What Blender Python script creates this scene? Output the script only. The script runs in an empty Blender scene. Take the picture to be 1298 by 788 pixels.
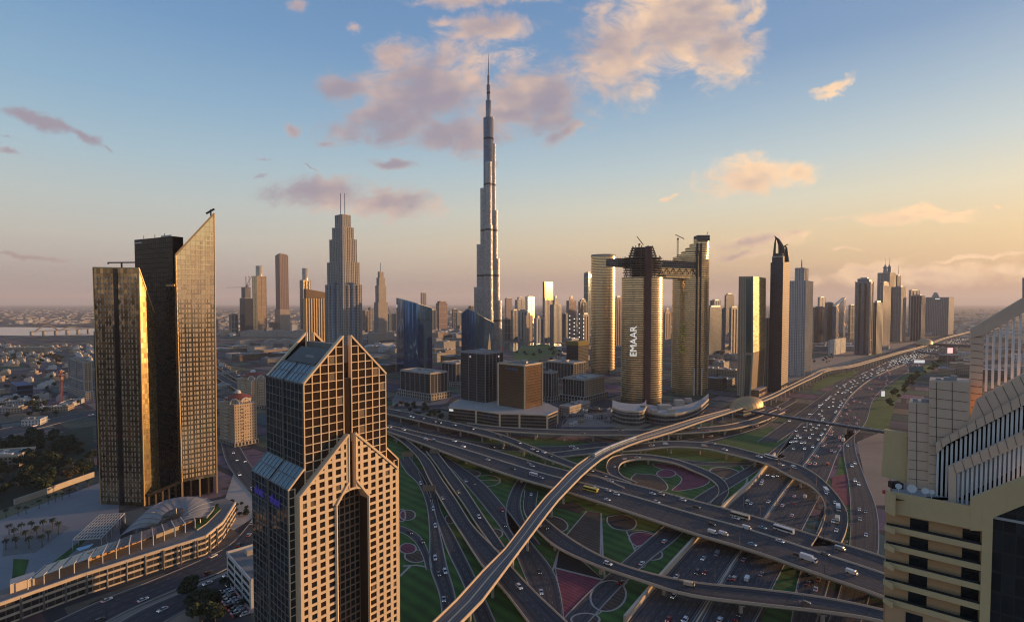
import bpy, bmesh, math, random
from mathutils import Vector, Matrix, noise
R_ = math.radians
scene = bpy.context.scene
COL = scene.collection
random.seed(7)

# ---------------------------------------------------------------- camera
CAMH = 167.0; F = 680.0; CX = 649.0; PY0 = 408.0; HOR = 384.0
PITCH = math.atan((PY0 - HOR) / F)
cd = bpy.data.cameras.new('camera'); cam = bpy.data.objects.new('camera', cd); COL.objects.link(cam)
cam.location = (0, 0, CAMH); cam.rotation_euler = (math.pi / 2 - PITCH, 0, 0)
cd.sensor_width = 36.0; cd.lens = 36.0 * F / 1298.0
cd.shift_y = (PY0 - 394.0) / 1298.0
cd.clip_start = 1.0; cd.clip_end = 120000.0
scene.camera = cam

# ---------------------------------------------------------------- light
SUN_AZ = 70.5      # degrees clockwise from +Y
SUN_EL = 5.0
sd = bpy.data.lights.new('sun', 'SUN'); sun = bpy.data.objects.new('sun', sd); COL.objects.link(sun)
sd.energy = 5.0; sd.angle = R_(0.5); sd.color = (1.0, 0.57, 0.255)
_a, _e = R_(SUN_AZ), R_(SUN_EL)
SUNV = Vector((math.sin(_a) * math.cos(_e), math.cos(_a) * math.cos(_e), math.sin(_e)))
sun.rotation_euler = SUNV.to_track_quat('Z', 'Y').to_euler()

vs = scene.view_settings
vs.view_transform = 'Standard'; vs.look = 'None'; vs.gamma = 1.0; vs.use_curve_mapping = False
vs.exposure = 0.36
scene.cycles.use_denoising = True; scene.cycles.filter_width = 1.15
scene.cycles.max_bounces = 5; scene.cycles.diffuse_bounces = 2; scene.cycles.glossy_bounces = 3
scene.cycles.transmission_bounces = 3; scene.cycles.volume_bounces = 1; scene.cycles.transparent_max_bounces = 6
scene.cycles.caustics_reflective = False; scene.cycles.caustics_refractive = False

# ---------------------------------------------------------------- sky and clouds (world)
world = bpy.data.worlds.new('World'); scene.world = world; world.use_nodes = True
NT = world.node_tree; NT.nodes.clear()
class G:
    """tiny node helper: numbers or sockets in, a socket out"""
    def __init__(s, nt): s.nt = nt
    def n(s, t, **k):
        o = s.nt.nodes.new(t)
        for a, b in k.items(): setattr(o, a, b)
        return o
    def put(s, sock, v):
        if hasattr(v, 'is_linked') or isinstance(v, bpy.types.NodeSocket): s.nt.links.new(v, sock)
        else: sock.default_value = v
    def m(s, op, a, b=None, c=None, clamp=False):
        o = s.n('ShaderNodeMath', operation=op); o.use_clamp = clamp
        s.put(o.inputs[0], a)
        if b is not None: s.put(o.inputs[1], b)
        if c is not None: s.put(o.inputs[2], c)
        return o.outputs[0]
    def v(s, op, a, b=None):
        o = s.n('ShaderNodeVectorMath', operation=op); s.put(o.inputs[0], a)
        if b is not None:
            if op == 'SCALE': s.put(o.inputs[3], b)
            else: s.put(o.inputs[1], b)
        return o.outputs[1] if op in ('DOT_PRODUCT', 'LENGTH', 'DISTANCE') else o.outputs[0]
    def mix(s, f, a, b, mode='MIX'):
        o = s.n('ShaderNodeMix', data_type='RGBA', blend_type=mode); o.clamp_factor = True
        s.put(o.inputs[0], f)
        for i, x in ((6, a), (7, b)):
            if isinstance(x, (tuple, list)) and len(x) == 3: x = (*x, 1)
            s.put(o.inputs[i], x)
        return o.outputs[2]
    def sm(s, x, lo, hi):
        o = s.n('ShaderNodeMapRange', interpolation_type='SMOOTHSTEP')
        s.put(o.inputs[0], x); s.put(o.inputs[1], lo); s.put(o.inputs[2], hi)
        return o.outputs[0]
    def noise(s, vec, scale, detail=4, rough=.55, dist=0.0, dim='3D'):
        o = s.n('ShaderNodeTexNoise'); o.noise_dimensions = dim
        s.put(o.inputs['Vector'], vec); o.inputs['Scale'].default_value = scale
        o.inputs['Detail'].default_value = detail; o.inputs['Roughness'].default_value = rough
        o.inputs['Distortion'].default_value = dist
        return o
    def ramp(s, f, stops, interp='LINEAR'):
        o = s.n('ShaderNodeValToRGB'); cr = o.color_ramp; cr.interpolation = interp
        while len(cr.elements) < len(stops): cr.elements.new(.5)
        for e, (p, c) in zip(cr.elements, stops):
            e.position = p; e.color = (*c, 1) if len(c) == 3 else c
        s.put(o.inputs[0], f); return o.outputs[0]
def srgb(r, g, b):
    f = lambda c: (c / 12.92 if c <= .04045 else ((c + .055) / 1.055) ** 2.4)
    return tuple(f(x / 255.0) for x in (r, g, b))
g = G(NT)
SKY_STRENGTH = 0.15
tc = g.n('ShaderNodeTexCoord'); gen = tc.outputs['Generated']
sx = g.n('ShaderNodeSeparateXYZ'); NT.links.new(gen, sx.inputs[0])
dx, dy, dz = sx.outputs
nsk = g.n('ShaderNodeTexSky', sky_type='NISHITA'); nsk.sun_disc = False
nsk.sun_elevation = R_(SUN_EL); nsk.sun_rotation = R_(SUN_AZ)
nsk.altitude = 100; nsk.air_density = 1.0; nsk.dust_density = 2.0; nsk.ozone_density = 1.0

hl = g.m('SQRT', g.m('ADD', g.m('MULTIPLY', dx, dx), g.m('ADD', g.m('MULTIPLY', dy, dy), 1e-6)))
tane = g.m('DIVIDE', dz, hl)                                    # tangent of the elevation
tpos = g.m('MULTIPLY', g.m('MAXIMUM', tane, 0.0), 1.0, clamp=True)
cosun = g.m('DIVIDE', g.m('ADD', g.m('MULTIPLY', dx, SUNV.x), g.m('MULTIPLY', dy, SUNV.y)), hl)
wsun = g.sm(cosun, -0.35, 0.98)
K = 1.0 / SKY_STRENGTH
def st(l): return [(p, tuple(c for c in srgb(*rgb))) for p, rgb in l]
away = g.ramp(tpos, st([(0, (128, 124, 134)), (.02, (146, 140, 145)), (.06, (170, 163, 160)), (.10, (182, 179, 172)),
    (.16, (176, 185, 184)), (.23, (156, 181, 194)), (.32, (131, 166, 193)), (.45, (104, 145, 185)), (.62, (86, 126, 173)), (1.0, (66, 101, 150))]))
near = g.ramp(tpos, st([(0, (140, 116, 112)), (.035, (164, 138, 126)), (.065, (200, 168, 134)), (.11, (214, 188, 148)),
    (.17, (208, 201, 178)), (.24, (180, 193, 195)), (.32, (150, 174, 192)), (.42, (111, 144, 181)), (.62, (90, 128, 173)), (1.0, (70, 103, 150))]))
grad = g.v('SCALE', g.mix(wsun, away, near), K * .97)
base = g.mix(0.15, grad, nsk.outputs[0])
# clouds: ellipses given in the tangent plane of +Y, torn by noise; they sit at infinity
ys = g.m('MAXIMUM', dy, 0.02)
cb = g.n('ShaderNodeCombineXYZ')
g.put(cb.inputs[0], g.m('DIVIDE', dx, ys)); g.put(cb.inputs[1], g.m('DIVIDE', dz, ys))
P0 = cb.outputs[0]
CL = [(545,116,128,62,4),(495,152,84,34,12),(585,172,72,30,-10),(640,124,70,52,0),(694,128,66,52,-14),(716,168,36,15,25),(440,112,40,20,0),(500,75,40,22,0),
 (620,42,66,20,-4),(560,30,30,14,0),(610,6,76,16,-3),(786,64,68,68,10),(842,46,112,54,24),(905,66,58,54,35),(948,26,30,22,30),(868,8,110,22,0),
 (948,229,76,28,6),(1008,222,40,17,14),(900,236,26,10,0),(1158,275,76,11,5),(1200,269,34,5,9),(60,158,66,12,-15),(108,172,42,10,-22),(146,186,20,6,-28),
 (18,200,28,7,-4),(10,180,20,5,-10),(415,250,78,24,-3),(490,261,70,22,-4),(418,180,26,10,-4),(375,160,19,12,-25),(335,200,30,4,-8),(334,221,14,5,0),(384,20,24,15,-20),(455,40,20,9,0),(398,217,20,4,-15),
 (950,308,62,9,4),(930,322,50,6,2),(1010,300,30,7,0),(1052,280,32,4,4),(1070,322,26,4,0),(1238,325,54,4,7),(1290,317,28,3,4),(1170,352,170,15,2),(1262,262,12,3,-10),
 (1052,110,36,8,24),(1040,124,30,6,12),(850,250,24,4,8),(1090,345,60,8,10),(500,210,36,8,-6),(640,152,60,16,0),(40,327,60,3,0),(630,205,14,6,-20)]
def field(P):
    f = None
    for (cx, cy, a, b, rot) in CL:
        c, s_ = math.cos(R_(rot)), math.sin(R_(rot))
        d = g.v('SUBTRACT', P, ((cx - 649) / 680.0, (384 - cy) / 680.0, 0))
        k = 680.0
        q = g.n('ShaderNodeCombineXYZ')
        g.put(q.inputs[0], g.v('DOT_PRODUCT', d, (c * k / a, s_ * k / a, 0)))
        g.put(q.inputs[1], g.v('DOT_PRODUCT', d, (-s_ * k / b, c * k / b, 0)))
        e = g.m('SUBTRACT', 1.06 if a >= 33 else .70, g.v('LENGTH', q.outputs[0]))
        f = e if f is None else g.m('MAXIMUM', f, e)
    return f
wv = g.noise(P0, 7.0, 6, .62)
PW = g.v('ADD', P0, g.v('SCALE', g.v('SUBTRACT', wv.outputs['Color'], (.5, .5, .5)), 0.085))
st_ = g.v('MULTIPLY', P0, (1.0, 1.6, 1.0))
n1 = g.noise(st_, 13.0, 10, .64, .5).outputs[0]
fa = field(PW)
da = g.m('ADD', fa, g.m('MULTIPLY', g.m('SUBTRACT', n1, .5), 2.3))
P1 = g.v('ADD', st_, (.018, -.012, 0))
n2 = g.noise(P1, 6.0, 4, .5, .1).outputs[0]; n4 = g.noise(st_, 6.0, 4, .5, .1).outputs[0]
alpha = g.m('MULTIPLY', g.sm(da, -.12, .78), g.sm(fa, -.42, .12))
n3 = g.noise(g.v('ADD', P0, (3, 1, 0)), 5.0, 3, .5).outputs[0]
lit = g.m('ADD', g.m('MULTIPLY', g.m('SUBTRACT', n4, n2), 1.5), g.m('ADD', g.m('MULTIPLY', g.m('SUBTRACT', n3, .5), 1.7), .40))
sxp = g.n('ShaderNodeSeparateXYZ'); g.put(sxp.inputs[0], P0)
lit = g.m('ADD', lit, g.m('MULTIPLY', sxp.outputs[0], .62))
lit = g.m('ADD', lit, g.m('MULTIPLY', g.m('SUBTRACT', .45, fa), .35))
litf = g.sm(lit, -.1, 1.05)
low = g.sm(sxp.outputs[1], .04, .17)
shade = g.mix(low, srgb(156, 132, 126), srgb(142, 135, 147))
lcol = g.mix(wsun, srgb(216, 178, 158), srgb(246, 208, 164))
ccol = g.v('SCALE', g.mix(litf, shade, lcol), K)
fwd = g.sm(dy, 0.05, 0.15)
SKYCOL = g.mix(g.m('MULTIPLY', g.m('MULTIPLY', alpha, fwd), .95), base, ccol)
bg = g.n('ShaderNodeBackground'); bg.inputs[1].default_value = SKY_STRENGTH
out = g.n('ShaderNodeOutputWorld'); NT.links.new(bg.outputs[0], out.inputs[0])
NT.links.new(SKYCOL, bg.inputs[0])
world.cycles.sampling_method = 'MANUAL'; world.cycles.sample_map_resolution = 512

# ================================================================ helpers
CP, SP = math.cos(PITCH), math.sin(PITCH)
def ray(px, py):
    a, b = (px - CX) / F, (PY0 - py) / F
    return Vector((a, CP + b * SP, -SP + b * CP))
def gp(px, py, z=0.0):
    """the point at height z seen at a place in the photograph"""
    d = ray(px, py); t = (z - CAMH) / d.z
    return Vector((d.x * t, d.y * t, z))
def zat(p, py):
    """height above the ground point p that is seen at row py"""
    v = (PY0 - py) / F
    return CAMH + p[1] * (v * CP - SP) / (CP + v * SP)
def pxof(p):
    w = p[2] - CAMH; dep = p[1] * CP - w * SP
    return (CX + F * p[0] / dep, PY0 - F * (p[1] * SP + w * CP) / dep)
def along(C, e, px, z=0.0):
    """length s so that C + s*e is seen in column px"""
    k = (px - CX) / F
    return (k * (C[1] * CP + (CAMH - z) * SP) - C[0]) / (e[0] - k * e[1] * CP)
def V2(p): return Vector((p[0], p[1], 0))
def dirv(deg): return Vector((math.sin(R_(deg)), math.cos(R_(deg)), 0))
def fp(L, C, R, by, th=39.0, ph=-51.0, dL=None, dR=None):
    c = gp(C, by); eR, eL = dirv(th), dirv(ph)
    sR = along(c, eR, R) if dR is None else dR
    sL = along(c, eL, L) if dL is None else dL
    return c, eR * sR, eL * sL

# ---------------------------------------------------------------- objects
def thing(name, label, cat, loc=(0, 0, 0), group=None, rz=0.0):
    o = bpy.data.objects.new(name, None); COL.objects.link(o)
    o.empty_display_size = 2.0
    o.location = loc; o.rotation_euler = (0, 0, rz)
    o['label'] = label; o['category'] = cat
    if group: o['group'] = group
    return o
def tag(o, label=None, cat=None, group=None, kind=None):
    if label: o['label'] = label
    if cat: o['category'] = cat
    if group: o['group'] = group
    if kind: o['kind'] = kind
    return o
def root_of(o):
    while o.parent: o = o.parent
    return o
class MB:
    def __init__(s): s.v = []; s.f = []; s.m = []; s.uv = []; s.smooth = []
    def face(s, pts, mat=0, uv=None, smooth=False):
        i = len(s.v); s.v.extend([tuple(p) for p in pts]); s.f.append(tuple(range(i, i + len(pts))))
        s.m.append(mat); s.smooth.append(smooth)
        if uv is None:
            a, b, c = Vector(pts[0]), Vector(pts[1]), Vector(pts[-1])
            n = (b - a).cross(c - a)
            if abs(n.z) > .9 * n.length: uv = [(p[0], p[1]) for p in pts]
            else:
                h = Vector((-n.y, n.x, 0)); h = h.normalized() if h.length > 1e-9 else Vector((1, 0, 0))
                uv = [(p[0] * h.x + p[1] * h.y, p[2]) for p in pts]
        s.uv.append(uv)
    def prism(s, poly, z0, z1, side=0, top=1, bottom=False, smooth=False, u0=0.0, per_edge=False, sides=None):
        """poly: xy points counter-clockwise seen from above; z1 a number or one per point"""
        n = len(poly); zt = [z1] * n if not isinstance(z1, (list, tuple)) else z1
        zb = [z0] * n if not isinstance(z0, (list, tuple)) else z0
        u = u0
        for i in range(n):
            j = (i + 1) % n; a, b = poly[i], poly[j]
            d = math.hypot(b[0] - a[0], b[1] - a[1])
            if per_edge: u = 0.0
            mt = side if sides is None else sides[i]
            if d > 1e-6:
                s.face([(a[0], a[1], zb[i]), (b[0], b[1], zb[j]), (b[0], b[1], zt[j]), (a[0], a[1], zt[i])], mt,
                       [(u, zb[i]), (u + d, zb[j]), (u + d, zt[j]), (u, zt[i])], smooth)
            u += d
        s.face([(poly[i][0], poly[i][1], zt[i]) for i in range(n)], top)
        if bottom: s.face([(poly[i][0], poly[i][1], zb[i]) for i in range(n - 1, -1, -1)], top)
    def box(s, o, ex, ey, z0, z1, mat=0, top=None, bottom=True):
        """o corner xy, ex / ey edge vectors"""
        o, ex, ey = V2(o), V2(ex), V2(ey)
        if ex.cross(ey).z < 0: o = o + ex; ex = -ex
        p = [o, o + ex, o + ex + ey, o + ey]
        s.prism(p, z0, z1, mat, mat if top is None else top, bottom)
    def bar(s, a, b, w, h=None, mat=0, up=(0, 0, 1)):
        """square bar between two points"""
        h = w if h is None else h
        a, b = Vector(a), Vector(b); d = (b - a)
        if d.length < 1e-6: return
        d.normalize(); u = Vector(up)
        if abs(d.dot(u)) > .98: u = Vector((1, 0, 0))
        x = d.cross(u).normalized() * (w / 2); y = x.cross(d).normalized() * (h / 2)
        A = [a - x - y, a + x - y, a + x + y, a - x + y]; B = [p + (b - a) for p in A]
        for i in range(4):
            j = (i + 1) % 4; s.face([A[i], B[i], B[j], A[j]][::-1], mat)
        s.face(A[::-1][::-1], mat); s.face(B[::-1], mat)
    def cyl(s, c, r, z0, z1, n=12, mat=0, top=None, r1=None, smooth=True, cap=True):
        r1 = r if r1 is None else r1
        P = [(c[0] + r * math.cos(2 * math.pi * i / n), c[1] + r * math.sin(2 * math.pi * i / n)) for i in range(n)]
        Q = [(c[0] + r1 * math.cos(2 * math.pi * i / n), c[1] + r1 * math.sin(2 * math.pi * i / n)) for i in range(n)]
        w = 2 * math.pi * r / n
        for i in range(n):
            j = (i + 1) % n
            s.face([(*P[i], z0), (*P[j], z0), (*Q[j], z1), (*Q[i], z1)], mat, [(i * w, z0), (i * w + w, z0), (i * w + w, z1), (i * w, z1)], smooth)
        if cap and r1 > 1e-4: s.face([(*q, z1) for q in Q], mat if top is None else top)
    def dome(s, c, r, z0, h, n=16, k=5, mat=0):
        for i in range(k):
            a0, a1 = math.pi / 2 * i / k, math.pi / 2 * (i + 1) / k
            s.cyl(c, r * math.cos(a0), z0 + h * math.sin(a0), z0 + h * math.sin(a1), n, mat, r1=max(1e-3, r * math.cos(a1)), cap=False)
    def tube(s, pts, r, n=6, mat=0):
        pts = [Vector(p) for p in pts]
        rs = r if isinstance(r, (list, tuple)) else [r] * len(pts)
        rings = []
        for i, p in enumerate(pts):
            d = (pts[min(i + 1, len(pts) - 1)] - pts[max(i - 1, 0)]).normalized()
            u = Vector((0, 0, 1)) if abs(d.z) < .9 else Vector((1, 0, 0))
            x = d.cross(u).normalized(); y = x.cross(d).normalized()
            rings.append([p + (x * math.cos(2 * math.pi * k / n) + y * math.sin(2 * math.pi * k / n)) * rs[i] for k in range(n)])
        for a, b in zip(rings, rings[1:]):
            for k in range(n):
                l = (k + 1) % n; s.face([a[k], b[k], b[l], a[l]][::-1], mat, smooth=True)
        s.face(rings[0], mat); s.face(rings[-1][::-1], mat)
    def build(s, name, mats, parent=None, origin=None, **tags):
        if origin is None: origin = root_of(parent).location if parent else Vector((0, 0, 0))
        O = Vector(origin)
        me = bpy.data.meshes.new(name)
        me.from_pydata([tuple(Vector(p) - O) for p in s.v], [], s.f)
        for m in (mats if isinstance(mats, (list, tuple)) else [mats]): me.materials.append(m)
        me.polygons.foreach_set('material_index', s.m)
        me.polygons.foreach_set('use_smooth', s.smooth)
        l = me.uv_layers.new(name='UVMap'); fl = []
        for q in s.uv:
            for a, b in q: fl.append(a); fl.append(b)
        l.data.foreach_set('uv', fl)
        if any(s.smooth):
            bm = bmesh.new(); bm.from_mesh(me); bmesh.ops.remove_doubles(bm, verts=bm.verts, dist=1e-3); bm.to_mesh(me); bm.free()
        me.update()
        o = bpy.data.objects.new(name, me); COL.objects.link(o)
        if parent: o.parent = parent
        else: o.location = O
        tag(o, **tags)
        return o
def copy_tree(o, parent=None):
    c = o.copy(); COL.objects.link(c); c.parent = parent
    for ch in list(o.children): copy_tree(ch, c)
    return c
def lettering(text, size, mat, parent, p, right, up, name='lettering', depth=.25):
    """raised letters: p is the lower left corner, right / up unit vectors in the wall"""
    cu = bpy.data.curves.new(name, 'FONT'); cu.body = text; cu.size = size; cu.extrude = depth; cu.resolution_u = 2
    to = bpy.data.objects.new('tmp', cu); COL.objects.link(to)
    dg = bpy.context.evaluated_depsgraph_get(); dg.update()
    me = bpy.data.meshes.new_from_object(to.evaluated_get(dg))
    bpy.data.objects.remove(to)
    right, up = Vector(right), Vector(up); n = right.cross(up)
    O = Vector(root_of(parent).location)
    M_ = Matrix(((right.x, up.x, n.x, p[0] - O.x), (right.y, up.y, n.y, p[1] - O.y), (right.z, up.z, n.z, p[2] - O.z), (0, 0, 0, 1)))
    me.transform(M_); me.materials.clear(); me.materials.append(mat)
    o = bpy.data.objects.new(name, me); COL.objects.link(o); o.parent = parent
    return o
def catmull(pts, n):
    """resample a polyline of vectors to n points along a smooth curve"""
    pts = [Vector(p) for p in pts]
    if len(pts) == 2: return [pts[0].lerp(pts[1], i / (n - 1)) for i in range(n)]
    P = [pts[0] * 2 - pts[1]] + pts + [pts[-1] * 2 - pts[-2]]
    dense = []
    for i in range(1, len(P) - 2):
        a, b, c, d = P[i - 1:i + 3]
        t0, t1 = 0.0, max(1e-4, (b - a).length ** .5)
        t2 = t1 + max(1e-4, (c - b).length ** .5); t3 = t2 + max(1e-4, (d - c).length ** .5)
        for k in range(24):
            t = t1 + (t2 - t1) * k / 24
            A1 = a * ((t1 - t) / (t1 - t0)) + b * ((t - t0) / (t1 - t0)); A2 = b * ((t2 - t) / (t2 - t1)) + c * ((t - t1) / (t2 - t1))
            A3 = c * ((t3 - t) / (t3 - t2)) + d * ((t - t2) / (t3 - t2))
            B1 = A1 * ((t2 - t) / (t2 - t0)) + A2 * ((t - t0) / (t2 - t0)); B2 = A2 * ((t3 - t) / (t3 - t1)) + A3 * ((t - t1) / (t3 - t1))
            dense.append(B1 * ((t2 - t) / (t2 - t1)) + B2 * ((t - t1) / (t2 - t1)))
    dense.append(pts[-1])
    L = [0.0]
    for a, b in zip(dense, dense[1:]): L.append(L[-1] + (b - a).length)
    out, j = [], 0
    for i in range(n):
        t = L[-1] * i / (n - 1)
        while j < len(L) - 2 and L[j + 1] < t: j += 1
        f = 0 if L[j + 1] == L[j] else (t - L[j]) / (L[j + 1] - L[j])
        out.append(dense[j].lerp(dense[j + 1], f))
    return out
def GP(l, z=0.0): return [gp(q[0], q[1], q[2] if len(q) > 2 else z) for q in l]

# ================================================================ materials
MATS = {}
def mat_new(name):
    m = bpy.data.materials.new(name); m.use_nodes = True; nt = m.node_tree
    b = nt.nodes['Principled BSDF']; MATS[name] = m
    return m, G(nt), b
def M(name, col, rough=.8, metal=0.0, var=.25, scale=.15, bump=0.0, spec=.5, fine=None, rows=0):
    """plain weathered material: colour broken up by two noises in object space"""
    if name in MATS: return MATS[name]
    m, g, b = mat_new(name)
    tc = g.n('ShaderNodeTexCoord').outputs['Object']
    n1 = g.noise(tc, scale, 5, .6).outputs[0]
    n2 = g.noise(tc, fine or scale * 9, 3, .6).outputs[0]
    f = g.m('ADD', g.m('MULTIPLY', g.m('SUBTRACT', n1, .5), var * 2.2), g.m('MULTIPLY', g.m('SUBTRACT', n2, .5), var * 1.2))
    if rows:
        wt = g.n('ShaderNodeTexWave', wave_type='BANDS', bands_direction='DIAGONAL'); g.put(wt.inputs['Vector'], tc); wt.inputs['Scale'].default_value = rows; wt.inputs['Distortion'].default_value = 1.5; wt.inputs['Detail'].default_value = 2
        f = g.m('ADD', f, g.m('MULTIPLY', g.m('SUBTRACT', wt.outputs['Fac'], .5), .55))
    c = g.v('SCALE', (*col,), g.m('ADD', 1.0, f))
    g.put(b.inputs['Base Color'], c)
    b.inputs['Roughness'].default_value = rough; b.inputs['Metallic'].default_value = metal
    b.inputs['Specular IOR Level'].default_value = spec
    if bump:
        bp = g.n('ShaderNodeBump'); bp.inputs['Strength'].default_value = bump; g.put(bp.inputs['Height'], n2)
        g.put(b.inputs['Normal'], bp.outputs[0])
    return m
def facade(name, glass, frame, fh=3.6, bw=3.0, ru=.75, rv=.7, rough=.10, metal=.55, tilt=.03, frough=.7, fmetal=0.0,
           wave=.35, band=None, lit=0.0, spec=.5, coltilt=False):
    """windows in a wall, from UVs in metres: every pane has its own tone and a slight tilt of its own, so reflections break up pane by pane"""
    if name in MATS: return MATS[name]
    m, g, b = mat_new(name)
    uv = g.n('ShaderNodeUVMap').outputs[0]
    s = g.n('ShaderNodeSeparateXYZ'); g.put(s.inputs[0], uv)
    u, v = g.m('DIVIDE', s.outputs[0], bw), g.m('DIVIDE', s.outputs[1], fh)
    fu, fv = g.m('FRACT', u), g.m('FRACT', v)
    iu, iv = g.m('FLOOR', u), g.m('FLOOR', v)
    mu = g.m('LESS_THAN', g.m('ABSOLUTE', g.m('SUBTRACT', fu, .5)), ru / 2)
    mv = g.m('LESS_THAN', g.m('ABSOLUTE', g.m('SUBTRACT', fv, .5)), rv / 2)
    mask = g.m('MULTIPLY', mu, mv)
    cb = g.n('ShaderNodeCombineXYZ'); g.put(cb.inputs[0], iu); g.put(cb.inputs[1], 0.0 if coltilt else iv)
    wn = g.n('ShaderNodeTexWhiteNoise'); wn.noise_dimensions = '2D'; g.put(wn.inputs['Vector'], cb.outputs[0])
    r = wn.outputs[0]
    tone = g.m('ADD', 1.0 - wave, g.m('MULTIPLY', r, wave * 2))
    gc = g.v('SCALE', (*glass,), tone)
    tcn = g.n('ShaderNodeTexCoord').outputs['Object']
    dirt = g.noise(tcn, .06, 4, .6).outputs[0]
    fc = g.v('SCALE', (*frame,), g.m('ADD', .75, g.m('MULTIPLY', dirt, .5)))
    if band:      # (period, share, colour): plant floors
        bv = g.m('LESS_THAN', g.m('FRACT', g.m('DIVIDE', s.outputs[1], band[0])), band[1])
        fc = g.mix(bv, fc, band[2]); gc = g.mix(bv, gc, band[2])
    g.put(b.inputs['Base Color'], g.mix(mask, fc, gc))
    g.put(b.inputs['Roughness'], g.m('ADD', frough, g.m('MULTIPLY', mask, rough - frough)))
    g.put(b.inputs['Metallic'], g.m('ADD', fmetal, g.m('MULTIPLY', mask, metal - fmetal)))
    b.inputs['Specular IOR Level'].default_value = spec
    geo = g.n('ShaderNodeNewGeometry')
    tl = g.v('SCALE', g.v('SUBTRACT', wn.outputs['Color'], (.5, .5, .5)), g.m('MULTIPLY', mask, tilt * 2))
    g.put(b.inputs['Normal'], g.v('NORMALIZE', g.v('ADD', geo.outputs['Normal'], tl)))
    if lit:
        on = g.m('MULTIPLY', g.m('GREATER_THAN', r, 1 - lit), mask)
        g.put(b.inputs['Emission Color'], (1.0, .72, .38, 1)); g.put(b.inputs['Emission Strength'], g.m('MULTIPLY', on, .5))
    return m
def glow(name, col, strength):
    if name in MATS: return MATS[name]
    m, g, b = mat_new(name); b.inputs['Base Color'].default_value = (*col, 1)
    b.inputs['Emission Color'].default_value = (*col, 1); b.inputs['Emission Strength'].default_value = strength
    return m
CONC = M('concrete', (.40, .35, .285), .85, scale=.05, var=.22)
CONC_D = M('dark_concrete', (.16, .145, .13), .9, scale=.05)
PARAPET = M('parapet_concrete', (.58, .46, .33), .85, scale=.08, var=.2)
def lanes_material():
    m, g, b = mat_new('asphalt')
    uv = g.n('ShaderNodeUVMap').outputs[0]; s = g.n('ShaderNodeSeparateXYZ'); g.put(s.inputs[0], uv)
    fu = g.m('FRACT', s.outputs[0]); tr = g.m('ABSOLUTE', g.m('SUBTRACT', g.m('ABSOLUTE', g.m('SUBTRACT', fu, .5)), .24))
    wear = g.sm(tr, .16, .02)                                     # wheel tracks, worn pale; oil line in the middle
    oil = g.sm(g.m('ABSOLUTE', g.m('SUBTRACT', fu, .5)), .16, .0)
    cv = g.n('ShaderNodeCombineXYZ'); g.put(cv.inputs[0], g.m('MULTIPLY', s.outputs[0], 3.0)); g.put(cv.inputs[1], g.m('MULTIPLY', s.outputs[1], .045))
    streak = g.noise(cv.outputs[0], 1.4, 5, .65).outputs[0]
    cw = g.n('ShaderNodeCombineXYZ'); g.put(cw.inputs[0], g.m('FLOOR', s.outputs[0])); g.put(cw.inputs[1], g.m('FLOOR', g.m('DIVIDE', s.outputs[1], 37.0)))
    wn = g.n('ShaderNodeTexWhiteNoise'); wn.noise_dimensions = '2D'; g.put(wn.inputs['Vector'], cw.outputs[0])
    joint = g.m('LESS_THAN', g.m('FRACT', g.m('DIVIDE', s.outputs[1], 37.0)), .012)
    f = g.m('ADD', .95, g.m('ADD', g.m('MULTIPLY', wear, .30), g.m('MULTIPLY', oil, -.22)))
    f = g.m('ADD', f, g.m('MULTIPLY', g.m('SUBTRACT', streak, .5), 1.1)); f = g.m('ADD', f, g.m('MULTIPLY', g.m('SUBTRACT', wn.outputs[0], .5), .26))
    f = g.m('MULTIPLY', f, g.m('SUBTRACT', 1.0, g.m('MULTIPLY', joint, .6)))
    g.put(b.inputs['Base Color'], g.v('SCALE', (.056, .055, .057), f)); b.inputs['Roughness'].default_value = .82; b.inputs['Specular IOR Level'].default_value = .3
    return m
ASPH = lanes_material()
ASPH_L = M('worn_asphalt', (.082, .078, .076), .85, scale=.03, var=.3, spec=.3)
PAINT = M('road_paint', (.24, .235, .22), .7, var=.3, scale=.4)
STONE = M('cream_stone', (.72, .54, .34), .75, scale=.06, var=.16)
WHITE = M('white_plaster', (.55, .53, .49), .8, scale=.05)
ROOFG = M('roof_gravel', (.22, .21, .19), .95, scale=.08, var=.35)
ROOFW = M('pale_roof', (.42, .40, .37), .9, scale=.06, var=.3)
PLANT = M('plant_metal', (.30, .30, .30), .5, .3)
STEEL = M('grey_steel', (.32, .33, .34), .4, .6)
DARKM = M('dark_metal', (.035, .033, .032), .5, .3)
BRONZE = M('bronze_metal', (.10, .065, .04), .4, .5)
GRASS = M('lawn', (.034, .102, .013), .95, scale=.05, var=.6, fine=1.0, bump=.2, rows=.05)
SOIL = M('brown_planting', (.085, .058, .038), 1, scale=.12, var=.6, fine=.9, rows=.13)
MAGENTA = M('petunia_bed', (.19, .042, .062), 1, scale=.15, var=.6, fine=1.0, rows=.16)
DARKBED = M('dark_planting', (.018, .018, .020), 1, scale=.1, var=.4)
PATH = M('path_paving', (.42, .365, .30), .9, scale=.2)
SAND = M('sand', (.30, .22, .155), 1, scale=.02, var=.3, fine=.3)
WATERM = M('creek_water', (.10, .13, .14), .08, .0, var=.1, scale=.002)
POOL = M('pool_water', (.03, .22, .42), .08, var=.1)
LEAF = [M('leaf_dark', (.022, .038, .014), .8, scale=.6, var=.5), M('leaf_mid', (.035, .052, .018), .8, scale=.6, var=.5), M('leaf_brown', (.075, .05, .022), .8, scale=.6, var=.5)]
BARK = M('bark', (.09, .065, .045), .95)
TILE_RED = M('red_roof_tile', (.26, .060, .032), .8, scale=.5)
GOLDM = M('gold_cladding', (.56, .38, .19), .55, .6, scale=.15, var=.12)
LETTER = glow('white_sign_light', (.9, .87, .82), .45)
LETTER_Y = M('yellow_lettering', (.55, .50, .03), .6)
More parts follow.
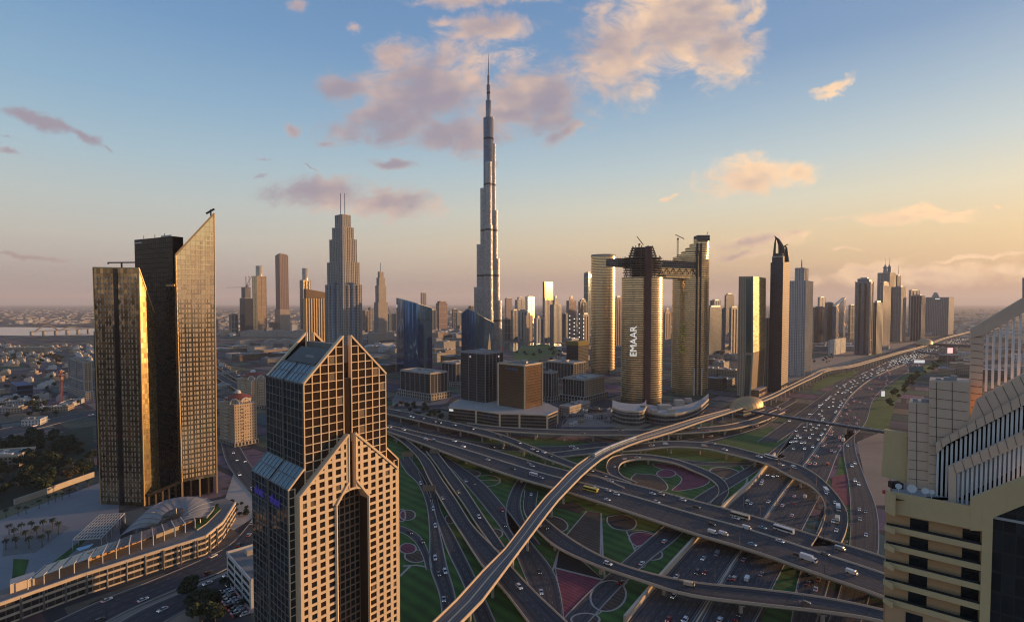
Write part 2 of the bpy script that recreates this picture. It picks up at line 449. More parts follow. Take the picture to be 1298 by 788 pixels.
LETTER_B = glow('blue_sign_light', (.07, .055, .36), .12)
RED_LAMP = glow('red_lamp', (1.0, .06, .05), 2.5)
WHITE_LAMP = glow('white_lamp', (1.0, .95, .85), 3.0)

# ================================================================ ground, lawns, roads
def ground_material():
    m, g, b = mat_new('city_ground')
    tc = g.n('ShaderNodeTexCoord').outputs['Object']
    a = g.noise(tc, .0011, 6, .6).outputs[0]; c = g.noise(tc, .012, 5, .65).outputs[0]; d = g.noise(tc, .2, 4, .6).outputs[0]
    vo = g.n('ShaderNodeTexVoronoi', feature='F1'); g.put(vo.inputs['Vector'], tc); vo.inputs['Scale'].default_value = .012
    k = g.m('ADD', g.m('MULTIPLY', a, .55), g.m('ADD', g.m('MULTIPLY', c, .3), g.m('MULTIPLY', d, .15)))
    col = g.ramp(k, [(.30, (.055, .052, .050)), (.45, (.12, .105, .090)), (.56, (.21, .172, .135)), (.70, (.30, .24, .185))])
    sx = g.n('ShaderNodeSeparateXYZ'); g.put(sx.inputs[0], vo.outputs['Color'])
    col = g.v('SCALE', col, g.m('ADD', .84, g.m('MULTIPLY', sx.outputs[0], .32)))
    # street grid of the town: blocks with their own tone, asphalt between them
    mp = g.n('ShaderNodeMapping'); mp.inputs['Rotation'].default_value = (0, 0, R_(39)); g.put(mp.inputs['Vector'], tc)
    wob = g.v('SCALE', g.v('SUBTRACT', g.noise(tc, .004, 2).outputs['Color'], (.5, .5, .5)), 26.0)
    s2 = g.n('ShaderNodeSeparateXYZ'); g.put(s2.inputs[0], g.v('ADD', mp.outputs[0], wob))
    iv = g.m('FLOOR', g.m('DIVIDE', s2.outputs[1], 58.0)); off = g.m('MULTIPLY', g.m('FRACT', g.m('MULTIPLY', iv, .618)), 83.0)
    U = g.m('DIVIDE', g.m('ADD', s2.outputs[0], off), 83.0); iu = g.m('FLOOR', U)
    st = g.m('MAXIMUM', g.m('LESS_THAN', g.m('FRACT', U), .10), g.m('LESS_THAN', g.m('FRACT', g.m('DIVIDE', s2.outputs[1], 58.0)), .15))
    cb = g.n('ShaderNodeCombineXYZ'); g.put(cb.inputs[0], iu); g.put(cb.inputs[1], iv)
    wn = g.n('ShaderNodeTexWhiteNoise'); wn.noise_dimensions = '2D'; g.put(wn.inputs['Vector'], cb.outputs[0])
    blk = g.mix(wn.outputs[0], g.v('SCALE', col, .55), g.v('SCALE', col, 1.5))
    tone = g.v('MULTIPLY', wn.outputs['Color'], (.25, .22, .20)); blk = g.mix(.35, blk, tone)
    spots = g.m('GREATER_THAN', g.noise(tc, .11, 2, .5).outputs[0], .62); blk = g.mix(g.m('MULTIPLY', spots, .7), blk, (.035, .045, .022))
    urban = g.sm(g.noise(tc, .0007, 2, .5).outputs[0], .66, .5)
    col = g.mix(urban, col, g.mix(st, blk, (.060, .058, .058)))
    g.put(b.inputs['Base Color'], col); b.inputs['Roughness'].default_value = 1.0; b.inputs['Specular IOR Level'].default_value = .1
    return m
def sheet(name, pts, z, mat, kind='structure'):
    mb = MB(); P = [(p[0], p[1]) for p in pts]
    a = sum(P[i][0] * P[(i + 1) % len(P)][1] - P[(i + 1) % len(P)][0] * P[i][1] for i in range(len(P)))
    if a < 0: P = P[::-1]
    mb.face([(x, y, z) for x, y in P], 0)
    return mb.build(name, mat, None, origin=(P[0][0], P[0][1], z), kind=kind)
def psheet(name, px, z, mat, kind='structure', smooth=0):
    pts = [gp(x, y) for x, y in px]
    if smooth:
        pts = catmull(pts + [pts[0]], smooth)[:-1]
    return sheet(name, pts, z, mat, kind)
gm = MB()
for ix in range(-8, 8):
    for iy in range(-1, 9):
        X, Y = ix * 6000.0, iy * 6000.0 - 2000
        gm.face([(X, Y, 0), (X + 6000, Y, 0), (X + 6000, Y + 6000, 0), (X, Y + 6000, 0)])
gm.build('ground', ground_material(), kind='structure')

# creek far to the left, and the lake by the tall spire
sheet('creek_water', [gp(-140, 414), gp(-140, 424), gp(60, 425.5), gp(150, 424), gp(150, 416.5), gp(40, 414.6)], .25, WATERM)
sheet('lake_water', catmull([gp(632, 441), gp(660, 446), gp(700, 443), gp(716, 437), gp(690, 434.5), gp(645, 435), gp(632, 441)], 30)[:-1], .25,
      M('lake_green_water', (.02, .10, .09), .12, var=.1))
psheet('park_lawn', [(648, 449), (664, 438), (690, 436), (712, 440), (706, 450), (680, 456), (655, 457)], .3, GRASS)
# interchange lawn
psheet('interchange_lawn', [(470, 540), (560, 556), (690, 556), (800, 565), (905, 560), (978, 540), (1000, 560), (905, 660), (780, 800), (600, 850), (470, 850)], .04, GRASS)
psheet('verge_lawn', [(1094, 545), (1108, 508), (1126, 490), (1146, 477), (1165, 467), (1190, 455), (1205, 456), (1180, 470), (1150, 488), (1135, 510), (1125, 548)], .04, GRASS)
psheet('verge_lawn', [(1040, 700), (1064, 579), (1073, 578), (1078, 616), (1079, 690)], .04, GRASS)
psheet('verge_lawn', [(1030, 486), (1060, 473), (1095, 466), (1085, 474), (1052, 488), (1030, 497)], .04, GRASS)
psheet('flower_bed', [(1055, 604), (1073, 600), (1077, 640), (1052, 640)], .09, MAGENTA)
psheet('sand_lot', [(1086, 560), (1122, 545), (1130, 640), (1104, 640)], .05, SAND)
psheet('sand_lot', [(985, 490), (1030, 474), (1100, 455), (1170, 432), (1120, 437), (1060, 447), (1020, 458)], .03, SAND)
psheet('verge_lawn', [(965, 700), (983, 735), (960, 800), (1010, 800), (1020, 720), (1005, 672)], .045, GRASS)

# planting in the lawn: beds, white edging and paths
def edging(name, pts, w=1.1, z=.16, mat=None, closed=True):
    P = [V2(p) for p in pts]
    if closed: P = P + [P[0]]
    mb = MB()
    for i in range(len(P) - 1):
        a, b = P[i], P[i + 1]; d = (b - a)
        if d.length < 1e-4: continue
        def nrm(j):
            t = (P[min(j + 1, len(P) - 1)] - P[max(j - 1, 0)]) if not (closed and j in (0, len(P) - 1)) else (P[1] - P[-2])
            t.normalize(); return Vector((-t.y, t.x, 0)) * (w / 2)
        na, nb = nrm(i), nrm(i + 1)
        A, B, C_, D = a - na, b - nb, b + nb, a + na
        mb.face([(p.x, p.y, z) for p in (A, B, C_, D)])
    return mb.build(name, mat or PATH, None, origin=(P[0].x, P[0].y, z), kind='structure')
def ell(cx, cy, a, b, n=36, rot=0):
    """ellipse drawn on the ground, given in the photograph's columns and rows"""
    c, s = math.cos(R_(rot)), math.sin(R_(rot))
    return [gp(cx + a * math.cos(t) * c - b * math.sin(t) * s, cy + a * math.cos(t) * s + b * math.sin(t) * c) for t in [2 * math.pi * i / n for i in range(n)]]
def bed(pts, mat, edge=True, z=.10, w=1.1, name='flower_bed'):
    sheet(name, pts, z, mat)
    if edge: edging('garden_path', pts, w, z + .06)
bed(ell(509, 653, 5, 8), MAGENTA); bed(ell(516.5, 652.5, 10, 6.5), SOIL, z=.09)
bed(ell(527, 704.5, 14, 8), SOIL, z=.09); bed(ell(517, 695, 10.5, 6.5), MAGENTA, z=.18)
bed(ell(617, 609, 17, 7), GRASS, w=1.4); edging('garden_path', [gp(600, 608.5), gp(634, 608.5)], 1.0, .17, closed=False)
bed(ell(597, 600, 12, 4), SOIL)
bed(ell(700, 664, 20, 10, rot=10), SOIL)
bed(ell(628, 676, 9, 6), SOIL); bed(ell(570, 658, 6, 5.5), SOIL)
bed([gp(*p) for p in ((744, 647), (762, 650), (761, 706), (717, 679))], SOIL)
bed([gp(*p) for p in ((690, 641), (728, 636), (742, 645), (734, 651), (714, 645))], DARKBED, edge=False)
bed(catmull([gp(*p) for p in ((770, 655), (790, 652), (806, 660), (800, 671), (780, 670), (770, 662), (770, 655))], 24)[:-1], DARKBED)
bed([gp(*p) for p in ((709, 695), (740, 712), (764, 734), (704, 719))], DARKBED, edge=True)
bed([gp(*p) for p in ((704, 720), (764, 735), (795, 737), (762, 775), (724, 800), (712, 780), (708, 745))], MAGENTA)
bed(ell(771, 755, 23, 19, rot=-20), SOIL, z=.17); bed(ell(742, 785, 18, 8), SOIL, z=.17)
edging('garden_path', [gp(762, 650), gp(764, 705), gp(767, 735), gp(772, 760)], 1.3, .20, closed=False)
edging('garden_path', [gp(709, 695), gp(701, 722)], 1.3, .20, closed=False)
bed(ell(818, 685, 21, 10, rot=12), MAGENTA, z=.12); bed(ell(822, 700, 18, 9, rot=12), SOIL, z=.11)
bed([gp(*p) for p in ((794, 673), (815, 672), (845, 680), (832, 700), (815, 720))], SOIL, z=.09)
# the loop garden
bed(catmull([gp(*p) for p in ((828, 587), (850, 588), (876, 594), (899, 608), (893, 615), (868, 621), (852, 622), (862, 612), (864, 606), (856, 600), (838, 594), (828, 590), (828, 587))], 40)[:-1], MAGENTA)
bed(ell(844.5, 600, 12, 5), MAGENTA, z=.18); bed(ell(919.5, 599, 20, 6.5, rot=8), SOIL, w=1.6)
bed(catmull([gp(*p) for p in ((806, 600), (830, 602), (846, 615), (842, 622), (815, 619), (800, 607), (806, 600))], 24)[:-1], SOIL)
edging('garden_path', catmull([gp(*p) for p in ((937, 587), (946, 600), (946, 612), (936, 622))], 14), 1.6, .15, closed=False)
bed([gp(*p) for p in ((930, 590), (975, 572), (990, 583), (960, 592))], SOIL, edge=False, z=.08)
edging('garden_path', [gp(511, 717), gp(528, 716), gp(545, 719)], 1.6, .16, closed=False)
edging('garden_path', [gp(507, 730), gp(520, 717)], 1.6, .17, closed=False)

# ---------------------------------------------------------------- roads
def strip_pts(L, R, step=7.0, z=0.0):
    l, r = GP(L, z), GP(R, z)
    n = 2 + int(max(sum((a - b).length for a, b in zip(l, l[1:])), sum((a - b).length for a, b in zip(r, r[1:]))) / step)
    n = min(n, 160)
    return catmull(l, n), catmull(r, n)
ROADS = {}
def markings(mb, l, r, lanes, mi, dz=.03, edge=True, w=.24):
    n = len(l); dist = 0.0
    for i in range(n - 1):
        seg = ((l[i + 1] - l[i]).length + (r[i + 1] - r[i]).length) / 2
        for k in range(lanes + 1):
            f = k / lanes
            e = k in (0, lanes)
            if e: f = .035 if k == 0 else .965
            a, b = l[i].lerp(r[i], f), l[i + 1].lerp(r[i + 1], f)
            x = (r[i] - l[i]).normalized() * (w / 2)
            up = Vector((0, 0, dz))
            if e:
                if edge: mb.face([a - x + up, a + x + up, b + x + up, b - x + up], mi)
            else:
                m = max(1, round(seg / 9.0))
                for q in range(m):
                    t0, t1 = q / m, q / m + .36 / m
                    p0, p1 = a.lerp(b, t0), a.lerp(b, t1)
                    mb.face([p0 - x + up, p0 + x + up, p1 + x + up, p1 - x + up], mi)
def road(name, key, L, R, lanes=2, z=.22, mat=None, kerb=True, mark=True, kerbmat=None):
    """road on the ground with kerbs and painted lines"""
    l, r = strip_pts(L, R, z=0.0)
    l = [Vector((p.x, p.y, z)) for p in l]; r = [Vector((p.x, p.y, z)) for p in r]
    ROADS[key] = (l, r, lanes)
    mb = MB()
    v = 0.0
    for i in range(len(l) - 1):
        d = ((l[i + 1] - l[i]).length + (r[i + 1] - r[i]).length) / 2
        mb.face([l[i], r[i], r[i + 1], l[i + 1]], 0, [(0, v), (lanes, v), (lanes, v + d), (0, v + d)]); v += d
    if mark: markings(mb, l, r, lanes, 1)
    if kerb:
        for e, o in ((l, r), (r, l)):
            for i in range(len(e) - 1):
                x0, x1 = (e[i] - o[i]).normalized() * .6, (e[i + 1] - o[i + 1]).normalized() * .6
                h = Vector((0, 0, .16)); d = Vector((0, 0, -z))
                mb.face([e[i] + h, e[i + 1] + h, e[i + 1] + x1 + h, e[i] + x0 + h], 2)
                mb.face([e[i], e[i + 1], e[i + 1] + h, e[i] + h], 2)
                mb.face([e[i] + x0 + h, e[i + 1] + x1 + h, e[i + 1] + x1 + d, e[i] + x0 + d], 2)
    return mb.build(name, [mat or ASPH, PAINT, kerbmat or CONC], None, origin=l[0], kind='structure')
def bridge(name, label, key, L, R, lanes=2, cat='overpass', group=None, pier=34.0, thick=1.5, ph=1.05, mat=None, skip=(), medians=(), mark=True, surf='road_surface', pierw=2.2, cap=True, ends=0):
    """raised road: deck, road surface, two parapets, piers"""
    l, r = strip_pts(L, R)
    ROADS[key] = (l, r, lanes)
    t = thing(name, label, cat, (l[len(l) // 2].x, l[len(l) // 2].y, 0), group)
    dk, sf = MB(), MB(); D = Vector((0, 0, -thick))
    n = len(l)
    x = [(r[i] - l[i]).normalized() for i in range(n)]
    v = 0.0
    for i in range(n - 1):
        dd = ((l[i + 1] - l[i]).length + (r[i + 1] - r[i]).length) / 2
        sf.face([l[i], r[i], r[i + 1], l[i + 1]], 0, [(0, v), (lanes, v), (lanes, v + dd), (0, v + dd)]); v += dd
        a, b = l[i] + x[i] * 1.2 + D, r[i] - x[i] * 1.2 + D; c, d = r[i + 1] - x[i + 1] * 1.2 + D, l[i + 1] + x[i + 1] * 1.2 + D
        lo, hi = Vector((0, 0, -.55)), Vector((0, 0, -.02))
        dk.face([a, d, c, b], 0)
        dk.face([l[i] + lo, l[i + 1] + lo, d, a], 0); dk.face([b, c, r[i + 1] + lo, r[i] + lo], 0)
    if mark: markings(sf, l, r, lanes, 1)
    dk.build('deck', [CONC], t)
    s_o = sf.build(surf, [mat or ASPH, PAINT], t)
    for e, sg in ((l, -1), (r, 1)):
        pp = MB(); H = Vector((0, 0, ph)); lo = Vector((0, 0, -.55))
        for i in range(n - 1):
            a0, a1 = x[i] * sg * .02, x[i + 1] * sg * .02; b0, b1 = -x[i] * sg * .42, -x[i + 1] * sg * .42
            A, B = e[i], e[i + 1]
            pp.face([A + a0 + lo, B + a1 + lo, B + a1 + H, A + a0 + H]); pp.face([A + a0 + H, B + a1 + H, B + b1 + H, A + b0 + H])
            pp.face([A + b0 + H, B + b1 + H, B + b1, A + b0])
        pp.build('parapet', [PARAPET], t)
    for f in medians:
        md = MB()
        for i in range(n - 1):
            A, B = l[i].lerp(r[i], f), l[i + 1].lerp(r[i + 1], f); w = .5
            h = Vector((0, 0, .95))
            for sg in (-1, 1):
                md.face([A + x[i] * w * sg, B + x[i + 1] * w * sg, B + x[i + 1] * w * sg * .6 + h, A + x[i] * w * sg * .6 + h])
            md.face([A - x[i] * w * .6 + h, B - x[i + 1] * w * .6 + h, B + x[i + 1] * w * .6 + h, A + x[i] * w * .6 + h])
        md.build('median_barrier', [PARAPET], t)
    acc = pier * .5; k = 0
    for i in range(1, n - 1):
        mid = (l[i] + r[i]) / 2; acc += ((l[i] + r[i]) / 2 - (l[i - 1] + r[i - 1]) / 2).length
        if acc >= pier and mid.z > 3.0:
            acc = 0.0; k += 1
            if k in skip: continue
            w = (r[i] - l[i]).length; tdir = (l[i + 1] + r[i + 1] - l[i - 1] - r[i - 1]); tdir.z = 0; tdir.normalize()
            xx = Vector((tdir.y, -tdir.x, 0))
            nb = 1 if w < 16 else 2
            top = mid.z - thick + .02
            for q in range(nb):
                pb = MB(); cb_ = MB()
                c = mid + xx * ((q - (nb - 1) / 2) * w * .45)
                hw = pierw / 2
                pb.prism([tuple(c + xx * (hw * math.cos(a)) + tdir * (hw * math.sin(a))) for a in [math.pi * 2 * k / 8 for k in range(8)]][::-1], 0, top - (1.2 if cap else 0), 0)
                if cap:
                    cw = min(w / nb * .8, 9)
                    A = c - tdir * (hw + .15); B = tdir * (2 * hw + .3)
                    for sgn in (-1, 1):
                        p0, p1 = A, A + xx * (cw / 2 * sgn); q0, q1 = p0 + B, p1 + B
                        zl, zh, zo = top - 1.6, top, top - .6
                        F0 = [(p0.x, p0.y, zl), (p1.x, p1.y, zo), (p1.x, p1.y, zh), (p0.x, p0.y, zh)]; F1 = [(q0.x, q0.y, zl), (q1.x, q1.y, zo), (q1.x, q1.y, zh), (q0.x, q0.y, zh)]
                        cb_.face(F0); cb_.face(F1[::-1]); cb_.face([F0[0], F1[0], F1[1], F0[1]]); cb_.face([F0[1], F1[1], F1[2], F0[2]])
                po = pb.build('pier', [CONC], t)
                if cap: cb_.build('pier_cap', [CONC], po)
    return t

# highway: two carriageways and a service lane on each side
road('highway', 'hw_left', [(794.5, 790), (844, 730), (887, 682), (923, 641.6), (957, 612), (984, 578), (1008, 545), (1024.7, 527), (1053, 501), (1081, 480), (1111, 465), (1154, 446), (1190, 434), (1225, 423), (1260, 414)],
     [(876, 790), (912, 735), (934.5, 702.6), (967, 657), (997, 615), (1017, 590), (1046, 549), (1062, 522), (1080, 498), (1110, 476), (1142, 463), (1183, 446), (1207, 437.5), (1236, 425), (1266, 415)], 7)
road('highway', 'hw_right', [(889, 790), (918, 735), (940, 702.6), (972, 657), (1002, 615), (1022, 590), (1051, 549), (1066.5, 522), (1083, 498.5), (1113, 476.5), (1145, 463.5), (1186, 446.5), (1209, 438), (1238, 425.3), (1268, 415.3)],
     [(955, 790), (977, 748), (990.6, 720.6), (1015.5, 672), (1036, 632.6), (1047.5, 609.6), (1067, 565.5), (1094.7, 539), (1106.7, 505.7), (1124, 488), (1143, 475.5), (1163, 464.7), (1186.5, 454), (1222, 439), (1246, 427), (1272, 416)], 6)
def median():
    L, R = ROADS['hw_left'][1], ROADS['hw_right'][0]; n = 60
    a, b = catmull(L, n), catmull(R, n); m = MB(); w = MB()
    for i in range(n - 1):
        m.face([Vector((p.x, p.y, .30)) for p in (a[i], b[i], b[i + 1], a[i + 1])])
    m.build('median_strip', [M('median_concrete', (.125, .118, .108), .9, scale=.08, var=.3)], None, origin=a[0], kind='structure')
    P = [a[i].lerp(b[i], .5) for i in range(n)]
    for p, q in zip(P, P[1:]):
        w.bar(Vector((p.x, p.y, .7)), Vector((q.x, q.y, .7)), .6, 1.0)
    o = w.build('median_barrier', PARAPET, None, origin=P[0]); tag(o, 'low concrete barrier between the two highway carriageways', 'barrier')
median()
road('service_road', 'sv_right', [(1002, 800), (1013, 734), (1030, 690), (1050, 640)], [(1030, 800), (1047, 748), (1058, 700), (1066, 650)], 2)
road('frontage_road', 'front_right', [(1070, 545), (1070, 576), (1076.4, 612.7), (1079, 644), (1077.5, 690), (1062, 760), (1040, 810)], [(1083, 545), (1084, 570), (1097, 609), (1110, 644), (1113, 690), (1100, 760), (1082, 810)], 3)
road('service_road', 'sv_left', [(700, 800), (748, 750), (804, 700), (845, 664), (880, 632), (960, 585), (1000, 555)], [(735, 800), (780, 750), (820, 712), (860, 680), (892, 642), (966, 592), (1008, 559)], 2)
road('slip_road', 'slip_a', [(960, 560), (1000, 532), (1040, 503), (1072, 480)], [(985, 560), (1013, 540), (1047, 508), (1077, 483)], 3)
# left fan of ramps on the ground
road('slip_road', 'fan_a', [(505, 582), (517, 600), (528, 610), (540, 635), (545, 673), (546, 718), (558, 754.5), (562, 790)], [(518, 578), (530, 595), (540, 612), (549, 640), (558, 680), (566, 718), (576, 754), (580, 790)], 2)
road('slip_road', 'fan_b', [(530, 598), (541, 622), (553, 655), (567, 696), (589, 743), (604, 790)], [(539, 592), (551, 622), (560, 651), (576, 680), (601, 730), (628, 790)], 2)
road('slip_road', 'fan_c', [(520, 556), (528.5, 568.5), (569, 591), (589, 612), (616, 644), (646, 684.5), (664, 725), (676, 757), (680, 800)], [(532, 554), (545, 566), (585, 592), (612, 612), (643.5, 648), (674, 689), (701, 725), (712, 766), (714, 800)], 3)
road('loop_road', 'loop_b', [(668, 594), (651, 617), (642, 644), (645, 668), (660, 690)], [(680, 596), (668, 610), (659, 638), (668, 668), (684, 690)], 2)
road('slip_road', 'curve_l', [(495, 664), (512, 668), (530, 678), (543, 700), (547, 720)], [(495, 671), (510, 675), (524, 684), (536, 704), (541, 722)], 1)
road('slip_road', 'back_a', [(510, 535), (560, 552), (620, 562), (700, 566), (770, 560)], [(510, 540), (560, 558), (620, 569), (700, 573), (770, 566)], 2)
road('slip_road', 'back_b', [(680, 579), (730, 573), (800, 566), (880, 556), (945, 540), (985, 520)], [(690, 584), (735, 578), (805, 571), (885, 561), (952, 545), (996, 523)], 2)
road('slip_road', 'back_c', [(845, 580), (900, 586), (960, 584), (990, 575)], [(848, 584), (900, 590), (962, 588), (996, 579)], 2)
road('slip_road', 'stn_a', [(800, 548), (870, 545), (930, 538), (970, 522), (1000, 507)], [(800, 551), (872, 548), (936, 541), (978, 525), (1010, 508)], 2)
# retaining wall along the highway
def wall_along(name, label, pix, h, w=.8, mat=None, cat='wall', group=None):
    P = catmull(GP(pix), 40); mb = MB()
    for a, b in zip(P, P[1:]):
        d = (b - a).normalized(); x = Vector((d.y, -d.x, 0)) * w / 2
        mb.prism([(a + x).to_tuple(2), (b + x).to_tuple(2), (b - x).to_tuple(2), (a - x).to_tuple(2)][::-1] if False else [tuple(a + x), tuple(b + x), tuple(b - x), tuple(a - x)], 0, h)
    o = mb.build(name, mat or PARAPET, None, origin=P[0]); tag(o, label, cat, group)
    return o
wall_along('retaining_wall', 'cream retaining wall along the left edge of the wide highway', [(792, 789), (842, 729.5), (885, 681.5), (921, 641), (955, 611.5), (982, 577.5)], 4.0, 1.6)

# raised roads
Z = 8.6
bridge('overpass', 'wide twin overpass crossing the highway, carrying most of the traffic from left to right', 'main', 
       [(480, 536, Z), (539, 549.5, Z), (596.6, 562.5, Z), (660, 580.7, Z), (719, 596.7, Z), (790, 611, Z), (870, 632, Z), (950, 653, Z), (1030, 678, Z), (1110, 702.6, Z), (1190, 730, Z)],
       [(480, 543, Z), (525, 558.6, Z), (590, 583, Z), (660, 606.6, Z), (719, 623.5, Z), (810, 653, Z), (876, 675, Z), (950, 697, Z), (1030, 725, Z), (1110, 753, Z), (1190, 784, Z)], 8, medians=(.45,), pier=38, thick=2.0, pierw=2.6)
bridge('overpass', 'overpass in the rear sweeping down from upper left to join the wide twin overpass', 'rear',
       [(480, 516, 9), (520, 523, 9), (558.5, 532, 9), (600, 541, 9), (640, 552.5, 9), (690, 572, 9), (731, 588, 9), (770, 601, 8.9), (800, 612, 8.7)],
       [(480, 522, 9), (520, 531, 9), (557, 539.6, 9), (600, 549, 9), (640, 560, 9), (690, 580.5, 9), (725, 593, 9), (765, 607, 8.9), (792, 619, 8.7)], 3)
bridge('overpass', 'long level overpass at the back, running flat behind the viaduct', 'level',
       [(592, 536.5, 9), (640, 541.5, 9), (700, 544.5, 9), (770, 545, 9), (850, 544, 9), (910, 540, 8), (950, 532, 5), (985, 519, 1)],
       [(598, 542.5, 9), (640, 546.5, 9), (700, 550, 9), (770, 551.5, 9), (850, 550, 9), (915, 545.5, 8), (958, 537, 5), (995, 522, 1)], 2)
bridge('overpass', 'narrow curved flyover low in the picture, crossing the highway in front of the twin overpass', 'front',
       [(682, 624, .3), (680.6, 646, 1.2), (696.4, 662, 4), (726, 684.5, 6.5), (766.4, 707, 7.5), (810, 723, 7.5), (875, 737.5, 7.5), (960, 746.6, 7.5), (1040, 757, 7.5), (1110, 771, 7.5), (1180, 790, 7.5)],
       [(665, 621, .3), (664, 648, 1.2), (677, 668, 4), (705, 693, 6.5), (752, 715, 7.5), (810, 735, 7.5), (870, 753.5, 7.5), (960, 766, 7.5), (1040, 775, 7.5), (1110, 786, 7.5), (1180, 806, 7.5)], 2, pier=36)
bridge('loop_ramp', 'cream edged ramp looping round the oval garden behind the twin overpass', 'loop',
       [(792, 609, 8.4), (774, 602, 8), (768.7, 590, 7.6), (777, 579, 7), (794, 576, 6.6), (816, 576, 6.2), (851, 581, 5), (881, 590, 3.4), (900, 598, 2), (916.5, 608, .8), (924, 622, .3), (915, 640, .25)],
       [(808, 612, 8.4), (790, 604, 8), (784, 595, 7.6), (790, 586, 7), (802, 583, 6.6), (820.5, 582, 6.2), (854, 587, 5), (879, 597, 3.4), (895, 604, 2), (908, 614, .8), (911, 624, .3), (900, 638, .25)], 2, cat='ramp', pier=30)
bridge('overpass', 'curved flyover on the right, arching over the highway to the twin overpass', 'curve',
       [(700, 574, .5), (750, 568, 4), (807, 563, 8), (840, 559.5, 8.6), (874, 560, 8.6), (912, 563, 8.6), (960, 574.6, 8.6), (988, 582, 8.6), (1014, 590, 8.6), (1035, 602, 8.6), (1052, 617, 8.6), (1066, 634, 8.6), (1074.5, 652, 8.6), (1073, 672, 8.6), (1066, 690, 8.6)],
       [(702, 580, .5), (750, 575, 4), (807, 571, 8), (851, 566.5, 8.6), (896.6, 569, 8.6), (927, 576, 8.6), (955, 583, 8.6), (975, 589.5, 8.6), (1003, 604.5, 8.6), (1024, 614, 8.6), (1040, 628, 8.6), (1046, 645, 8.6), (1043.7, 662, 8.6), (1036, 680, 8.6)][:14] + [(1028, 692, 8.6)], 3, pier=33)
bridge('flyover', 'ramp with cream parapets fanning from the rear left to the bottom under the viaduct', 'fan_up',
       [(480, 545, 5), (500, 554, 5), (528, 578, 5), (545, 610, 5), (564.5, 644, 5), (587, 680, 5), (614, 720.6, 5), (640, 750, 5), (672, 792, 5)],
       [(480, 541, 5), (505, 551, 5), (540, 578, 5), (562, 610, 5), (580, 636, 5), (600, 667, 5), (632, 700, 5), (669, 741, 5), (722, 792, 5)], 2, thick=1.2, pier=40)
bridge('flyover', 'shorter ramp beside the fanning ramp, merging with it at a narrow gore', 'fan_in',
       [(540, 572, 4.4), (554, 591, 4.6), (568, 612, 4.7), (588, 640, 4.8), (606, 668, 4.9), (628, 698, 5.0)],
       [(552, 570, 4.4), (569, 592, 4.6), (585, 612, 4.7), (600, 634, 4.8), (615, 657, 4.9), (640, 694, 5.0)], 2, thick=1.0, pier=30)

# metro viaduct
ZV = 14.0
VL = [(470, 850), (553, 788), (600, 736), (640, 696), (660, 670), (685, 637), (701, 620), (731, 590), (762, 570), (790, 559.5), (810, 552), (851, 539.6), (885, 529), (919.5, 520), (948, 511.5), (973, 502.5), (1003, 488), (1029, 475), (1046, 467.5), (1076.5, 463.2), (1111, 454), (1143, 445), (1167, 439), (1197, 428), (1227, 420.5), (1260, 412)]
VR = [(510, 850), (589, 788), (627, 741), (660, 697), (684, 665), (706, 636.5), (722, 619.5), (744, 597.5), (769.5, 577.7), (793, 566.5), (810, 560), (851, 548), (888, 535), (922.5, 523.6), (952, 514), (978, 504.5), (1008, 489.5), (1034, 477.3), (1051, 469.5), (1079, 465.2), (1113, 455.6), (1145, 446.3), (1168.5, 440.2), (1198.5, 429), (1228.5, 421.3), (1261, 412.6)]
vt = bridge('metro_viaduct', 'pale metro viaduct running diagonally over all the roads to the golden station', 'metro', [(a, b, ZV) for a, b in VL], [(a, b, ZV) for a, b in VR], 1,
            cat='viaduct', pier=27, thick=1.7, ph=1.3, mat=CONC_D, mark=False, surf='track_bed', pierw=2.0, medians=())
rb = MB(); l, r, _ = ROADS['metro']
for f in (.22, .36, .64, .78):
    for i in range(len(l) - 1):
        rb.bar(l[i].lerp(r[i], f) + Vector((0, 0, .12)), l[i + 1].lerp(r[i + 1], f) + Vector((0, 0, .12)), .16, .2)
rb.build('rail', [STEEL], vt)
wk = MB()
for i in range(len(l) - 1):
    a, b = l[i].lerp(r[i], .46), l[i].lerp(r[i], .54); c, d = l[i + 1].lerp(r[i + 1], .54), l[i + 1].lerp(r[i + 1], .46); h = Vector((0, 0, .35))
    wk.face([a + h, b + h, c + h, d + h]); wk.face([a, d, d + h, a + h]); wk.face([c, b, b + h, c + h])
wk.build('walkway', [PARAPET], vt)

# ================================================================ near buildings
def panes(parent, cells, mat, first=100, name='window', tilt=.05):
    """one glass pane per cell; the nearest ones are objects of their own"""
    rnd = random.Random(len(cells) + 3)
    cells = sorted(cells, key=lambda c: (Vector(c[0]) - Vector((0, 0, CAMH))).length)
    rest = MB(); mats_ = mat if isinstance(mat, list) else [mat]
    for i, c in enumerate(cells):
        mk = 0 if rnd.random() > .14 or len(mats_) < 2 else rnd.randrange(1, len(mats_))
        n = (Vector(c[1]) - Vector(c[0])).cross(Vector(c[2]) - Vector(c[0])).normalized()
        a, b = rnd.uniform(-tilt, tilt), rnd.uniform(-tilt, tilt)
        k = len(c); q = []
        for j, p in enumerate(c):
            q.append(Vector(p) + n * (abs(a) + abs(b) + (a if j in (0, k - 1) else -a) + (b if j < k / 2 else -b)) * .5)
        if k != 4: q = [Vector(p) + n * .02 for p in c]
        if i < first:
            m = MB(); m.face(q); m.build(name, mats_[mk], parent)
        else: rest.face(q, mk)
    if rest.f: tag(rest.build('window_panes', mats_, parent), kind='stuff')
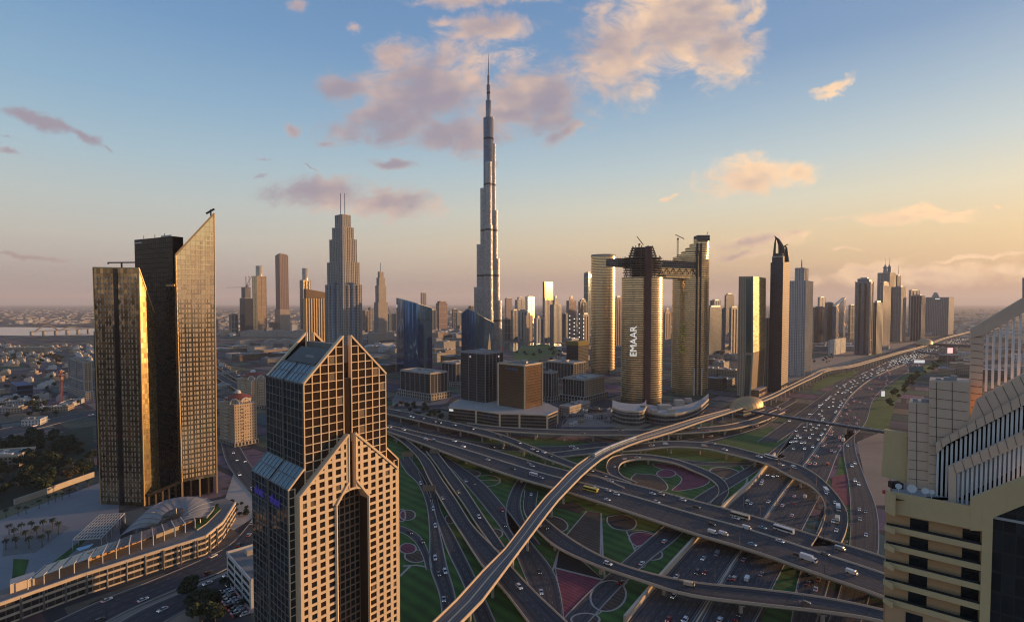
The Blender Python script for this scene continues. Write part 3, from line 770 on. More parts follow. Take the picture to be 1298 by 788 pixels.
class Wall:
    """a vertical plane: u metres along e, z up, d out of the wall"""
    def __init__(s, O, e, n): s.O, s.e, s.n = V2(O), V2(e).normalized(), V2(n).normalized()
    def pt(s, u, z, d=0.0):
        p = s.O + s.e * u + s.n * d; return (p.x, p.y, z)
    def box(s, mb, u0, u1, z0, z1, d0, d1, mat=0):
        a = s.O + s.e * u0 + s.n * d0; mb.box(a, s.e * (u1 - u0), s.n * (d1 - d0), z0, z1, mat)
    def cell(s, u0, u1, z0, z1, d):
        q = [s.pt(u0, z0, d), s.pt(u1, z0, d), s.pt(u1, z1, d), s.pt(u0, z1, d)]
        return q if s.e.cross(Vector((0, 0, 1))).dot(s.n) > 0 else q[::-1]
PANE_BROWN = M('brown_glass', (.045, .026, .016), .12, .25, var=.35, scale=.09)
BLIND = M('pale_blind_glass', (.17, .12, .08), .3, .1, var=.4); BLIND2 = M('clear_glass', (.03, .035, .04), .05, .5, var=.4)
PANE_DARK = M('dark_glass', (.020, .026, .030), .08, .2, var=.35, scale=.09)
SKYL = M('skylight_glass', (.10, .15, .18), .15, .35, var=.12, scale=.1)
RIB = M('ribbed_roof_metal', (.22, .22, .20), .5, .35)
FRAME_D = M('shaded_frame', (.20, .19, .175), .7, var=.15)  # grey side frames: the cream grid with its shade put into the colour

# ---------------------------------------------------------------- arched tower with twin gables
def arched_tower():
    C = Vector((-84.2, 215, 0)); r = dirv(39); l = dirv(-46); n = dirv(129); nl = dirv(-46 - 90)
    t = thing('arched_tower', 'cream gridded office tower with pointed twin gables and a tall arched recess', 'tower', (C.x, C.y, 0))
    P = lambda a, b: tuple((C + r * a + l * b))[:2]
    EA, AP, D = 134.5, 153.0, 37.0
    gz = lambda u: EA + (AP - EA) * (u / 18.7 if u <= 20.5 else (41 - u) / 18.7)
    ub = MB()                                                       # upper block
    poly = [P(0, 0), P(41, 0), P(41, D), P(0, D)]
    ub.prism(poly, 88, EA, 0, 1)
    tb = tuple(P(a, b) for a, b in ((7, 2.2), (34, 2.2), (34, D - 2.2), (7, D - 2.2)))
    ub.prism(list(tb), EA, 141, 0, 1)
    ub.build('upper_block', [PANE_BROWN, ROOFG], t)
    gb = MB()                                                       # gable walls, thin, front and back
    for b0, b1 in ((-.02, 2.2), (D - 2.2, D + .02)):
        for a0, a1 in ((.01, 18.7), (22.3, 40.99)):
            z0, z1 = EA - .5, EA - .5
            pf = [(a0, z0), (a1, z0), (a1, gz(a1)), (a0, gz(a0))]
            F0 = [(*P(a, b0), z) for a, z in pf]; F1 = [(*P(a, b1), z) for a, z in pf]
            gb.face(F0, 0); gb.face(F1[::-1], 1)
            for i in range(4):
                j = (i + 1) % 4; gb.face([F0[j], F0[i], F1[i], F1[j]], 1)
    gb.build('gable_wall', [PANE_BROWN, STONE], t)
    sl = MB()                                                       # glass slopes over the side eaves, ribbed metal above
    for a0, a1, a2 in ((0, 6.6, 13.5), (41, 34.4, 27.5)):
        q = lambda a, b, z: (*P(a, b), z)
        for b0, b1 in ((2.3, 17.6), (19.4, D - 2.3)):
            f = [q(a0, b0, EA), q(a1, b0, EA + 6.4), q(a1, b1, EA + 6.4), q(a0, b1, EA)]
            sl.face(f if a0 == 0 else f[::-1], 0)
            for k in range(5):
                b = b0 + (b1 - b0) * k / 4
                sl.bar(q(a0, b, EA + .1), q(a1, b, EA + 6.5), .35, .3, 2)
            for f_ in (0, .5, 1): sl.bar(q(a0 + (a1 - a0) * f_, b0, EA + .12 + 6.4 * f_), q(a0 + (a1 - a0) * f_, b1, EA + .12 + 6.4 * f_), .4, .3, 2)
        f = [q(a1, 3, EA + 6.9), q(a2, 3, EA + 12.6), q(a2, D - 8, EA + 12.6), q(a1, D - 8, EA + 6.9)]
        sl.face(f if a0 == 0 else f[::-1], 1)
        for k in range(30):
            b = 3 + (D - 11) * k / 29
            sl.bar(q(a1, b, EA + 7.0), q(a2, b, EA + 12.7), .35, .35, 1)
        sl.face([q(a2, 3, EA + 12.6), q(a2, 3, EA + 5), q(a2, D - 8, EA + 5), q(a2, D - 8, EA + 12.6)], 1)
    sl.build('roof_slope', [SKYL, RIB, STEEL], t)
    rp = MB(); rp.box(P(9, 8), r * 8, l * 8, 140.9, 144.5, 0); rp.box(P(19, 26), r * 6, l * 7, 140.9, 146, 0)
    rp.build('roof_plant', [PLANT], t)
    # gable edges and grid on the front
    W = Wall(C, r, n); bars = MB(); cells = []
    us = [0.22, 3.9, 7.6, 11.3, 15.0, 18.5]
    zs = [88 + 3.55 * k for k in range(20)]
    for half in (0, 1):
        fx = (lambda u: u) if half == 0 else (lambda u: 41 - u)
        for u in us:
            a0, a1 = sorted((fx(u - .22), fx(u + .22)))
            W.box(bars, a0, a1, 88, gz(min(max(a0, .01), 40.9)) - .05 if half == 0 else gz(a1) - .05, .05, .40)
        for z in zs:
            lo = 0 if z < EA else (z - EA) / (AP - EA) * 18.7
            if lo > 18: continue
            a0, a1 = sorted((fx(lo), fx(18.6)))
            W.box(bars, a0, a1, z - .16, z + .16, .05, .36)
        bars.bar(W.pt(fx(0), EA, .3), W.pt(fx(18.7), AP, .3), .75, .7)
        for i in range(5):
            for z0, z1 in zip(zs, zs[1:]):
                a, b = us[i] + .25, us[i + 1] - .25
                za = EA + (AP - EA) * a / 18.7 - .6
                if z1 - .2 < za:
                    x0, x1 = sorted((fx(a), fx(b))); cells.append(W.cell(x0, x1, z0 + .2, z1 - .2, .06))
    bars.build('stone_grid', STONE, t)
    panes(t, cells, [PANE_BROWN, BLIND, BLIND2], 40, tilt=.08)
    # back gable frame edges seen over the roof
    bk = MB()
    for a0, a1 in ((0, 18.7), (41, 22.3)):
        bk.bar((*P(a0, D - 2.3), EA), (*P(a1, D - 2.3), AP), .9, .9); bk.bar((*P(a1, D - 2.3), EA), (*P(a1, D - 2.3), AP), .9, .9)
    bk.build('gable_frame', STONE, t)
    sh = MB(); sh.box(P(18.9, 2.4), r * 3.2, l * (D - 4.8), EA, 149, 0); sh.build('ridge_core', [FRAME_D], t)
    # left side face of the upper block
    WL = Wall(C, l, nl); gl = MB(); cl = []
    ul = [.2 + (D - .4) * k / 10 for k in range(11)]
    for i, u in enumerate(ul): WL.box(gl, u - .13, u + .13, 88, EA, .05, .22 if i != 5 else .8)
    for z in zs:
        if z < EA: WL.box(gl, 0, D, z - .12, z + .12, .05, .19)
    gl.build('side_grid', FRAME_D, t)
    for i in range(10):
        for z0, z1 in zip(zs, zs[1:]):
            if z1 < EA + 1: cl.append(WL.cell(ul[i] + .2, ul[i + 1] - .2, z0 + .2, min(z1, EA) - .2, .03))
    panes(t, cl, [PANE_DARK, BLIND2], 0, tilt=.08)
    # middle storeys: a wider block with glass shoulders
    M0, M1, ME, MT = -7.0, 48.0, 93.0, 100.0
    mb = MB(); mb.prism([P(M0, 0), P(12, 0), P(12, D), P(M0, D)], 0, ME, 0, 1); mb.prism([P(28.7, 0), P(M1, 0), P(M1, D), P(28.7, D)], 0, ME, 0, 1)
    mb.prism([P(12, 3.5), P(28.7, 3.5), P(28.7, D), P(12, D)], 0, ME, 0, 1)
    mb.build('lower_block', [PANE_DARK, ROOFG], t)
    for a0, a1 in ((M0, 0), (M1, 41)):
        ss = MB(); q = lambda a, b, z: (*P(a, b), z)
        for b0, b1 in ((0, 17.6), (19.4, D)):
            f = [q(a0, b0, ME), q(a1, b0, MT), q(a1, b1, MT), q(a0, b1, ME)]
            ss.face(f if a0 < 0 else f[::-1], 0)
            for k in range(6): b = b0 + (b1 - b0) * k / 5; ss.bar(q(a0, b, ME + .1), q(a1, b, MT + .1), .3, .25, 1)
            for f_ in (0, .5, 1): ss.bar(q(a0 + (a1 - a0) * f_, b0, ME + .1 + 7 * f_), q(a0 + (a1 - a0) * f_, b1, ME + .1 + 7 * f_), .45, .3, 1)
        ss.face([q(a0, -.01, ME), q(a1, -.01, ME), q(a1, -.01, MT)][::(1 if a0 < 0 else -1)], 2)
        ss.bar(q(a0, -.2, ME), q(a1, -.2, MT), .55, .6, 3)
        ss.build('glass_shoulder', [SKYL, STEEL, PANE_BROWN, STONE], t)
    WL2 = Wall(C + r * M0, l, nl); g2 = MB(); c2 = []
    z2 = [ME - 3.4 * k for k in range(28)]
    for i, u in enumerate(ul): WL2.box(g2, u - .13, u + .13, 0, ME, .05, .24 if i != 5 else .9)
    for z in z2: WL2.box(g2, 0, D, z - .13, z + .13, .05, .20)
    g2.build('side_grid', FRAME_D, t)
    for i in range(10):
        for z0, z1 in zip(z2[1:], z2): c2.append(WL2.cell(ul[i] + .2, ul[i + 1] - .2, z0 + .2, z1 - .2, .03))
    panes(t, c2, [PANE_DARK, BLIND2], 0, tilt=.08)
    th = MB()
    for a0, a1 in ((M0, -4), (45, M1)):
        for a in (a0 + .2, a1 - .2): W.box(th, a - .2, a + .2, 0, ME, .04, .34)
        for z in z2: W.box(th, a0, a1, z - .14, z + .14, .04, .30)
        if a0 < 0: th.bar(W.pt(a0, ME, .2), W.pt(0, MT, .2), .5, .5)
    th.build('stone_grid', STONE, t)
    lettering('dusit', 5.0, LETTER_B, t, WL2.pt(33, 84.5, .5), -l, (0, 0, 1), 'sign_lettering')
    lettering('thani', 5.0, LETTER_B, t, WL2.pt(16.5, 84.5, .5), -l, (0, 0, 1), 'sign_lettering')
    # front wing with the arch: heavy stone wall, square windows
    FA, FB, FE, FT, ZSP, ZAT = -4.0, 45.0, 90.0, 111.0, 80.5, 87.0
    A0, A1 = 12.0, 28.7; mid = 20.35
    fz = lambda u: FE + (FT - FE) * min(1, (u - FA) / (18.8 - FA)) if u <= mid else FE + (FT - FE) * min(1, (FB - u) / (FB - 21.9))
    wz = MB()
    def slab(a0, a1, z0a, z0b, d0=-.4, d1=3.0):
        pf = [(a0, z0a), (a1, z0b), (a1, fz(a1 - (1e-4 if a1 > mid else 0))), (a0, fz(a0))]
        F0 = [W.pt(a, z, d1) for a, z in pf]; F1 = [W.pt(a, z, d0) for a, z in pf]
        wz.face(F0, 0); wz.face(F1[::-1], 1)
        for i in range(4):
            j = (i + 1) % 4; wz.face([F0[j], F0[i], F1[i], F1[j]], 2)
    slab(FA, A0, 0, 0); slab(A1, FB, 0, 0)
    K = 7                                                            # pieces over the arch
    az = lambda u: ZSP + (ZAT - ZSP) * math.sqrt(max(0, 1 - ((u - mid) / ((A1 - A0) / 2)) ** 2))
    for i in range(K):
        u0, u1 = A0 + (18.8 - A0) * i / K, A0 + (18.8 - A0) * (i + 1) / K; slab(u0, u1, az(u0), az(u1), -3.4)
        u0, u1 = 21.9 + (A1 - 21.9) * i / K, 21.9 + (A1 - 21.9) * (i + 1) / K; slab(u0, u1, az(u0), az(u1), -3.4)
    pf = [(18.8, az(18.8)), (21.9, az(21.9)), (21.9, 107), (18.8, 107)]
    F0 = [W.pt(a, z, 1.2) for a, z in pf]; wz.face(F0, 0)
    ub2 = [W.pt(a, z, -3.4) for a, z in pf]; wz.face([F0[0], ub2[0], ub2[1], F0[1]], 2); wz.face([F0[3], F0[2], ub2[2], ub2[3]], 1)
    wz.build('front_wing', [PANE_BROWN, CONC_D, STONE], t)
    sg = MB(); fc = []
    zz = [FT - 3.33 * k for k in range(33)]
    def side(u_edges, lo, hi):
        for i, u in enumerate(u_edges):
            w = .80
            a0, a1 = max(lo, u - w), min(hi, u + w)
            def base(a): return az(a) + .1 if A0 < a < A1 else 0
            zb = max(base(a0), base(a1)); zt = min(fz(a0), fz(a1)) - .05
            if zt > zb: W.box(sg, a0, a1, zb, zt, 3.0, 3.42)
        for z in zz:
            a0 = max(lo, FA + (z - FE) / (FT - FE) * (18.8 - FA)) if (z > FE and hi < mid) else lo
            a1 = min(hi, FB - (z - FE) / (FT - FE) * (FB - 21.9)) if (z > FE and lo > mid) else hi
            if z < ZAT + 2.2:
                if hi < mid: a1 = min(a1, A0 + (0 if z < ZSP else (18.8 - A0) * min(1, (z - ZSP) / 8.5)))
                else: a0 = max(a0, A1 - (0 if z < ZSP else (A1 - 21.9) * min(1, (z - ZSP) / 8.5)))
            if a1 - a0 > .4: W.box(sg, a0, a1, z - .56, z + .56, 3.0, 3.38)
        for i in range(len(u_edges) - 1):
            a, b = u_edges[i] + .80, u_edges[i + 1] - .80
            for z0, z1 in zip(zz[1:], zz):
                zt = min(fz(a), fz(b)) - .4
                zlo = max(az(a) if A0 < a < A1 else 0, az(b) if A0 < b < A1 else 0)
                if z1 - .62 < zt and z0 + .62 > zlo and b - a > .3: fc.append(W.cell(a, b, z0 + .56, z1 - .56, 3.04))
    side([FA + .55, -.1, 3.9, 7.9, 11.5, 15.6, 18.2], FA, 18.8); side([22.5, 25.2, 29.2, 33.2, 37.1, 41.1, FB - .55], 21.9, FB)
    sg.bar(W.pt(FA, FE, 3.2), W.pt(18.8, FT, 3.2), 1.25, .9); sg.bar(W.pt(21.9, FT, 3.2), W.pt(FB, FE, 3.2), 1.25, .9)
    sg.bar(W.pt(18.6, az(18.6), 3.2), W.pt(18.6, FT, 3.2), .8, .9); sg.bar(W.pt(22.1, az(22.1), 3.2), W.pt(22.1, FT, 3.2), .8, .9)
    sg.build('stone_grid', STONE, t)
    panes(t, fc, [PANE_BROWN, BLIND, BLIND2], 100, tilt=.06)
    ar = MB()                                                        # arch trim
    pts = [(A0 + .2, 0), (A0 + .2, ZSP + 1.5), (18.3, ZAT + 3.2)]
    for a, b in zip(pts, pts[1:]): ar.bar(W.pt(*a, 3.45), W.pt(*b, 3.45), 1.1, .9)
    pts = [(A1 - .2, 0), (A1 - .2, ZSP + 1.5), (22.4, ZAT + 3.2)]
    for a, b in zip(pts, pts[1:]): ar.bar(W.pt(*a, 3.45), W.pt(*b, 3.45), 1.1, .9)
    N = 16
    for i in range(N):
        a, b = A0 + (A1 - A0) * i / N, A0 + (A1 - A0) * (i + 1) / N
        ar.bar(W.pt(a, az(a) + .2, 3.3), W.pt(b, az(b) + .2, 3.3), .7, .8)
    jb = MB()
    for k in (0, 1):
        u = A0 if k == 0 else A1
        a0, a1 = (u, u + .35) if k == 0 else (u - .35, u)
        W.box(jb, a0, a1, 0, ZSP, -3.4, 2.6)
    ar.build('arch_surround', STONE, t); jb.build('arch_jamb', BRONZE, t)  # jambs in dark bronze, standing in for shade inside the arch
    rw = MB(); rc = []                                               # windows at the back of the arch recess
    WR = Wall(C + l * 3.5, r, n)
    ur = [12.6 + (28.1 - 12.6) * k / 6 for k in range(7)]
    for u in ur: WR.box(rw, u - .22, u + .22, 0, 86, .05, .4)
    for z in zz:
        if z < 86: WR.box(rw, A0 + .4, A1 - .4, z - .3, z + .3, .05, .36)
    rw.build('recess_grid', M('shaded_recess_stone', (.30, .20, .12), .8), t)  # cream stone darkened: the recess shade is put into the colour
    for i in range(6):
        for z0, z1 in zip(zz[1:], zz):
            if z1 < 86: rc.append(WR.cell(ur[i] + .3, ur[i + 1] - .3, z0 + .4, z1 - .4, .08))
    panes(t, rc, PANE_DARK, 0)
arched_tower()

# ---------------------------------------------------------------- pair of dark glass towers on the left
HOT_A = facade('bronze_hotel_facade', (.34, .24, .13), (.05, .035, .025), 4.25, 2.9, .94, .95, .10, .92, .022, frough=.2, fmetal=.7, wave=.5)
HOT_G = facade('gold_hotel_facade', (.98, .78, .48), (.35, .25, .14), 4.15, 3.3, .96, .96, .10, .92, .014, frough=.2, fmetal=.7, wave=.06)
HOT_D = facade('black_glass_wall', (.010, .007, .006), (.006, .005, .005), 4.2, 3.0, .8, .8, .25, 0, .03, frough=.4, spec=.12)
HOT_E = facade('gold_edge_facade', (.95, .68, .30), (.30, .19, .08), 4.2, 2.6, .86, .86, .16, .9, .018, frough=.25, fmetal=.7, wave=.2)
def lean_prism(mb, base, top, mats, roof=1):
    """base / top: lists of 3D points, counter-clockwise from above"""
    n = len(base); NV, NU = 16, 6
    for i in range(n):
        j = (i + 1) % n; d = (Vector(base[j]) - Vector(base[i])).length
        A0, A1, B0, B1 = Vector(base[i]), Vector(base[j]), Vector(top[i]), Vector(top[j])
        S = lambda u, v: A0.lerp(A1, u).lerp(B0.lerp(B1, u), v)
        for a in range(NV):
            for b in range(NU):
                q = [(b / NU, a / NV), ((b + 1) / NU, a / NV), ((b + 1) / NU, (a + 1) / NV), (b / NU, (a + 1) / NV)]
                p = [S(*k) for k in q]; mb.face(p, mats[i], [(k[0] * d, r.z) for k, r in zip(q, p)])
    mb.face(top, roof)
def at_depth(px, y, z):
    k = (px - CX) / F
    return Vector((k * (y * CP + (CAMH - z) * SP), y, z))
def bronze_tower():
    B = [gp(128, 638.5), gp(183, 641), None, None]
    e = dirv(20); B[2] = B[1] + e * along(B[1], e, 203.5); B[3] = B[0] + e * 14
    zt = zat(B[1], 340)
    T = [at_depth(118, B[0].y, zat(B[0], 339)), at_depth(176, B[1].y, zt), at_depth(195.5, B[2].y, zat(B[2], 396)), None]
    T[3] = at_depth(136, B[3].y, zat(B[3], 348))
    o = B[1]
    t = thing('glass_tower', 'shorter bronze glass tower at left with a slanting golden edge and paired window columns', 'tower', tuple(V2(o)))
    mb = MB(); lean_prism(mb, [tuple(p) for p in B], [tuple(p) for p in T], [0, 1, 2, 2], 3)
    mb.build('body', [HOT_A, HOT_E, HOT_D, DARKM], t)
    # dark joint down the middle of the broad face
    f = MB()
    for a, b in ((.44, .53),):
        p0, p1 = B[0].lerp(B[1], a), B[0].lerp(B[1], b); q0, q1 = T[0].lerp(T[1], a), T[0].lerp(T[1], b)
        n = Vector((-.17, -1, 0)) * .35
        f.face([p0 + n, p1 + n, q1 + n, q0 + n]); f.face([p0, p0 + n, q0 + n, q0]); f.face([p1 + n, p1, q1, q1 + n])
    f.build('joint_panel', [M('joint_glass', (.012, .014, .018), .06, .2)], t)
    c = MB()
    for a, b in ((B[1], T[1]), (B[0], T[0])): c.bar(a, b, .7, .7)
    c.bar(T[0], T[1], .8, 1.0); c.bar(T[1], T[2], .8, .8); c.build('edge_trim', [GOLDM], t)
    k = MB()
    m = T[0].lerp(T[1], .55) + Vector((0, 4, 0))
    k.bar(m, m + Vector((0, 0, 4.5)), .9); k.bar(m + Vector((-11, 0, 4.6)), m + Vector((11, 0, 4.8)), 1.0); k.bar(m + Vector((-11, 0, 4.6)), m + Vector((-11, 0, 3.4)), .8)
    k.build('window_cleaning_crane', [DARKM], t)
    # windows: light panes set in the bronze wall
    cells = []
    cols = [.07, .14, .24, .31, .38, .58, .65, .75, .82, .91]
    H = T[0].z - 4
    for kk in range(44):
        z0 = 3 + kk * 4.25
        if z0 + 3 > H - 2: break
        for cx in cols:
            a = B[0].lerp(B[1], cx); b = T[0].lerp(T[1], cx)
            d = (B[1] - B[0]).normalized(); n = Vector((d.y, -d.x, 0)) * .12
            p = a.lerp(b, z0 / b.z); q = a.lerp(b, (z0 + 2.7) / b.z)
            cells.append([tuple(p - d * .62 + n), tuple(p + d * .62 + n), tuple(q + d * .62 + n), tuple(q - d * .62 + n)])
    panes(t, cells, M('curtained_glass', (.40, .32, .24), .3, .3, var=.5, scale=.3), 60, tilt=.03)
    s = MB(); w0 = gp(121, 600); s.prism([(w0.x - 9, w0.y + 14), (w0.x + 10, w0.y + 10), (w0.x + 12, w0.y + 26), (w0.x - 7, w0.y + 30)], 0, zat((w0.x, w0.y + 12), 420), 0, 1)
    s.build('side_wing', [facade('teal_side_glass', (.05, .09, .10), (.02, .03, .033), 4.2, 3, .6, .6, .1, .5), DARKM], t)
bronze_tower()
def golden_tower():
    A = gp(231, 633); e = dirv(50); Bp = A + e * along(A, e, 275)
    w = dirv(-62)
    t = thing('glass_tower', 'taller golden glass tower at left with a sail shaped slanted top beside a black slab', 'tower', tuple(V2(A)))
    back = dirv(-40)
    C_, D_ = Bp + back * 14, A + back * 14
    za, zb = zat(A, 323), zat(Bp, 270.5)
    Z0 = 15.0
    base = [A + Vector((0, 0, Z0)), Bp + Vector((0, 0, Z0)), C_ + Vector((0, 0, Z0)), D_ + Vector((0, 0, Z0))]
    top = [at_depth(222.5, A.y, za), at_depth(271.5, Bp.y, zb), at_depth(267, C_.y, zb - 6), at_depth(219, D_.y, za - 6)]
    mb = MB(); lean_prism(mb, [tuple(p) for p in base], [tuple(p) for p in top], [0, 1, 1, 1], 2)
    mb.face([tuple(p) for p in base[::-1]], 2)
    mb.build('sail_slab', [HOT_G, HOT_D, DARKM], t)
    cells = []; d = e; n = dirv(140) * .22
    for kk in range(60):
        z0 = Z0 + 3 + kk * 4.15
        for i in range(11):
            f = (i + .75) / 11.5
            if i % 2: f -= .012
            p = base[0].lerp(base[1], f); q = top[0].lerp(top[1], f)
            if z0 + 9 > q.z - 4: continue
            if kk > 42 and (i < 1): continue
            a = p.lerp(q, (z0 - Z0) / (q.z - Z0)); b = p.lerp(q, (z0 + 2.6 - Z0) / (q.z - Z0)); hw = .85 if i % 2 else .5
            cells.append([tuple(a - d * hw + n), tuple(a + d * hw + n), tuple(b + d * hw + n), tuple(b - d * hw + n)])
    panes(t, cells, M('bright_curtained_glass', (.72, .54, .33), .3, .2, var=.3, scale=.3), 80, tilt=.05)
    ed = MB(); ed.bar(top[0], top[1], 1.4, 1.4); ed.bar(base[0], top[0], .9, .9); ed.bar(base[1], top[1], .8, .8); ed.build('edge_trim', [GOLDM, DARKM], t)
    cr = MB(); m = top[0].lerp(top[1], .86) + Vector((-1, 5, 0)); cr.bar(m, m + Vector((0, 0, 9)), .9); cr.bar(m + Vector((-4, 0, 5.5)), m + Vector((3, 0, 9.5)), 1.3)
    cr.build('window_cleaning_crane', [DARKM], t)
    col = MB()                                                        # tall columns at the foot
    for i in range(5):
        p = A.lerp(Bp, i / 4)
        c = MB(); c.box(p - e * .6 - dirv(140) * .2, e * 1.2, dirv(140) * 1.6, 0, Z0 + .5, 0); c.build('column', [BRONZE if i % 2 else GOLDM], t)
    k = MB(); k.prism([tuple(p)[:2] for p in (A + e * 2 + back * 4, Bp - e * 2 + back * 4, C_ - e * 2, D_ + e * 2)], 0, Z0, 0, 0); k.build('lobby_glass', [HOT_D], t)
    # black slab
    a = A + back * 3; s_end = along(a, w, 178)
    bl = MB(); z1 = zat(a + w * s_end * .5, 301.5); bk = dirv(28)
    q = [a + w * s_end, a + w * 5.0, a + w * 5.0 + bk * 9, a + w * s_end + bk * 9]
    off = Vector((0, 0, 0))
    lean_prism(bl, [tuple(p) for p in q], [tuple(V2(p) + off + Vector((0, 0, z1))) for p in q], [0, 0, 0, 0], 1)
    bl.build('black_slab', [HOT_D, DARKM], t)
    st = MB()
    for f0, f1, z in ((.72, .97, z1 + .6), (.03, .2, z1 - 3)):
        st.bar(V2(q[0].lerp(q[1], f0)) + off + Vector((0, 0, z)), V2(q[0].lerp(q[1], f1)) + off + Vector((0, 0, z)), .5, 1.2)
    for f0 in (.2, .5, .75): st.bar(V2(q[0].lerp(q[1], f0)) + off + Vector((0, 3, z1)), V2(q[0].lerp(q[1], f0)) + off + Vector((0, 3, z1 + 3.4)), .5)
    st.build('roof_railing', [STEEL], t)
    # lower black block with a lit terrace
    zb2 = zat(A + w * 8, 363); lo = MB(); f0 = A - dirv(28) * 2.0
    P4 = [f0 + w * 13, f0 + w * .6, f0 + w * .6 + bk * 5, f0 + w * 13 + bk * 5]
    lean_prism(lo, [tuple(p) for p in P4], [tuple(V2(p) + off * .7 + Vector((0, 0, zb2))) for p in P4], [0, 0, 0, 0], 1)
    lo.build('lower_block', [HOT_D, ROOFW], t)
    pr = MB()
    pr.bar(V2(P4[0]) + off * .7 + Vector((0, 0, zb2 + .9)), V2(P4[1]) + off * .7 + Vector((0, 0, zb2 + .9)), .5, 1.8)
    pr.build('terrace_parapet', [GOLDM], t)
    sk = MB()
    g0, g1 = gp(188, 640), A
    for i in range(6):
        p = g0.lerp(g1, i / 5); sk.box(p, w * 1.4, dirv(28) * 1.4, 0, 8 + i * 1.5, 0)
    sk.bar(g0 + Vector((0, 0, 8)), g1 + Vector((0, 0, 15.8)), 1.2, 2.2); sk.build('sloping_colonnade', [BRONZE], t)
golden_tower()

# ---------------------------------------------------------------- podium with the sweeping canopy
def podium():
    ZT = 12.2
    fr = [gp(x, y, ZT) for x, y in ((-90, 796), (0, 765), (102, 729), (180, 704.5), (260, 680), (282, 662), (298, 637))]
    bk = [gp(x, y, ZT) for x, y in ((286, 631), (240, 640), (205, 661), (152, 683), (95, 701), (40, 735), (-90, 775))]
    t = thing('retail_podium', 'long low podium of three banded storeys with a roof terrace below the golden tower', 'podium', tuple(V2(fr[2])))
    mb = MB(); poly = [tuple(p)[:2] for p in fr + bk]
    mb.prism(poly, 0, ZT, 0, 1)
    mb.build('body', [facade('podium_bays', (.04, .038, .036), (.10, .09, .08), 4.0, 3.4, .85, .8, .2, .1, .02), M('terrace_paving', (.22, .19, .16), .9, scale=.15)], t)
    for z0, z1, o in ((.1, 1.0, .5), (3.9, 5.1, .7), (8.0, 9.2, .8), (11.4, 13.2, 1.0)):
        b = MB()
        for a, c in zip(fr, fr[1:]):
            d = (c - a).normalized(); n = Vector((d.y, -d.x, 0))
            b.box(a - n * .3, c - a, n * o, z0, z1, 0)
        b.build('floor_band', [PARAPET], t)
    for i in range(19):
        a = catmull(fr, 40)[i * 2 + 1]
        m = MB(); m.box(a + Vector((-.4, -1.1, 0)), Vector((.8, 0, 0)), Vector((0, .8, 0)), 0, ZT, 0); m.build('fin', [CONC_D], t)
    # lit terrace wall with small windows
    w0, w1 = gp(112, 711, ZT), gp(247, 660, ZT); d = (w1 - w0); n = Vector((d.y, -d.x, 0)).normalized()
    m = MB(); m.box(w0 - n * 1.0, d, n, ZT, ZT + 5.2, 0); m.build('terrace_wall', [M('amber_wall', (.60, .36, .17), .8)], t)
    for i in range(16):
        m = MB(); p = w0.lerp(w1, (i + .5) / 16); dd = d.normalized(); m.box(p + n * .02, dd * 1.6, n * .12, ZT + .4, ZT + 2.4, 0); m.build('opening', [DARKM], t)
    m = MB(); p = w0.lerp(w1, .56); dd = d.normalized(); m.box(p + n * .2, dd * 15, n * 4, ZT, ZT + 5.6, 0, 1); m.build('terrace_kiosk', [CONC, ROOFG], t)
    # glass lean-to with white ribs
    g0 = [gp(35, 736, ZT + 5), gp(100, 712, ZT + 5.5), gp(180, 684, ZT + 6), gp(247, 658, ZT + 6.5)]
    g1 = [gp(58, 716, ZT + 3), gp(98, 702, ZT + 4), gp(175, 675, ZT + 6.5), gp(240, 651, ZT + 8)]
    A, B = catmull(g0, 27), catmull(g1, 27); m = MB(); rb = MB()
    for i in range(26): m.face([A[i], A[i + 1], B[i + 1], B[i]])
    m.build('glass_canopy', [M('lean_to_glass', (.16, .16, .17), .25, .2)], t)
    for i in range(0, 27, 2):
        rb.bar(A[i] + Vector((0, 0, .2)), B[i] + Vector((0, 0, .2)), .45, .45); rb.bar(Vector((A[i].x, A[i].y, ZT)), A[i] + Vector((0, 0, .2)), .4)
    rb.build('canopy_rib', [WHITE], t)
    # stainless loop canopy
    o = [(152, 679, 13), (176, 655, 18), (200, 637, 22), (225, 630, 23), (250, 629, 23), (266, 633, 21), (272, 641, 19), (262, 655, 17.5)]
    i_ = [(197, 668, 13.5), (202, 661, 18), (207, 652, 21), (219, 645, 21.5), (231, 643, 21.5), (234, 647, 20.5), (229, 655, 19), (216, 668, 17.5)]
    A, B = catmull(GP(o), 44), catmull(GP(i_), 44); m = MB(); rb = MB()
    for k in range(43):
        for s in range(5):
            f = lambda P, Q, q: P.lerp(Q, q) + Vector((0, 0, 2.2 * math.sin(math.pi * q)))
            m.face([f(A[k], B[k], s / 5), f(A[k + 1], B[k + 1], s / 5), f(A[k + 1], B[k + 1], (s + 1) / 5), f(A[k], B[k], (s + 1) / 5)][::-1], 0, smooth=True)
        m.face([A[k] - Vector((0, 0, 1.2)), A[k + 1] - Vector((0, 0, 1.2)), A[k + 1], A[k]], 0)
        if k % 3 == 0:
            pp = [f(A[k], B[k], s / 6) + Vector((0, 0, .15)) for s in range(7)]
            for a, b in zip(pp, pp[1:]): rb.bar(a, b, .25, .25)
    m.build('loop_canopy', [M('canopy_metal', (.30, .285, .27), .6, .2, var=.15)], t); rb.build('canopy_seam', [STEEL], t)
    for q in (3, 12, 20, 30, 40):
        m = MB(); p = A[q].lerp(B[q], .3); m.cyl((p.x, p.y), .5, ZT if q > 6 else 0, p.z + .4, 8); m.build('canopy_post', [STEEL], t)
    for px in ([(70, 718), (97, 706), (100, 711), (80, 720)], [(96, 695), (119, 688.5), (113, 694), (100, 698)]):
        m = MB(); pts = [gp(x, y, ZT) for x, y in px]; m.face([(p.x, p.y, ZT + .12) for p in pts]); m.build('pool', [POOL], t)
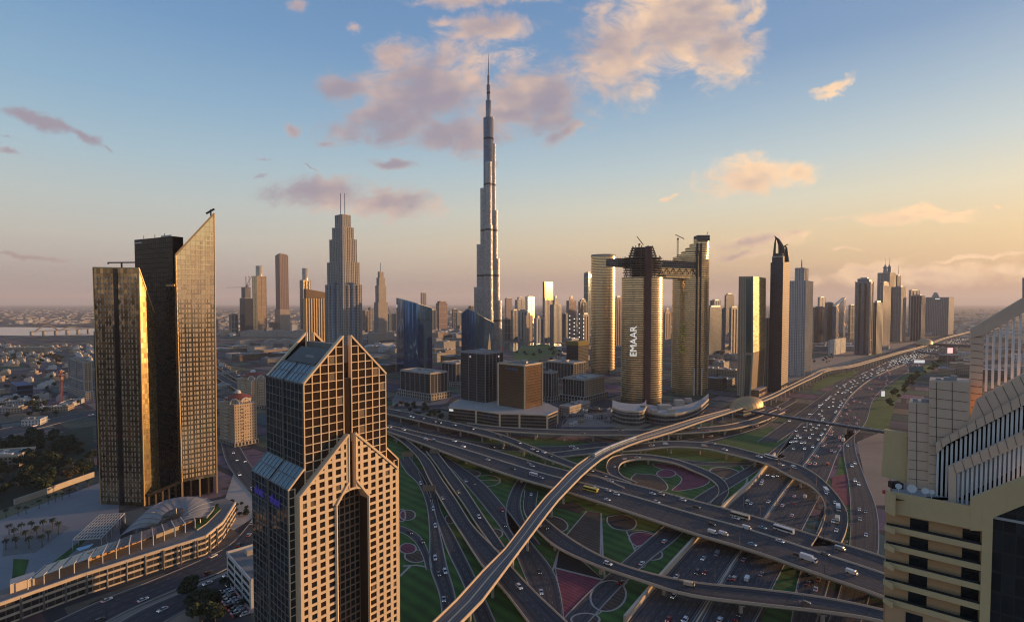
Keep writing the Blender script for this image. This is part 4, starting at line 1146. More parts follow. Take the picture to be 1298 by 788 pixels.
    for px in ([(245, 668), (262, 653), (275, 640), (280, 646), (262, 664), (250, 672)],):
        m = MB(); pts = [gp(x, y, ZT) for x, y in px]; m.prism([tuple(p)[:2] for p in pts][::-1], ZT, ZT + .8, 0, 1); m.build('planter', [CONC, GRASS], t)
    m = MB(); p = [gp(13, 752, ZT), gp(44, 741, ZT), gp(44, 735, ZT), gp(13, 745, ZT)]; m.prism([tuple(q)[:2] for q in p], ZT, ZT + 5, 0, 1); m.build('stair_core', [PARAPET, ROOFW], t)
podium()
def pergola():
    c = [gp(92, 684, 8), gp(128.5, 681.5, 8), gp(158, 650, 8), gp(127, 652, 8)]
    t = thing('pergola', 'flat white lattice pergola on posts in the plaza beside the bronze tower', 'pergola', tuple(V2(c[0])))
    m = MB()
    for i in range(9): m.bar(c[0].lerp(c[3], i / 8), c[1].lerp(c[2], i / 8), .5, .7)
    for i in range(10): m.bar(c[0].lerp(c[1], i / 9) + Vector((0, 0, .05)), c[3].lerp(c[2], i / 9) + Vector((0, 0, .05)), .4, .6)
    m.build('lattice', [WHITE], t)
    m = MB(); m.face([p - Vector((0, 0, .6)) for p in c]); m.build('roof_panel', [M('pergola_glass', (.10, .10, .11), .3)], t)
    for i in range(6):
        for a, b in ((c[0], c[3]), (c[1], c[2])):
            p = a.lerp(b, i / 5); q = MB(); q.cyl((p.x, p.y), .3, 0, 7.7, 6); q.build('post', [STEEL], t)
pergola()
psheet('park_ground', [(-60, 560), (60, 552), (118, 540), (120, 604), (50, 629), (18, 640), (-60, 668)], .05, M('park_undergrowth', (.022, .032, .014), 1, scale=.1, var=.5))
psheet('plaza_paving', [(-60, 690), (-10, 663), (60, 636), (128, 611), (150, 628), (152, 683), (95, 701), (40, 736), (-60, 772)], .10, M('plaza_stone', (.235, .235, .24), .8, scale=.04, var=.22))
psheet('garden_lawn', [(17, 708), (37, 709), (30, 733), (15, 738)], .16, GRASS)
psheet('garden_lawn', [(60, 718), (118, 672), (121, 674), (66, 723)], .16, GRASS)
psheet('palm_court', [(5, 680), (70, 662), (88, 668), (45, 700), (3, 705)], .15, M('court_paving', (.17, .17, .16), .9))
wall_along('garden_wall', 'long cream garden wall between the dark park trees and the pale plaza', [(18, 640), (50, 629), (85, 616), (119, 604)], 5.0, 1.2, M('cream_wall', (.45, .38, .29), .9))
# boulevard below the podium
road('boulevard', 'bl_a', [(20, 812), (120, 765), (200, 733), (250, 712), (288, 693), (316, 664), (330, 640)], [(90, 812), (165, 772), (230, 744), (280, 724), (306, 708), (332, 684), (345, 655)], 4, z=.20)
road('boulevard', 'bl_b', [(120, 808), (180, 773), (240, 747), (290, 726), (322, 711)], [(175, 808), (222, 780), (262, 759), (300, 742), (330, 729)], 3, z=.24)
psheet('median_strip', [(95, 808), (170, 772), (235, 745), (285, 724.5), (318, 710), (320, 711), (288, 726), (238, 747), (176, 775), (118, 808)], .1, M('median_paving', (.24, .20, .16), .9))
psheet('sand_lot', [(176, 812), (232, 775), (250, 766), (256, 812)], .06, SAND)
psheet('parking_lot', [(262, 757), (290, 735), (330, 800), (280, 812)], .12, ASPH_L)
psheet('pavement', [(276, 660), (296, 600), (330, 610), (330, 650), (296, 672)], .08, PATH)
road('side_street', 'st_a', [(280, 560), (290, 590), (330, 640)], [(300, 560), (318, 590), (345, 620)], 3, z=.18)
def white_block():
    a, b = gp(288, 738), gp(318.5, 777); e = (b - a); n = Vector((-e.y, e.x, 0)).normalized()
    if n.x < 0: n = -n
    t = thing('office_building', 'small white office block beside the car park, partly behind the arched tower', 'building', tuple(a))
    H = 17.5
    m = MB(); m.box(a, e, n * 34, 0, H, 0, 1); m.build('body', [WHITE, ROOFG], t)
    p = MB()
    for q0, q1 in ((a, a + e), (a, a + n * 34), (a + e, a + e + n * 34)):
        d = (q1 - q0).normalized(); x = Vector((d.y, -d.x, 0)) * .3
        p.box(q0 - x, q1 - q0, x * 2, H - .02, H + 1.4, 0)
    p.build('parapet', [WHITE], t)
    for f in range(4):
        for i in range(3):
            w = MB(); q = a + e * (.06 + i * .31); w.box(q - n * .1, e * .26, n * .3, 2.3 + f * 4.0, 4.3 + f * 4.0, 0); w.build('window', [PANE_DARK], t)
    for i, (u, v, s, h) in enumerate(((.15, 8, 5, 3), (.5, 14, 7, 3.5), (.75, 5, 4, 2.4))):
        q = a + e * u + n * v; w = MB(); w.box(q, e.normalized() * s, n * s, H, H + h, 0, 1); w.build('roof_plant', [CONC, ROOFW], t)
    sgn = MB()
white_block()

# ---------------------------------------------------------------- stepped building close by on the right
OLIVE = M('olive_render', (.60, .445, .225), .85, scale=.1, var=.12)
TERRA = M('terracotta_render', (.55, .33, .17), .85, scale=.12, var=.12)
CLAD = M('stone_cladding', (.66, .47, .33), .7, scale=.12, var=.12)
JOINT = M('cladding_joint', (.09, .075, .065), .9)
FIN = M('pale_fin', (.72, .70, .66), .6, scale=.4, var=.12)
def stepped_building():
    f_r = facade('reflection_block_facade', (.02, .022, .025), (.10, .08, .06), 3.4, 3.2, .6, .6, .15, .2); n = Vector((-.63, -.777, 0)).normalized(); e = Vector((-n.y, n.x, 0)); 
    if e.x < 0: e = -e
    y0 = 97.0; P0 = Vector(((1128 - CX) / F * y0, y0, 0))
    t = thing('stepped_building', 'near olive and stone building with sloping bands of pale fins and curved balconies', 'building', tuple(P0))
    O = Vector((0, 0, CAMH))
    def on(px, py, d=0.0):
        """hit of the view ray with the wall plane d metres behind the balcony front"""
        r = ray(px, py); q = V2(P0) - n * d
        k = (q - O).dot(n) / r.dot(n); return O + r * k
    def slab(name, px, d, th, mat, name_m=None):
        m = MB(); F0 = [on(x, y, d) for x, y in px]
        a = sum((F0[i] - F0[0]).cross(F0[i + 1] - F0[0]).dot(n) for i in range(1, len(F0) - 1))
        if a < 0: F0 = F0[::-1]
        F1 = [p - n * th for p in F0]
        m.face(F0); m.face(F1[::-1])
        for i in range(len(F0)):
            j = (i + 1) % len(F0); m.face([F0[j], F0[i], F1[i], F1[j]])
        return m.build(name, mat, t)
    def joints(px, d, hs, vs, lean=None):
        """thin dark joints on a cladding panel: px = (left, right, top, bottom)"""
        m = MB(); L, R, T_, B_ = px
        for y in hs: m.bar(on(L, y, d) + n * .03, on(R, y + (R - L) * .11, d) + n * .03, .07, .07)
        for x in vs: m.bar(on(x, T_, d) + n * .03, on(x, B_, d) + n * .03, .07, .07)
        m.build('cladding_joint', JOINT, t)
    # storeys with balconies
    uu = lambda px: (on(px, 660) - P0).dot(e)
    FLh = 3.37; zt = on(1128, 648).z
    u1 = (on(1245, 674) - P0).dot(e)
    W = Wall(P0, e, n)
    core = MB(); core.prism([tuple(P0 - n * 2.0)[:2], tuple(P0 + e * (u1 + .0) - n * 2.0)[:2], tuple(P0 + e * (u1) - n * 24)[:2], tuple(P0 - n * 24 + e * 1)[:2]], 0, zt + .3, 0, 1)
    core.build('core', [TERRA, ROOFW], t)
    side = dirv(-8); side_n = along(P0, side, 1111)
    for k in range(6):
        z = zt - FLh * k
        b = MB()
        W.box(b, 0, u1, z - .2, z + (3.7 if k == 0 else .78), -.3, 0.02)
        b.box(P0, side * side_n, Vector((.3, 0, 0)), z - .2, z + (3.7 if k == 0 else .78))
        b.box(P0 - n * .3, e * u1, -n * 1.7, z - .3, z, 0)
        b.build('balcony_band', OLIVE, t)
        if k > 0:
            g = MB(); W.box(g, .3, u1 - .1, z + .78, z + 1.2, -.2, -.15); g.build('glass_rail', PANE_DARK, t)
    for k in range(1, 26):
        z = zt - FLh * k
        for a, b in ((uu(1153), uu(1177)), (uu(1221), u1 - .15)):
            w = MB(); W.box(w, a, b, z + .1, z + 2.35, -2.0, -1.92); w.build('window', PANE_DARK, t)
    rb = MB(); q = P0 + e * 6 - n * 14; rb.prism([tuple(q)[:2], tuple(q + e * 150)[:2], tuple(q + e * 150 - n * 31)[:2], tuple(q - n * 31)[:2]], 0, 134, 0, 1); rb.build('reflection_block', [f_r, ROOFG], t)  # unseen block added so the glass towers mirror something dark
    lw = MB(); 
    zl = zt - FLh * 5 - .35
    lw.prism([tuple(W.pt(.4, 0, -.3))[:2], tuple(W.pt(u1, 0, -.3))[:2], tuple(W.pt(u1, 0, -2.1))[:2], tuple(W.pt(.4, 0, -2.1))[:2]], 0, zl, 0, 0)
    lw.build('lower_wall', TERRA, t)
    for k in range(6, 14):
        z = zt - FLh * k
        for a, b in ((uu(1151), uu(1173)), (uu(1208), uu(1238))):
            w = MB(); W.box(w, a, b, z + .4, z + 2.5, -.3, -.22); w.build('window', PANE_DARK, t)
    # corner pillar and dark glass beyond it
    pl = MB(); W.box(pl, u1, u1 + 1.3, 0, zt + 3.8, -3, .15); pl.build('corner_pillar', OLIVE, t)
    slab('sloping_band', [(1230, 632), (1330, 592), (1330, 627), (1258, 656), (1245, 672), (1230, 672)], -.10, 1.2, OLIVE)
    slab('glass_wall', [(1256, 655), (1345, 620), (1345, 900), (1250, 900)], .5, .3, facade('near_dark_glass', (.02, .03, .034), (.012, .014, .015), 3.4, 1.6, .9, .86, .06, .2, .03))
    # terrace and its walls
    tr = MB(); z = zt + 2.6; q = [P0 - n * .3, P0 + e * (u1 + 14) - n * .3, P0 + e * (u1 + 14) - n * 20, P0 - n * 14, P0 + side * side_n]
    tr.prism([tuple(p)[:2] for p in q], z - .4, z, 0, 0); tr.build('roof_terrace', ROOFW, t)
    slab('olive_wall', [(1121, 544), (1150, 549), (1150, 612), (1117, 603)], 9, 1.0, OLIVE)
    slab('stone_pier', [(1152, 510), (1178, 511), (1176, 640), (1149, 632)], 8, 6.0, CLAD)
    joints((1152, 1177, 511, 625), 8, [522 + 12 * k for k in range(9)], [1162])
    slab('stone_pier', [(1178, 482), (1230, 484), (1228, 640), (1176, 636)], 7.5, 6.0, CLAD)
    joints((1178, 1226, 484, 625), 7.5, [492 + 12 * k for k in range(12)], [1187, 1207])
    # upper frame
    slab('stone_column', [(1231, 416), (1248, 418), (1243, 545), (1227, 540)], 11, 1.6, CLAD)
    joints((1231, 1246, 418, 540), 11, [426 + 9 * k for k in range(13)], [])
    slab('sloping_roof_beam', [(1230, 417), (1330, 358), (1330, 378), (1248, 424), (1231, 428)], 10.8, 2.5, CLAD)
    slab('roof_mast', [(1296, 352), (1300, 352), (1300, 385), (1296, 385)], 12, .3, STEEL)
    slab('cross_rail', [(1246, 420), (1330, 424), (1330, 426.5), (1246, 422.5)], 11.6, .2, FIN)
    slab('sloping_wall', [(1238, 506), (1330, 455), (1330, 500), (1205, 562), (1188, 567), (1226, 540)], 7.2, 1.0, CLAD)
    jm = MB()
    for k in range(9):
        x = 1238 + k * 11; jm.bar(on(x, 506 - (x - 1238) * .55 + 2, 7.2) + n * .03, on(x - 8 + 22, 506 - (x - 1238) * .55 + 30, 7.2) + n * .03, .07, .07)
    jm.build('cladding_joint', JOINT, t)
    slab('sloping_band', [(1186, 562), (1330, 482), (1330, 497), (1200, 563), (1187, 575)], 5.6, 1.4, CLAD)
    slab('sloping_band', [(1202, 592), (1330, 532), (1330, 549), (1212, 600), (1212, 640), (1202, 640)], 3.6, 1.4, CLAD)
    jm = MB()
    for k in range(13):
        x = 1192 + k * 11; y = 560 - (x - 1186) * .555; jm.bar(on(x, y, 5.6) + n * .03, on(x + 3, y + 13, 5.6) + n * .03, .06, .06)
        x = 1208 + k * 11; y = 590 - (x - 1202) * .47; jm.bar(on(x, y, 3.6) + n * .03, on(x + 4, y + 13, 3.6) + n * .03, .06, .06)
    jm.build('cladding_joint', JOINT, t)
    # fins: each its own part
    def fins(xs, top, bot, d, w=.34):
        for x in xs:
            a, b = on(x, bot(x), d), on(x - .0, top(x), d); a = Vector((b.x, b.y, a.z))
            m = MB(); p = b - e * w / 2
            m.box(V2(p), e * w, -n * .7, a.z, b.z); m.build('fin', FIN, t)
    fins([1252 + 8.4 * k for k in range(9)], lambda x: 424 - (x - 1248) * .55, lambda x: 499 - (x - 1246) * .47, 11.3)
    fins([1189 + 5.9 * k for k in range(22)], lambda x: 571 - (x - 1189) * .53, lambda x: 640 - max(0, x - 1200) * .52, 6.4)
    fins([1215 + 5.9 * k for k in range(17)], lambda x: 600 - (x - 1213) * .45, lambda x: 648 - (x - 1222) * .43, 4.4)
    slab('fin_shade_sheet', [(1188, 570), (1330, 490), (1330, 640), (1188, 640)], 7.0, .1, M('fin_shade_black', (.008, .008, .008), 1, spec=0))  # black sheet behind the fins stands in for the shade between them
    # dishes and plant on the terrace
    for x, y, s in ((1139, 619, .55), (1156, 616, .8), (1173, 620, .6), (1181, 622, .45)):
        p = on(x, y, 3.0); p.z = z + 1.0; m = MB(); m.cyl((p.x, p.y), .09, z, p.z + .2, 6)
        N = 12; ax = (Vector((-.55, -.55, .62))).normalized(); xx = ax.cross(Vector((0, 0, 1))).normalized(); yy = xx.cross(ax)
        for q in range(N):
            a0, a1 = 2 * math.pi * q / N, 2 * math.pi * (q + 1) / N; c = p + Vector((0, 0, .5))
            m.face([c - ax * .25 * s, c + (xx * math.cos(a0) + yy * math.sin(a0)) * s, c + (xx * math.cos(a1) + yy * math.sin(a1)) * s], 0, smooth=True)
        o = m.build('satellite_dish', [WHITE], None, origin=(p.x, p.y, z)); tag(o, {1139: 'leftmost white satellite dish on the terrace of the near stepped building', 1156: 'largest white satellite dish on the terrace, by the stone pier', 1173: 'third white satellite dish from the olive wall on the near terrace', 1181: 'smallest white satellite dish, nearest the fins on the terrace'}[x], 'satellite dish')
    p = on(1147, 616, 5); m = MB(); m.prism([(p.x - 1.0, p.y + 2), (p.x + 1.0, p.y + 1.7), (p.x + 1.1, p.y + 3.2), (p.x - .9, p.y + 3.2)], z, z + 1.1, 0, 0)
    o = m.build('covered_plant', [DARKM], None, origin=(p.x, p.y, z)); tag(o, 'dark covered plant box on the near roof terrace', 'plant')
    p = on(1122, 619, 2.0); m = MB(); m.cyl((p.x, p.y), .45, z, z + .5, 10); o = m.build('red_beacon', [M('red_plastic', (.5, .03, .02), .5)], None, origin=(p.x, p.y, z)); tag(o, 'round red object on the corner of the near roof terrace', 'beacon')
    for px, w in ((1185, 22), (1166, 20)):
        pass
    for (x, y, w, h, d) in ((1196, 478, 9, 5, 8.5), (1205, 476, 8, 9, 8.5), (1186, 479, 7, 6, 8.5), (1157, 505, 6, 7, 9), (1168, 505, 10, 5, 9)):
        p = on(x, y, d); q = on(x, 484 if y < 490 else 512, d); s = on(x + w, y, d); m = MB()
        m.box(V2(p), V2(s) - V2(p), -n * 1.2, q.z - .3, p.z + .0, 0); m.build('roof_plant', [PLANT], t)
stepped_building()

# ================================================================ skyline
f_ = facade
F_GREY = f_('grey_tower_facade', (.14, .16, .18), (.26, .25, .24), 3.6, 3.2, .62, .66, .14, .45)
F_BEIGE = f_('beige_tower_facade', (.10, .105, .11), (.40, .33, .26), 3.6, 3.4, .5, .6, .14, .4)
F_SAND = f_('sand_tower_facade', (.09, .08, .07), (.46, .35, .24), 3.6, 4.2, .45, .55, .2, .3)
F_BROWN = f_('brown_tower_facade', (.07, .05, .04), (.17, .11, .085), 3.6, 3.0, .6, .66, .12, .35)
F_TEAL = f_('teal_tower_facade', (.10, .17, .19), (.06, .075, .08), 3.6, 3.0, .8, .75, .10, .5)
F_BLUE = f_('blue_tower_facade', (.12, .19, .30), (.05, .065, .09), 3.6, 2.6, .86, .8, .08, .7)
F_NAVY = f_('navy_tower_facade', (.022, .036, .062), (.022, .028, .038), 3.6, 3.0, .84, .78, .14, .25)
F_PINK = f_('pink_tower_facade', (.13, .09, .09), (.26, .17, .15), 3.6, 3.0, .55, .66, .14, .4)
F_WHITE = f_('white_tower_facade', (.13, .17, .21), (.50, .50, .49), 3.6, 3.6, .5, .6, .14, .4)
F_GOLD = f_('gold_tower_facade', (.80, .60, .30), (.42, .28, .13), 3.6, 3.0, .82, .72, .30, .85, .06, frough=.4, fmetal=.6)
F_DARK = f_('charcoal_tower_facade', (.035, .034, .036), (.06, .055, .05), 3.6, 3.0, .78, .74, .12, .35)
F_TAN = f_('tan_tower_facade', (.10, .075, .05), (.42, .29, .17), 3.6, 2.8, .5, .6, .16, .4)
F_OFF = f_('office_dark_facade', (.035, .042, .05), (.055, .055, .055), 4.0, 2.4, .86, .74, .08, .35, .02)
def poly_c(poly): 
    c = Vector((0, 0, 0))
    for p in poly: c += V2(p)
    return c / len(poly)
def inset(poly, f):
    c = poly_c(poly); return [c + (V2(p) - c) * f for p in poly]
def crown_bits(t, poly, z, rnd, kind='plant', mat=None):
    c = poly_c(poly)
    if kind == 'plant':
        m = MB(); m.prism([tuple(p)[:2] for p in inset(poly, rnd.uniform(.45, .65))], z, z + rnd.uniform(4, 8), 0, 1); m.build('roof_plant', [mat or PLANT, ROOFG], t)
def rim(t, poly, z, h=2.0, mat=None, w=.8, name='parapet'):
    m = MB(); P = [V2(p) for p in poly]; Q = inset(poly, 1 - 2 * w / max(8, (P[0] - P[2]).length))
    for i in range(len(P)):
        j = (i + 1) % len(P)
        m.face([(*P[i][:2], z - .5), (*P[j][:2], z - .5), (*P[j][:2], z + h), (*P[i][:2], z + h)]); m.face([(*P[i][:2], z + h), (*P[j][:2], z + h), (*Q[j][:2], z + h), (*Q[i][:2], z + h)])
        m.face([(*Q[j][:2], z), (*Q[i][:2], z), (*Q[i][:2], z + h), (*Q[j][:2], z + h)])
    m.build(name, [mat or CONC], t)
def tower(label, L, C, R, by, top, mats, th=39, ph=-51, name='tower', cat='tower', tiers=(), spire=None, drum=None, podium=None, group=None, roofm=None, plant=True, dL=None, dR=None, trim=None, fins=None):
    """slab tower from its three front edges; tiers = [(top row, scale)]; extra parts as asked"""
    rnd = random.Random(int(L * 7 + top))
    if C - L < 1.2 and dL is None: dL = 24
    if R - C < 1.2 and dR is None: dR = 24
    if C > 1000: th += (C - 1000) * .13
    c, eR, eL = fp(L, C, R, by, th, ph, dL, dR)
    z = zat(c, top)
    poly = [c, c + eR, c + eR + eL, c + eL]
    t = thing(name, label, cat, tuple(c), group)
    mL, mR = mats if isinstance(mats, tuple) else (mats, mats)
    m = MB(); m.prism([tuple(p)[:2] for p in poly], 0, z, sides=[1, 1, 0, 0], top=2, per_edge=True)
    body = m.build('body', [mL, mR, roofm or ROOFG], t)
    pz, pp = z, poly
    for i, (ty, sc) in enumerate(tiers):
        q = inset(poly, sc); zq = zat(poly_c(q), ty); m = MB()
        m.prism([tuple(p)[:2] for p in q], pz - .5, zq, sides=[1, 1, 0, 0], top=2, per_edge=True); m.build('upper_tier', [mL, mR, roofm or ROOFG], t)
        if fins:
            m = MB()
            for (a, b) in ((q[3], q[0]), (q[0], q[1])):
                d = (V2(b) - V2(a)); nn = Vector((d.y, -d.x, 0)).normalized(); k = max(2, int(fins[0] * sc))
                for j in range(k + 1): m.box(V2(a) + d * (j / k) - d.normalized() * fins[2] / 2 + nn * .02, d.normalized() * fins[2], nn * fins[2], pz - .5, zq + 1.5, 0)
            m.build('facade_fins', [fins[1]], t)
        pz, pp = zq, q
    if not tiers: rim(body, pp, pz, 2.2, trim)
    else: rim(t, pp, pz, 2.2, trim)
    if plant: crown_bits(t if tiers else body, pp, pz, rnd)
    cc = poly_c(pp)
    if drum:
        r, ty = drum; m = MB(); m.cyl((cc.x, cc.y), r, pz, zat(cc, ty), 18, 0, 1); m.build('drum', [drum_m, ROOFW], t)
    if spire:
        ty, r = spire; m = MB(); m.cyl((cc.x, cc.y), r, pz, zat(cc, ty), 6, r1=r * .35); m.build('spire', [STEEL], t)
    if podium:
        h, gx = podium; q = inset(poly, gx); m = MB(); m.prism([tuple(p)[:2] for p in q], 0, h, 0, 1); m.build('podium', [F_BEIGE, ROOFW], t)
    if not fins and name in ('tower',) and z > 60:
        st_ = rnd.randrange(3)
        for fi, (a, b) in enumerate(((poly[3], poly[0]), (poly[0], poly[1]))):
            d = V2(b) - V2(a); L_ = d.length; dn = d.normalized(); nn = Vector((dn.y, -dn.x, 0)); m = MB()
            if st_ == 0:
                k = max(2, int(L_ / 9))
                for i in range(k + 1): m.box(V2(a) + d * (i / k) - dn * .7 + nn * .02, dn * 1.4, nn * 1.1, 0, z + 1.0, 0)
                m.build('vertical_rib', [CONC if mL in (F_BEIGE, F_WHITE, F_TAN, F_PINK) else PLANT], t)
            elif st_ == 1:
                for c_ in ((.3, .7) if L_ > 22 else (.5,)): m.box(V2(a) + d * c_ - dn * L_ * .07 + nn * .02, dn * L_ * .14, nn * .5, 4, z - 5, 0)
                m.build('glass_strip', [PANE_DARK], t)
                m = MB()
                for c_ in (0, 1): m.box(V2(a) + d * c_ - dn * 1.2 + nn * .02, dn * 2.4, nn * .9, 0, z + 1.5, 0)
                m.build('corner_pier', [CONC], t)
            else:
                zz_ = 30.0
                while zz_ < z - 8: m.box(V2(a) + nn * .02, d, nn * .8, zz_, zz_ + 2.2, 0); zz_ += 38
                for c_ in (.0, .5, 1): m.box(V2(a) + d * c_ - dn * .9 + nn * .04, dn * 1.8, nn * 1.2, 0, z + 1.0, 0)
                m.build('belt_course', [CONC], t)
    if fins:
        nf, fm, w = fins
        m = MB()
        for (a, b) in ((poly[3], poly[0]), (poly[0], poly[1])):
            d = (V2(b) - V2(a)); nn = Vector((d.y, -d.x, 0)).normalized()
            for i in range(nf + 1):
                p = V2(a) + d * (i / nf); m.box(p - d.normalized() * w / 2 + nn * .02, d.normalized() * w, nn * w, 0, z, 0)
        m.build('facade_fins', [fm], t)
    return t, poly, z
drum_m = f_('drum_facade', (.4, .36, .3), (.45, .38, .28), 3.6, 2.4, .5, .6, .2, .6)
# ---- the tallest spire
def tall_spire():
    y0 = 1413.0; c = Vector(((619.6 - CX) / F * y0, y0, 0))
    t = thing('supertall_spire', 'immensely tall stepped silver skyscraper tapering to a needle at the centre', 'skyscraper', tuple(c))
    S = f_('spire_facade', (.30, .31, .33), (.27, .255, .24), 3.7, 1.9, .70, .74, .36, .6, .10, frough=.5, fmetal=.35, band=(118.0, .045, (.06, .058, .06, 1)))
    zz = lambda y: zat(c, y)
    k = y0 / F
    wings = {'left': (-78, [(365, 19.2), (311, 15.6), (240, 10.8), (184, 5.2), (150, 3.4)]),
             'right': (74, [(382, 17.0), (329, 14.4), (268, 11.9), (184, 9.6), (150, 6.8)]),
             'front': (178, [(395, 20.0), (345, 16.0), (288, 12.0), (208, 8.4), (165, 5.0)])}
    for nm, (az, st) in wings.items():
        d = dirv(az); x = Vector((d.y, -d.x, 0)); px_ = 1.0 if nm != 'front' else 1.0
        for i, (ty, ext) in enumerate(st):
            e = ext * k; wd = [12.5, 11.5, 10.5, 8.5, 6.5][i]
            m = MB(); pts = []
            for q in range(11):
                a = -math.pi / 2 + math.pi * q / 10
                pts.append(c + d * (e - wd) + d * (wd * math.cos(a)) + x * (wd * math.sin(a)))
            pts += [c + x * wd, c - x * wd]
            P = [tuple(p)[:2] for p in pts]
            ar = sum(P[j][0] * P[(j + 1) % len(P)][1] - P[(j + 1) % len(P)][0] * P[j][1] for j in range(len(P)))
            if ar < 0: P = P[::-1]
            m.prism(P, 0, zz(ty), 0, 1, smooth=False); m.build('stepped_wing', [S, STEEL], t)
            m = MB(); m.prism([tuple(c + (V2(p) - c) * 1.01)[:2] for p in P], zz(ty) - 3, zz(ty) + 2.5, 0, 0); m.build('wing_parapet', [STEEL], t)
    m = MB(); m.cyl((c.x, c.y), 13.5, 0, zz(150), 14, 0, 1); m.build('core', [S, STEEL], t)
    for y0_, y1_, r in ((150, 128, 7.2), (128, 108, 4.8), (108, 96, 2.9)):
        m = MB(); m.cyl((c.x, c.y), r, zz(y0_) - 1, zz(y1_), 12, 0, 1); m.build('upper_tier', [S, STEEL], t)
    m = MB(); m.cyl((c.x, c.y), 1.9, zz(96), zz(68), 8, r1=.3); m.build('needle', [STEEL], t)
    m = MB(); m.cyl((c.x, c.y), 52, 0, 14, 24, 0, 1); m.build('podium', [F_BEIGE, ROOFW], t)
tall_spire()
# ---- stepped tower with two masts
def twin_mast_tower():
    t, poly, z = tower('pale stepped tower with two tall masts behind the arched tower', 414, 436, 459.5, 478, 360, (F_GREY, F_BEIGE), th=39, ph=-51, plant=False,
        tiers=((333, .88), (304, .74), (289, .58), (274, .42)), fins=(11, M('pale_rib', (.42, .40, .37), .6), .8), name='stepped_tower')
    c = poly_c(poly)
    for dxy in (-4.6, 4.6):
        p = c + dirv(75) * dxy; m = MB(); m.cyl((p.x, p.y), 1.1, zat(p, 290), zat(p, 245), 8, r1=.7); m.build('mast', [STEEL], t)
    # rounded bays running up the faces, stepping back with the tiers
    for (a, b, w) in ((poly[3], poly[0], .5), (poly[0], poly[1], .5)):
        p = V2(a).lerp(V2(b), w); m = MB(); m.cyl((p.x, p.y), 6.5, 0, z + 4, 14, 0, 1); m.build('round_bay', [F_GREY, ROOFG], t)
    for i, (q, ty) in enumerate((((.25), 352), ((.75), 352))):
        for (a, b) in ((poly[3], poly[0]), (poly[0], poly[1])):
            p = V2(a).lerp(V2(b), q); m = MB(); m.cyl((p.x, p.y), 4, 0, z - 2, 10, 0, 1); m.build('round_bay', [F_BEIGE, ROOFG], t)
    return t
twin_mast_tower()
# ---- blue glass block with a slanted top
def slant_block(label, pts, by, tops, mat, sign=None, depth=34, name='office_tower', trim=None):
    """pts: columns of the front edges left to right; tops: their top rows"""
    g0 = [gp(p, b) for p, b in zip(pts, by)]
    bk = [p + V2(p).normalized() * depth for p in g0[::-1]]
    zt = [zat(p, y) for p, y in zip(g0, tops)]
    zb = [zat(p, y) for p, y in zip(g0, tops)][::-1]
    t = thing(name, label, 'tower', tuple(g0[0]))
    m = MB(); m.prism([tuple(p)[:2] for p in g0 + bk], 0, zt + [z - 1 for z in zb], 0, 1); m.build('body', [mat, ROOFG], t)
    m = MB()
    for i in range(len(g0) - 1): m.bar(g0[i] + Vector((0, 0, zt[i] + .6)), g0[i + 1] + Vector((0, 0, zt[i + 1] + .6)), 1.2, 1.4)
    m.build('roof_edge', [trim or WHITE], t)
    return t, g0, zt
F_BLUEW = f_('rippled_blue_glass', (.085, .22, .44), (.04, .10, .20), 3.9, 2.6, .94, .96, .05, .9, .022, wave=.3, fmetal=.6, frough=.2, coltilt=True)
t, g0, zt = slant_block('blue glass office tower with a slanted roof and white name sign, beside the low offices', [503, 512, 530, 548], [470, 473, 474, 470], [378, 380, 385, 390.5], F_BLUEW)
e = (g0[1] - g0[0]).normalized(); lettering('EMAAR', 9.5, LETTER, t, tuple(g0[0] + e * 3 + Vector((-e.y * -.5, -1.2, zat(g0[0], 389.5)))), (g0[2] - g0[0]).normalized(), (0, 0, 1), 'sign_lettering', .4)
def twisted_block():
    px = [585, 593, 603, 614, 626]; by = [474, 477, 478, 477, 474]; tp = [398, 391.5, 396, 403, 409]
    t, g0, zt = slant_block('blue faceted glass office building with a jagged slanting top in front of the spire', px, by, tp, F_BLUEW, depth=40, trim=PLANT, name='office_tower')
    m = MB()
    a, b = g0[3], g0[4]
    m.face([tuple(a + Vector((0, -1.0, 0))), tuple(a.lerp(b, .9) + Vector((0, -1.0, 0))), tuple(a.lerp(b, .55) + Vector((0, -1.0, zt[4] * .82)))]); m.build('pointed_opening', [DARKM], t)
    e = (g0[2] - g0[1]).normalized(); lettering('Omniyat', 8, M('dim_sign', (.5, .55, .3), .5), t, tuple(g0[0] + e * 9 + Vector((0, -2.5, zat(g0[0], 404.5)))), e, (0, 0, 1), 'sign_lettering', .4)
twisted_block()

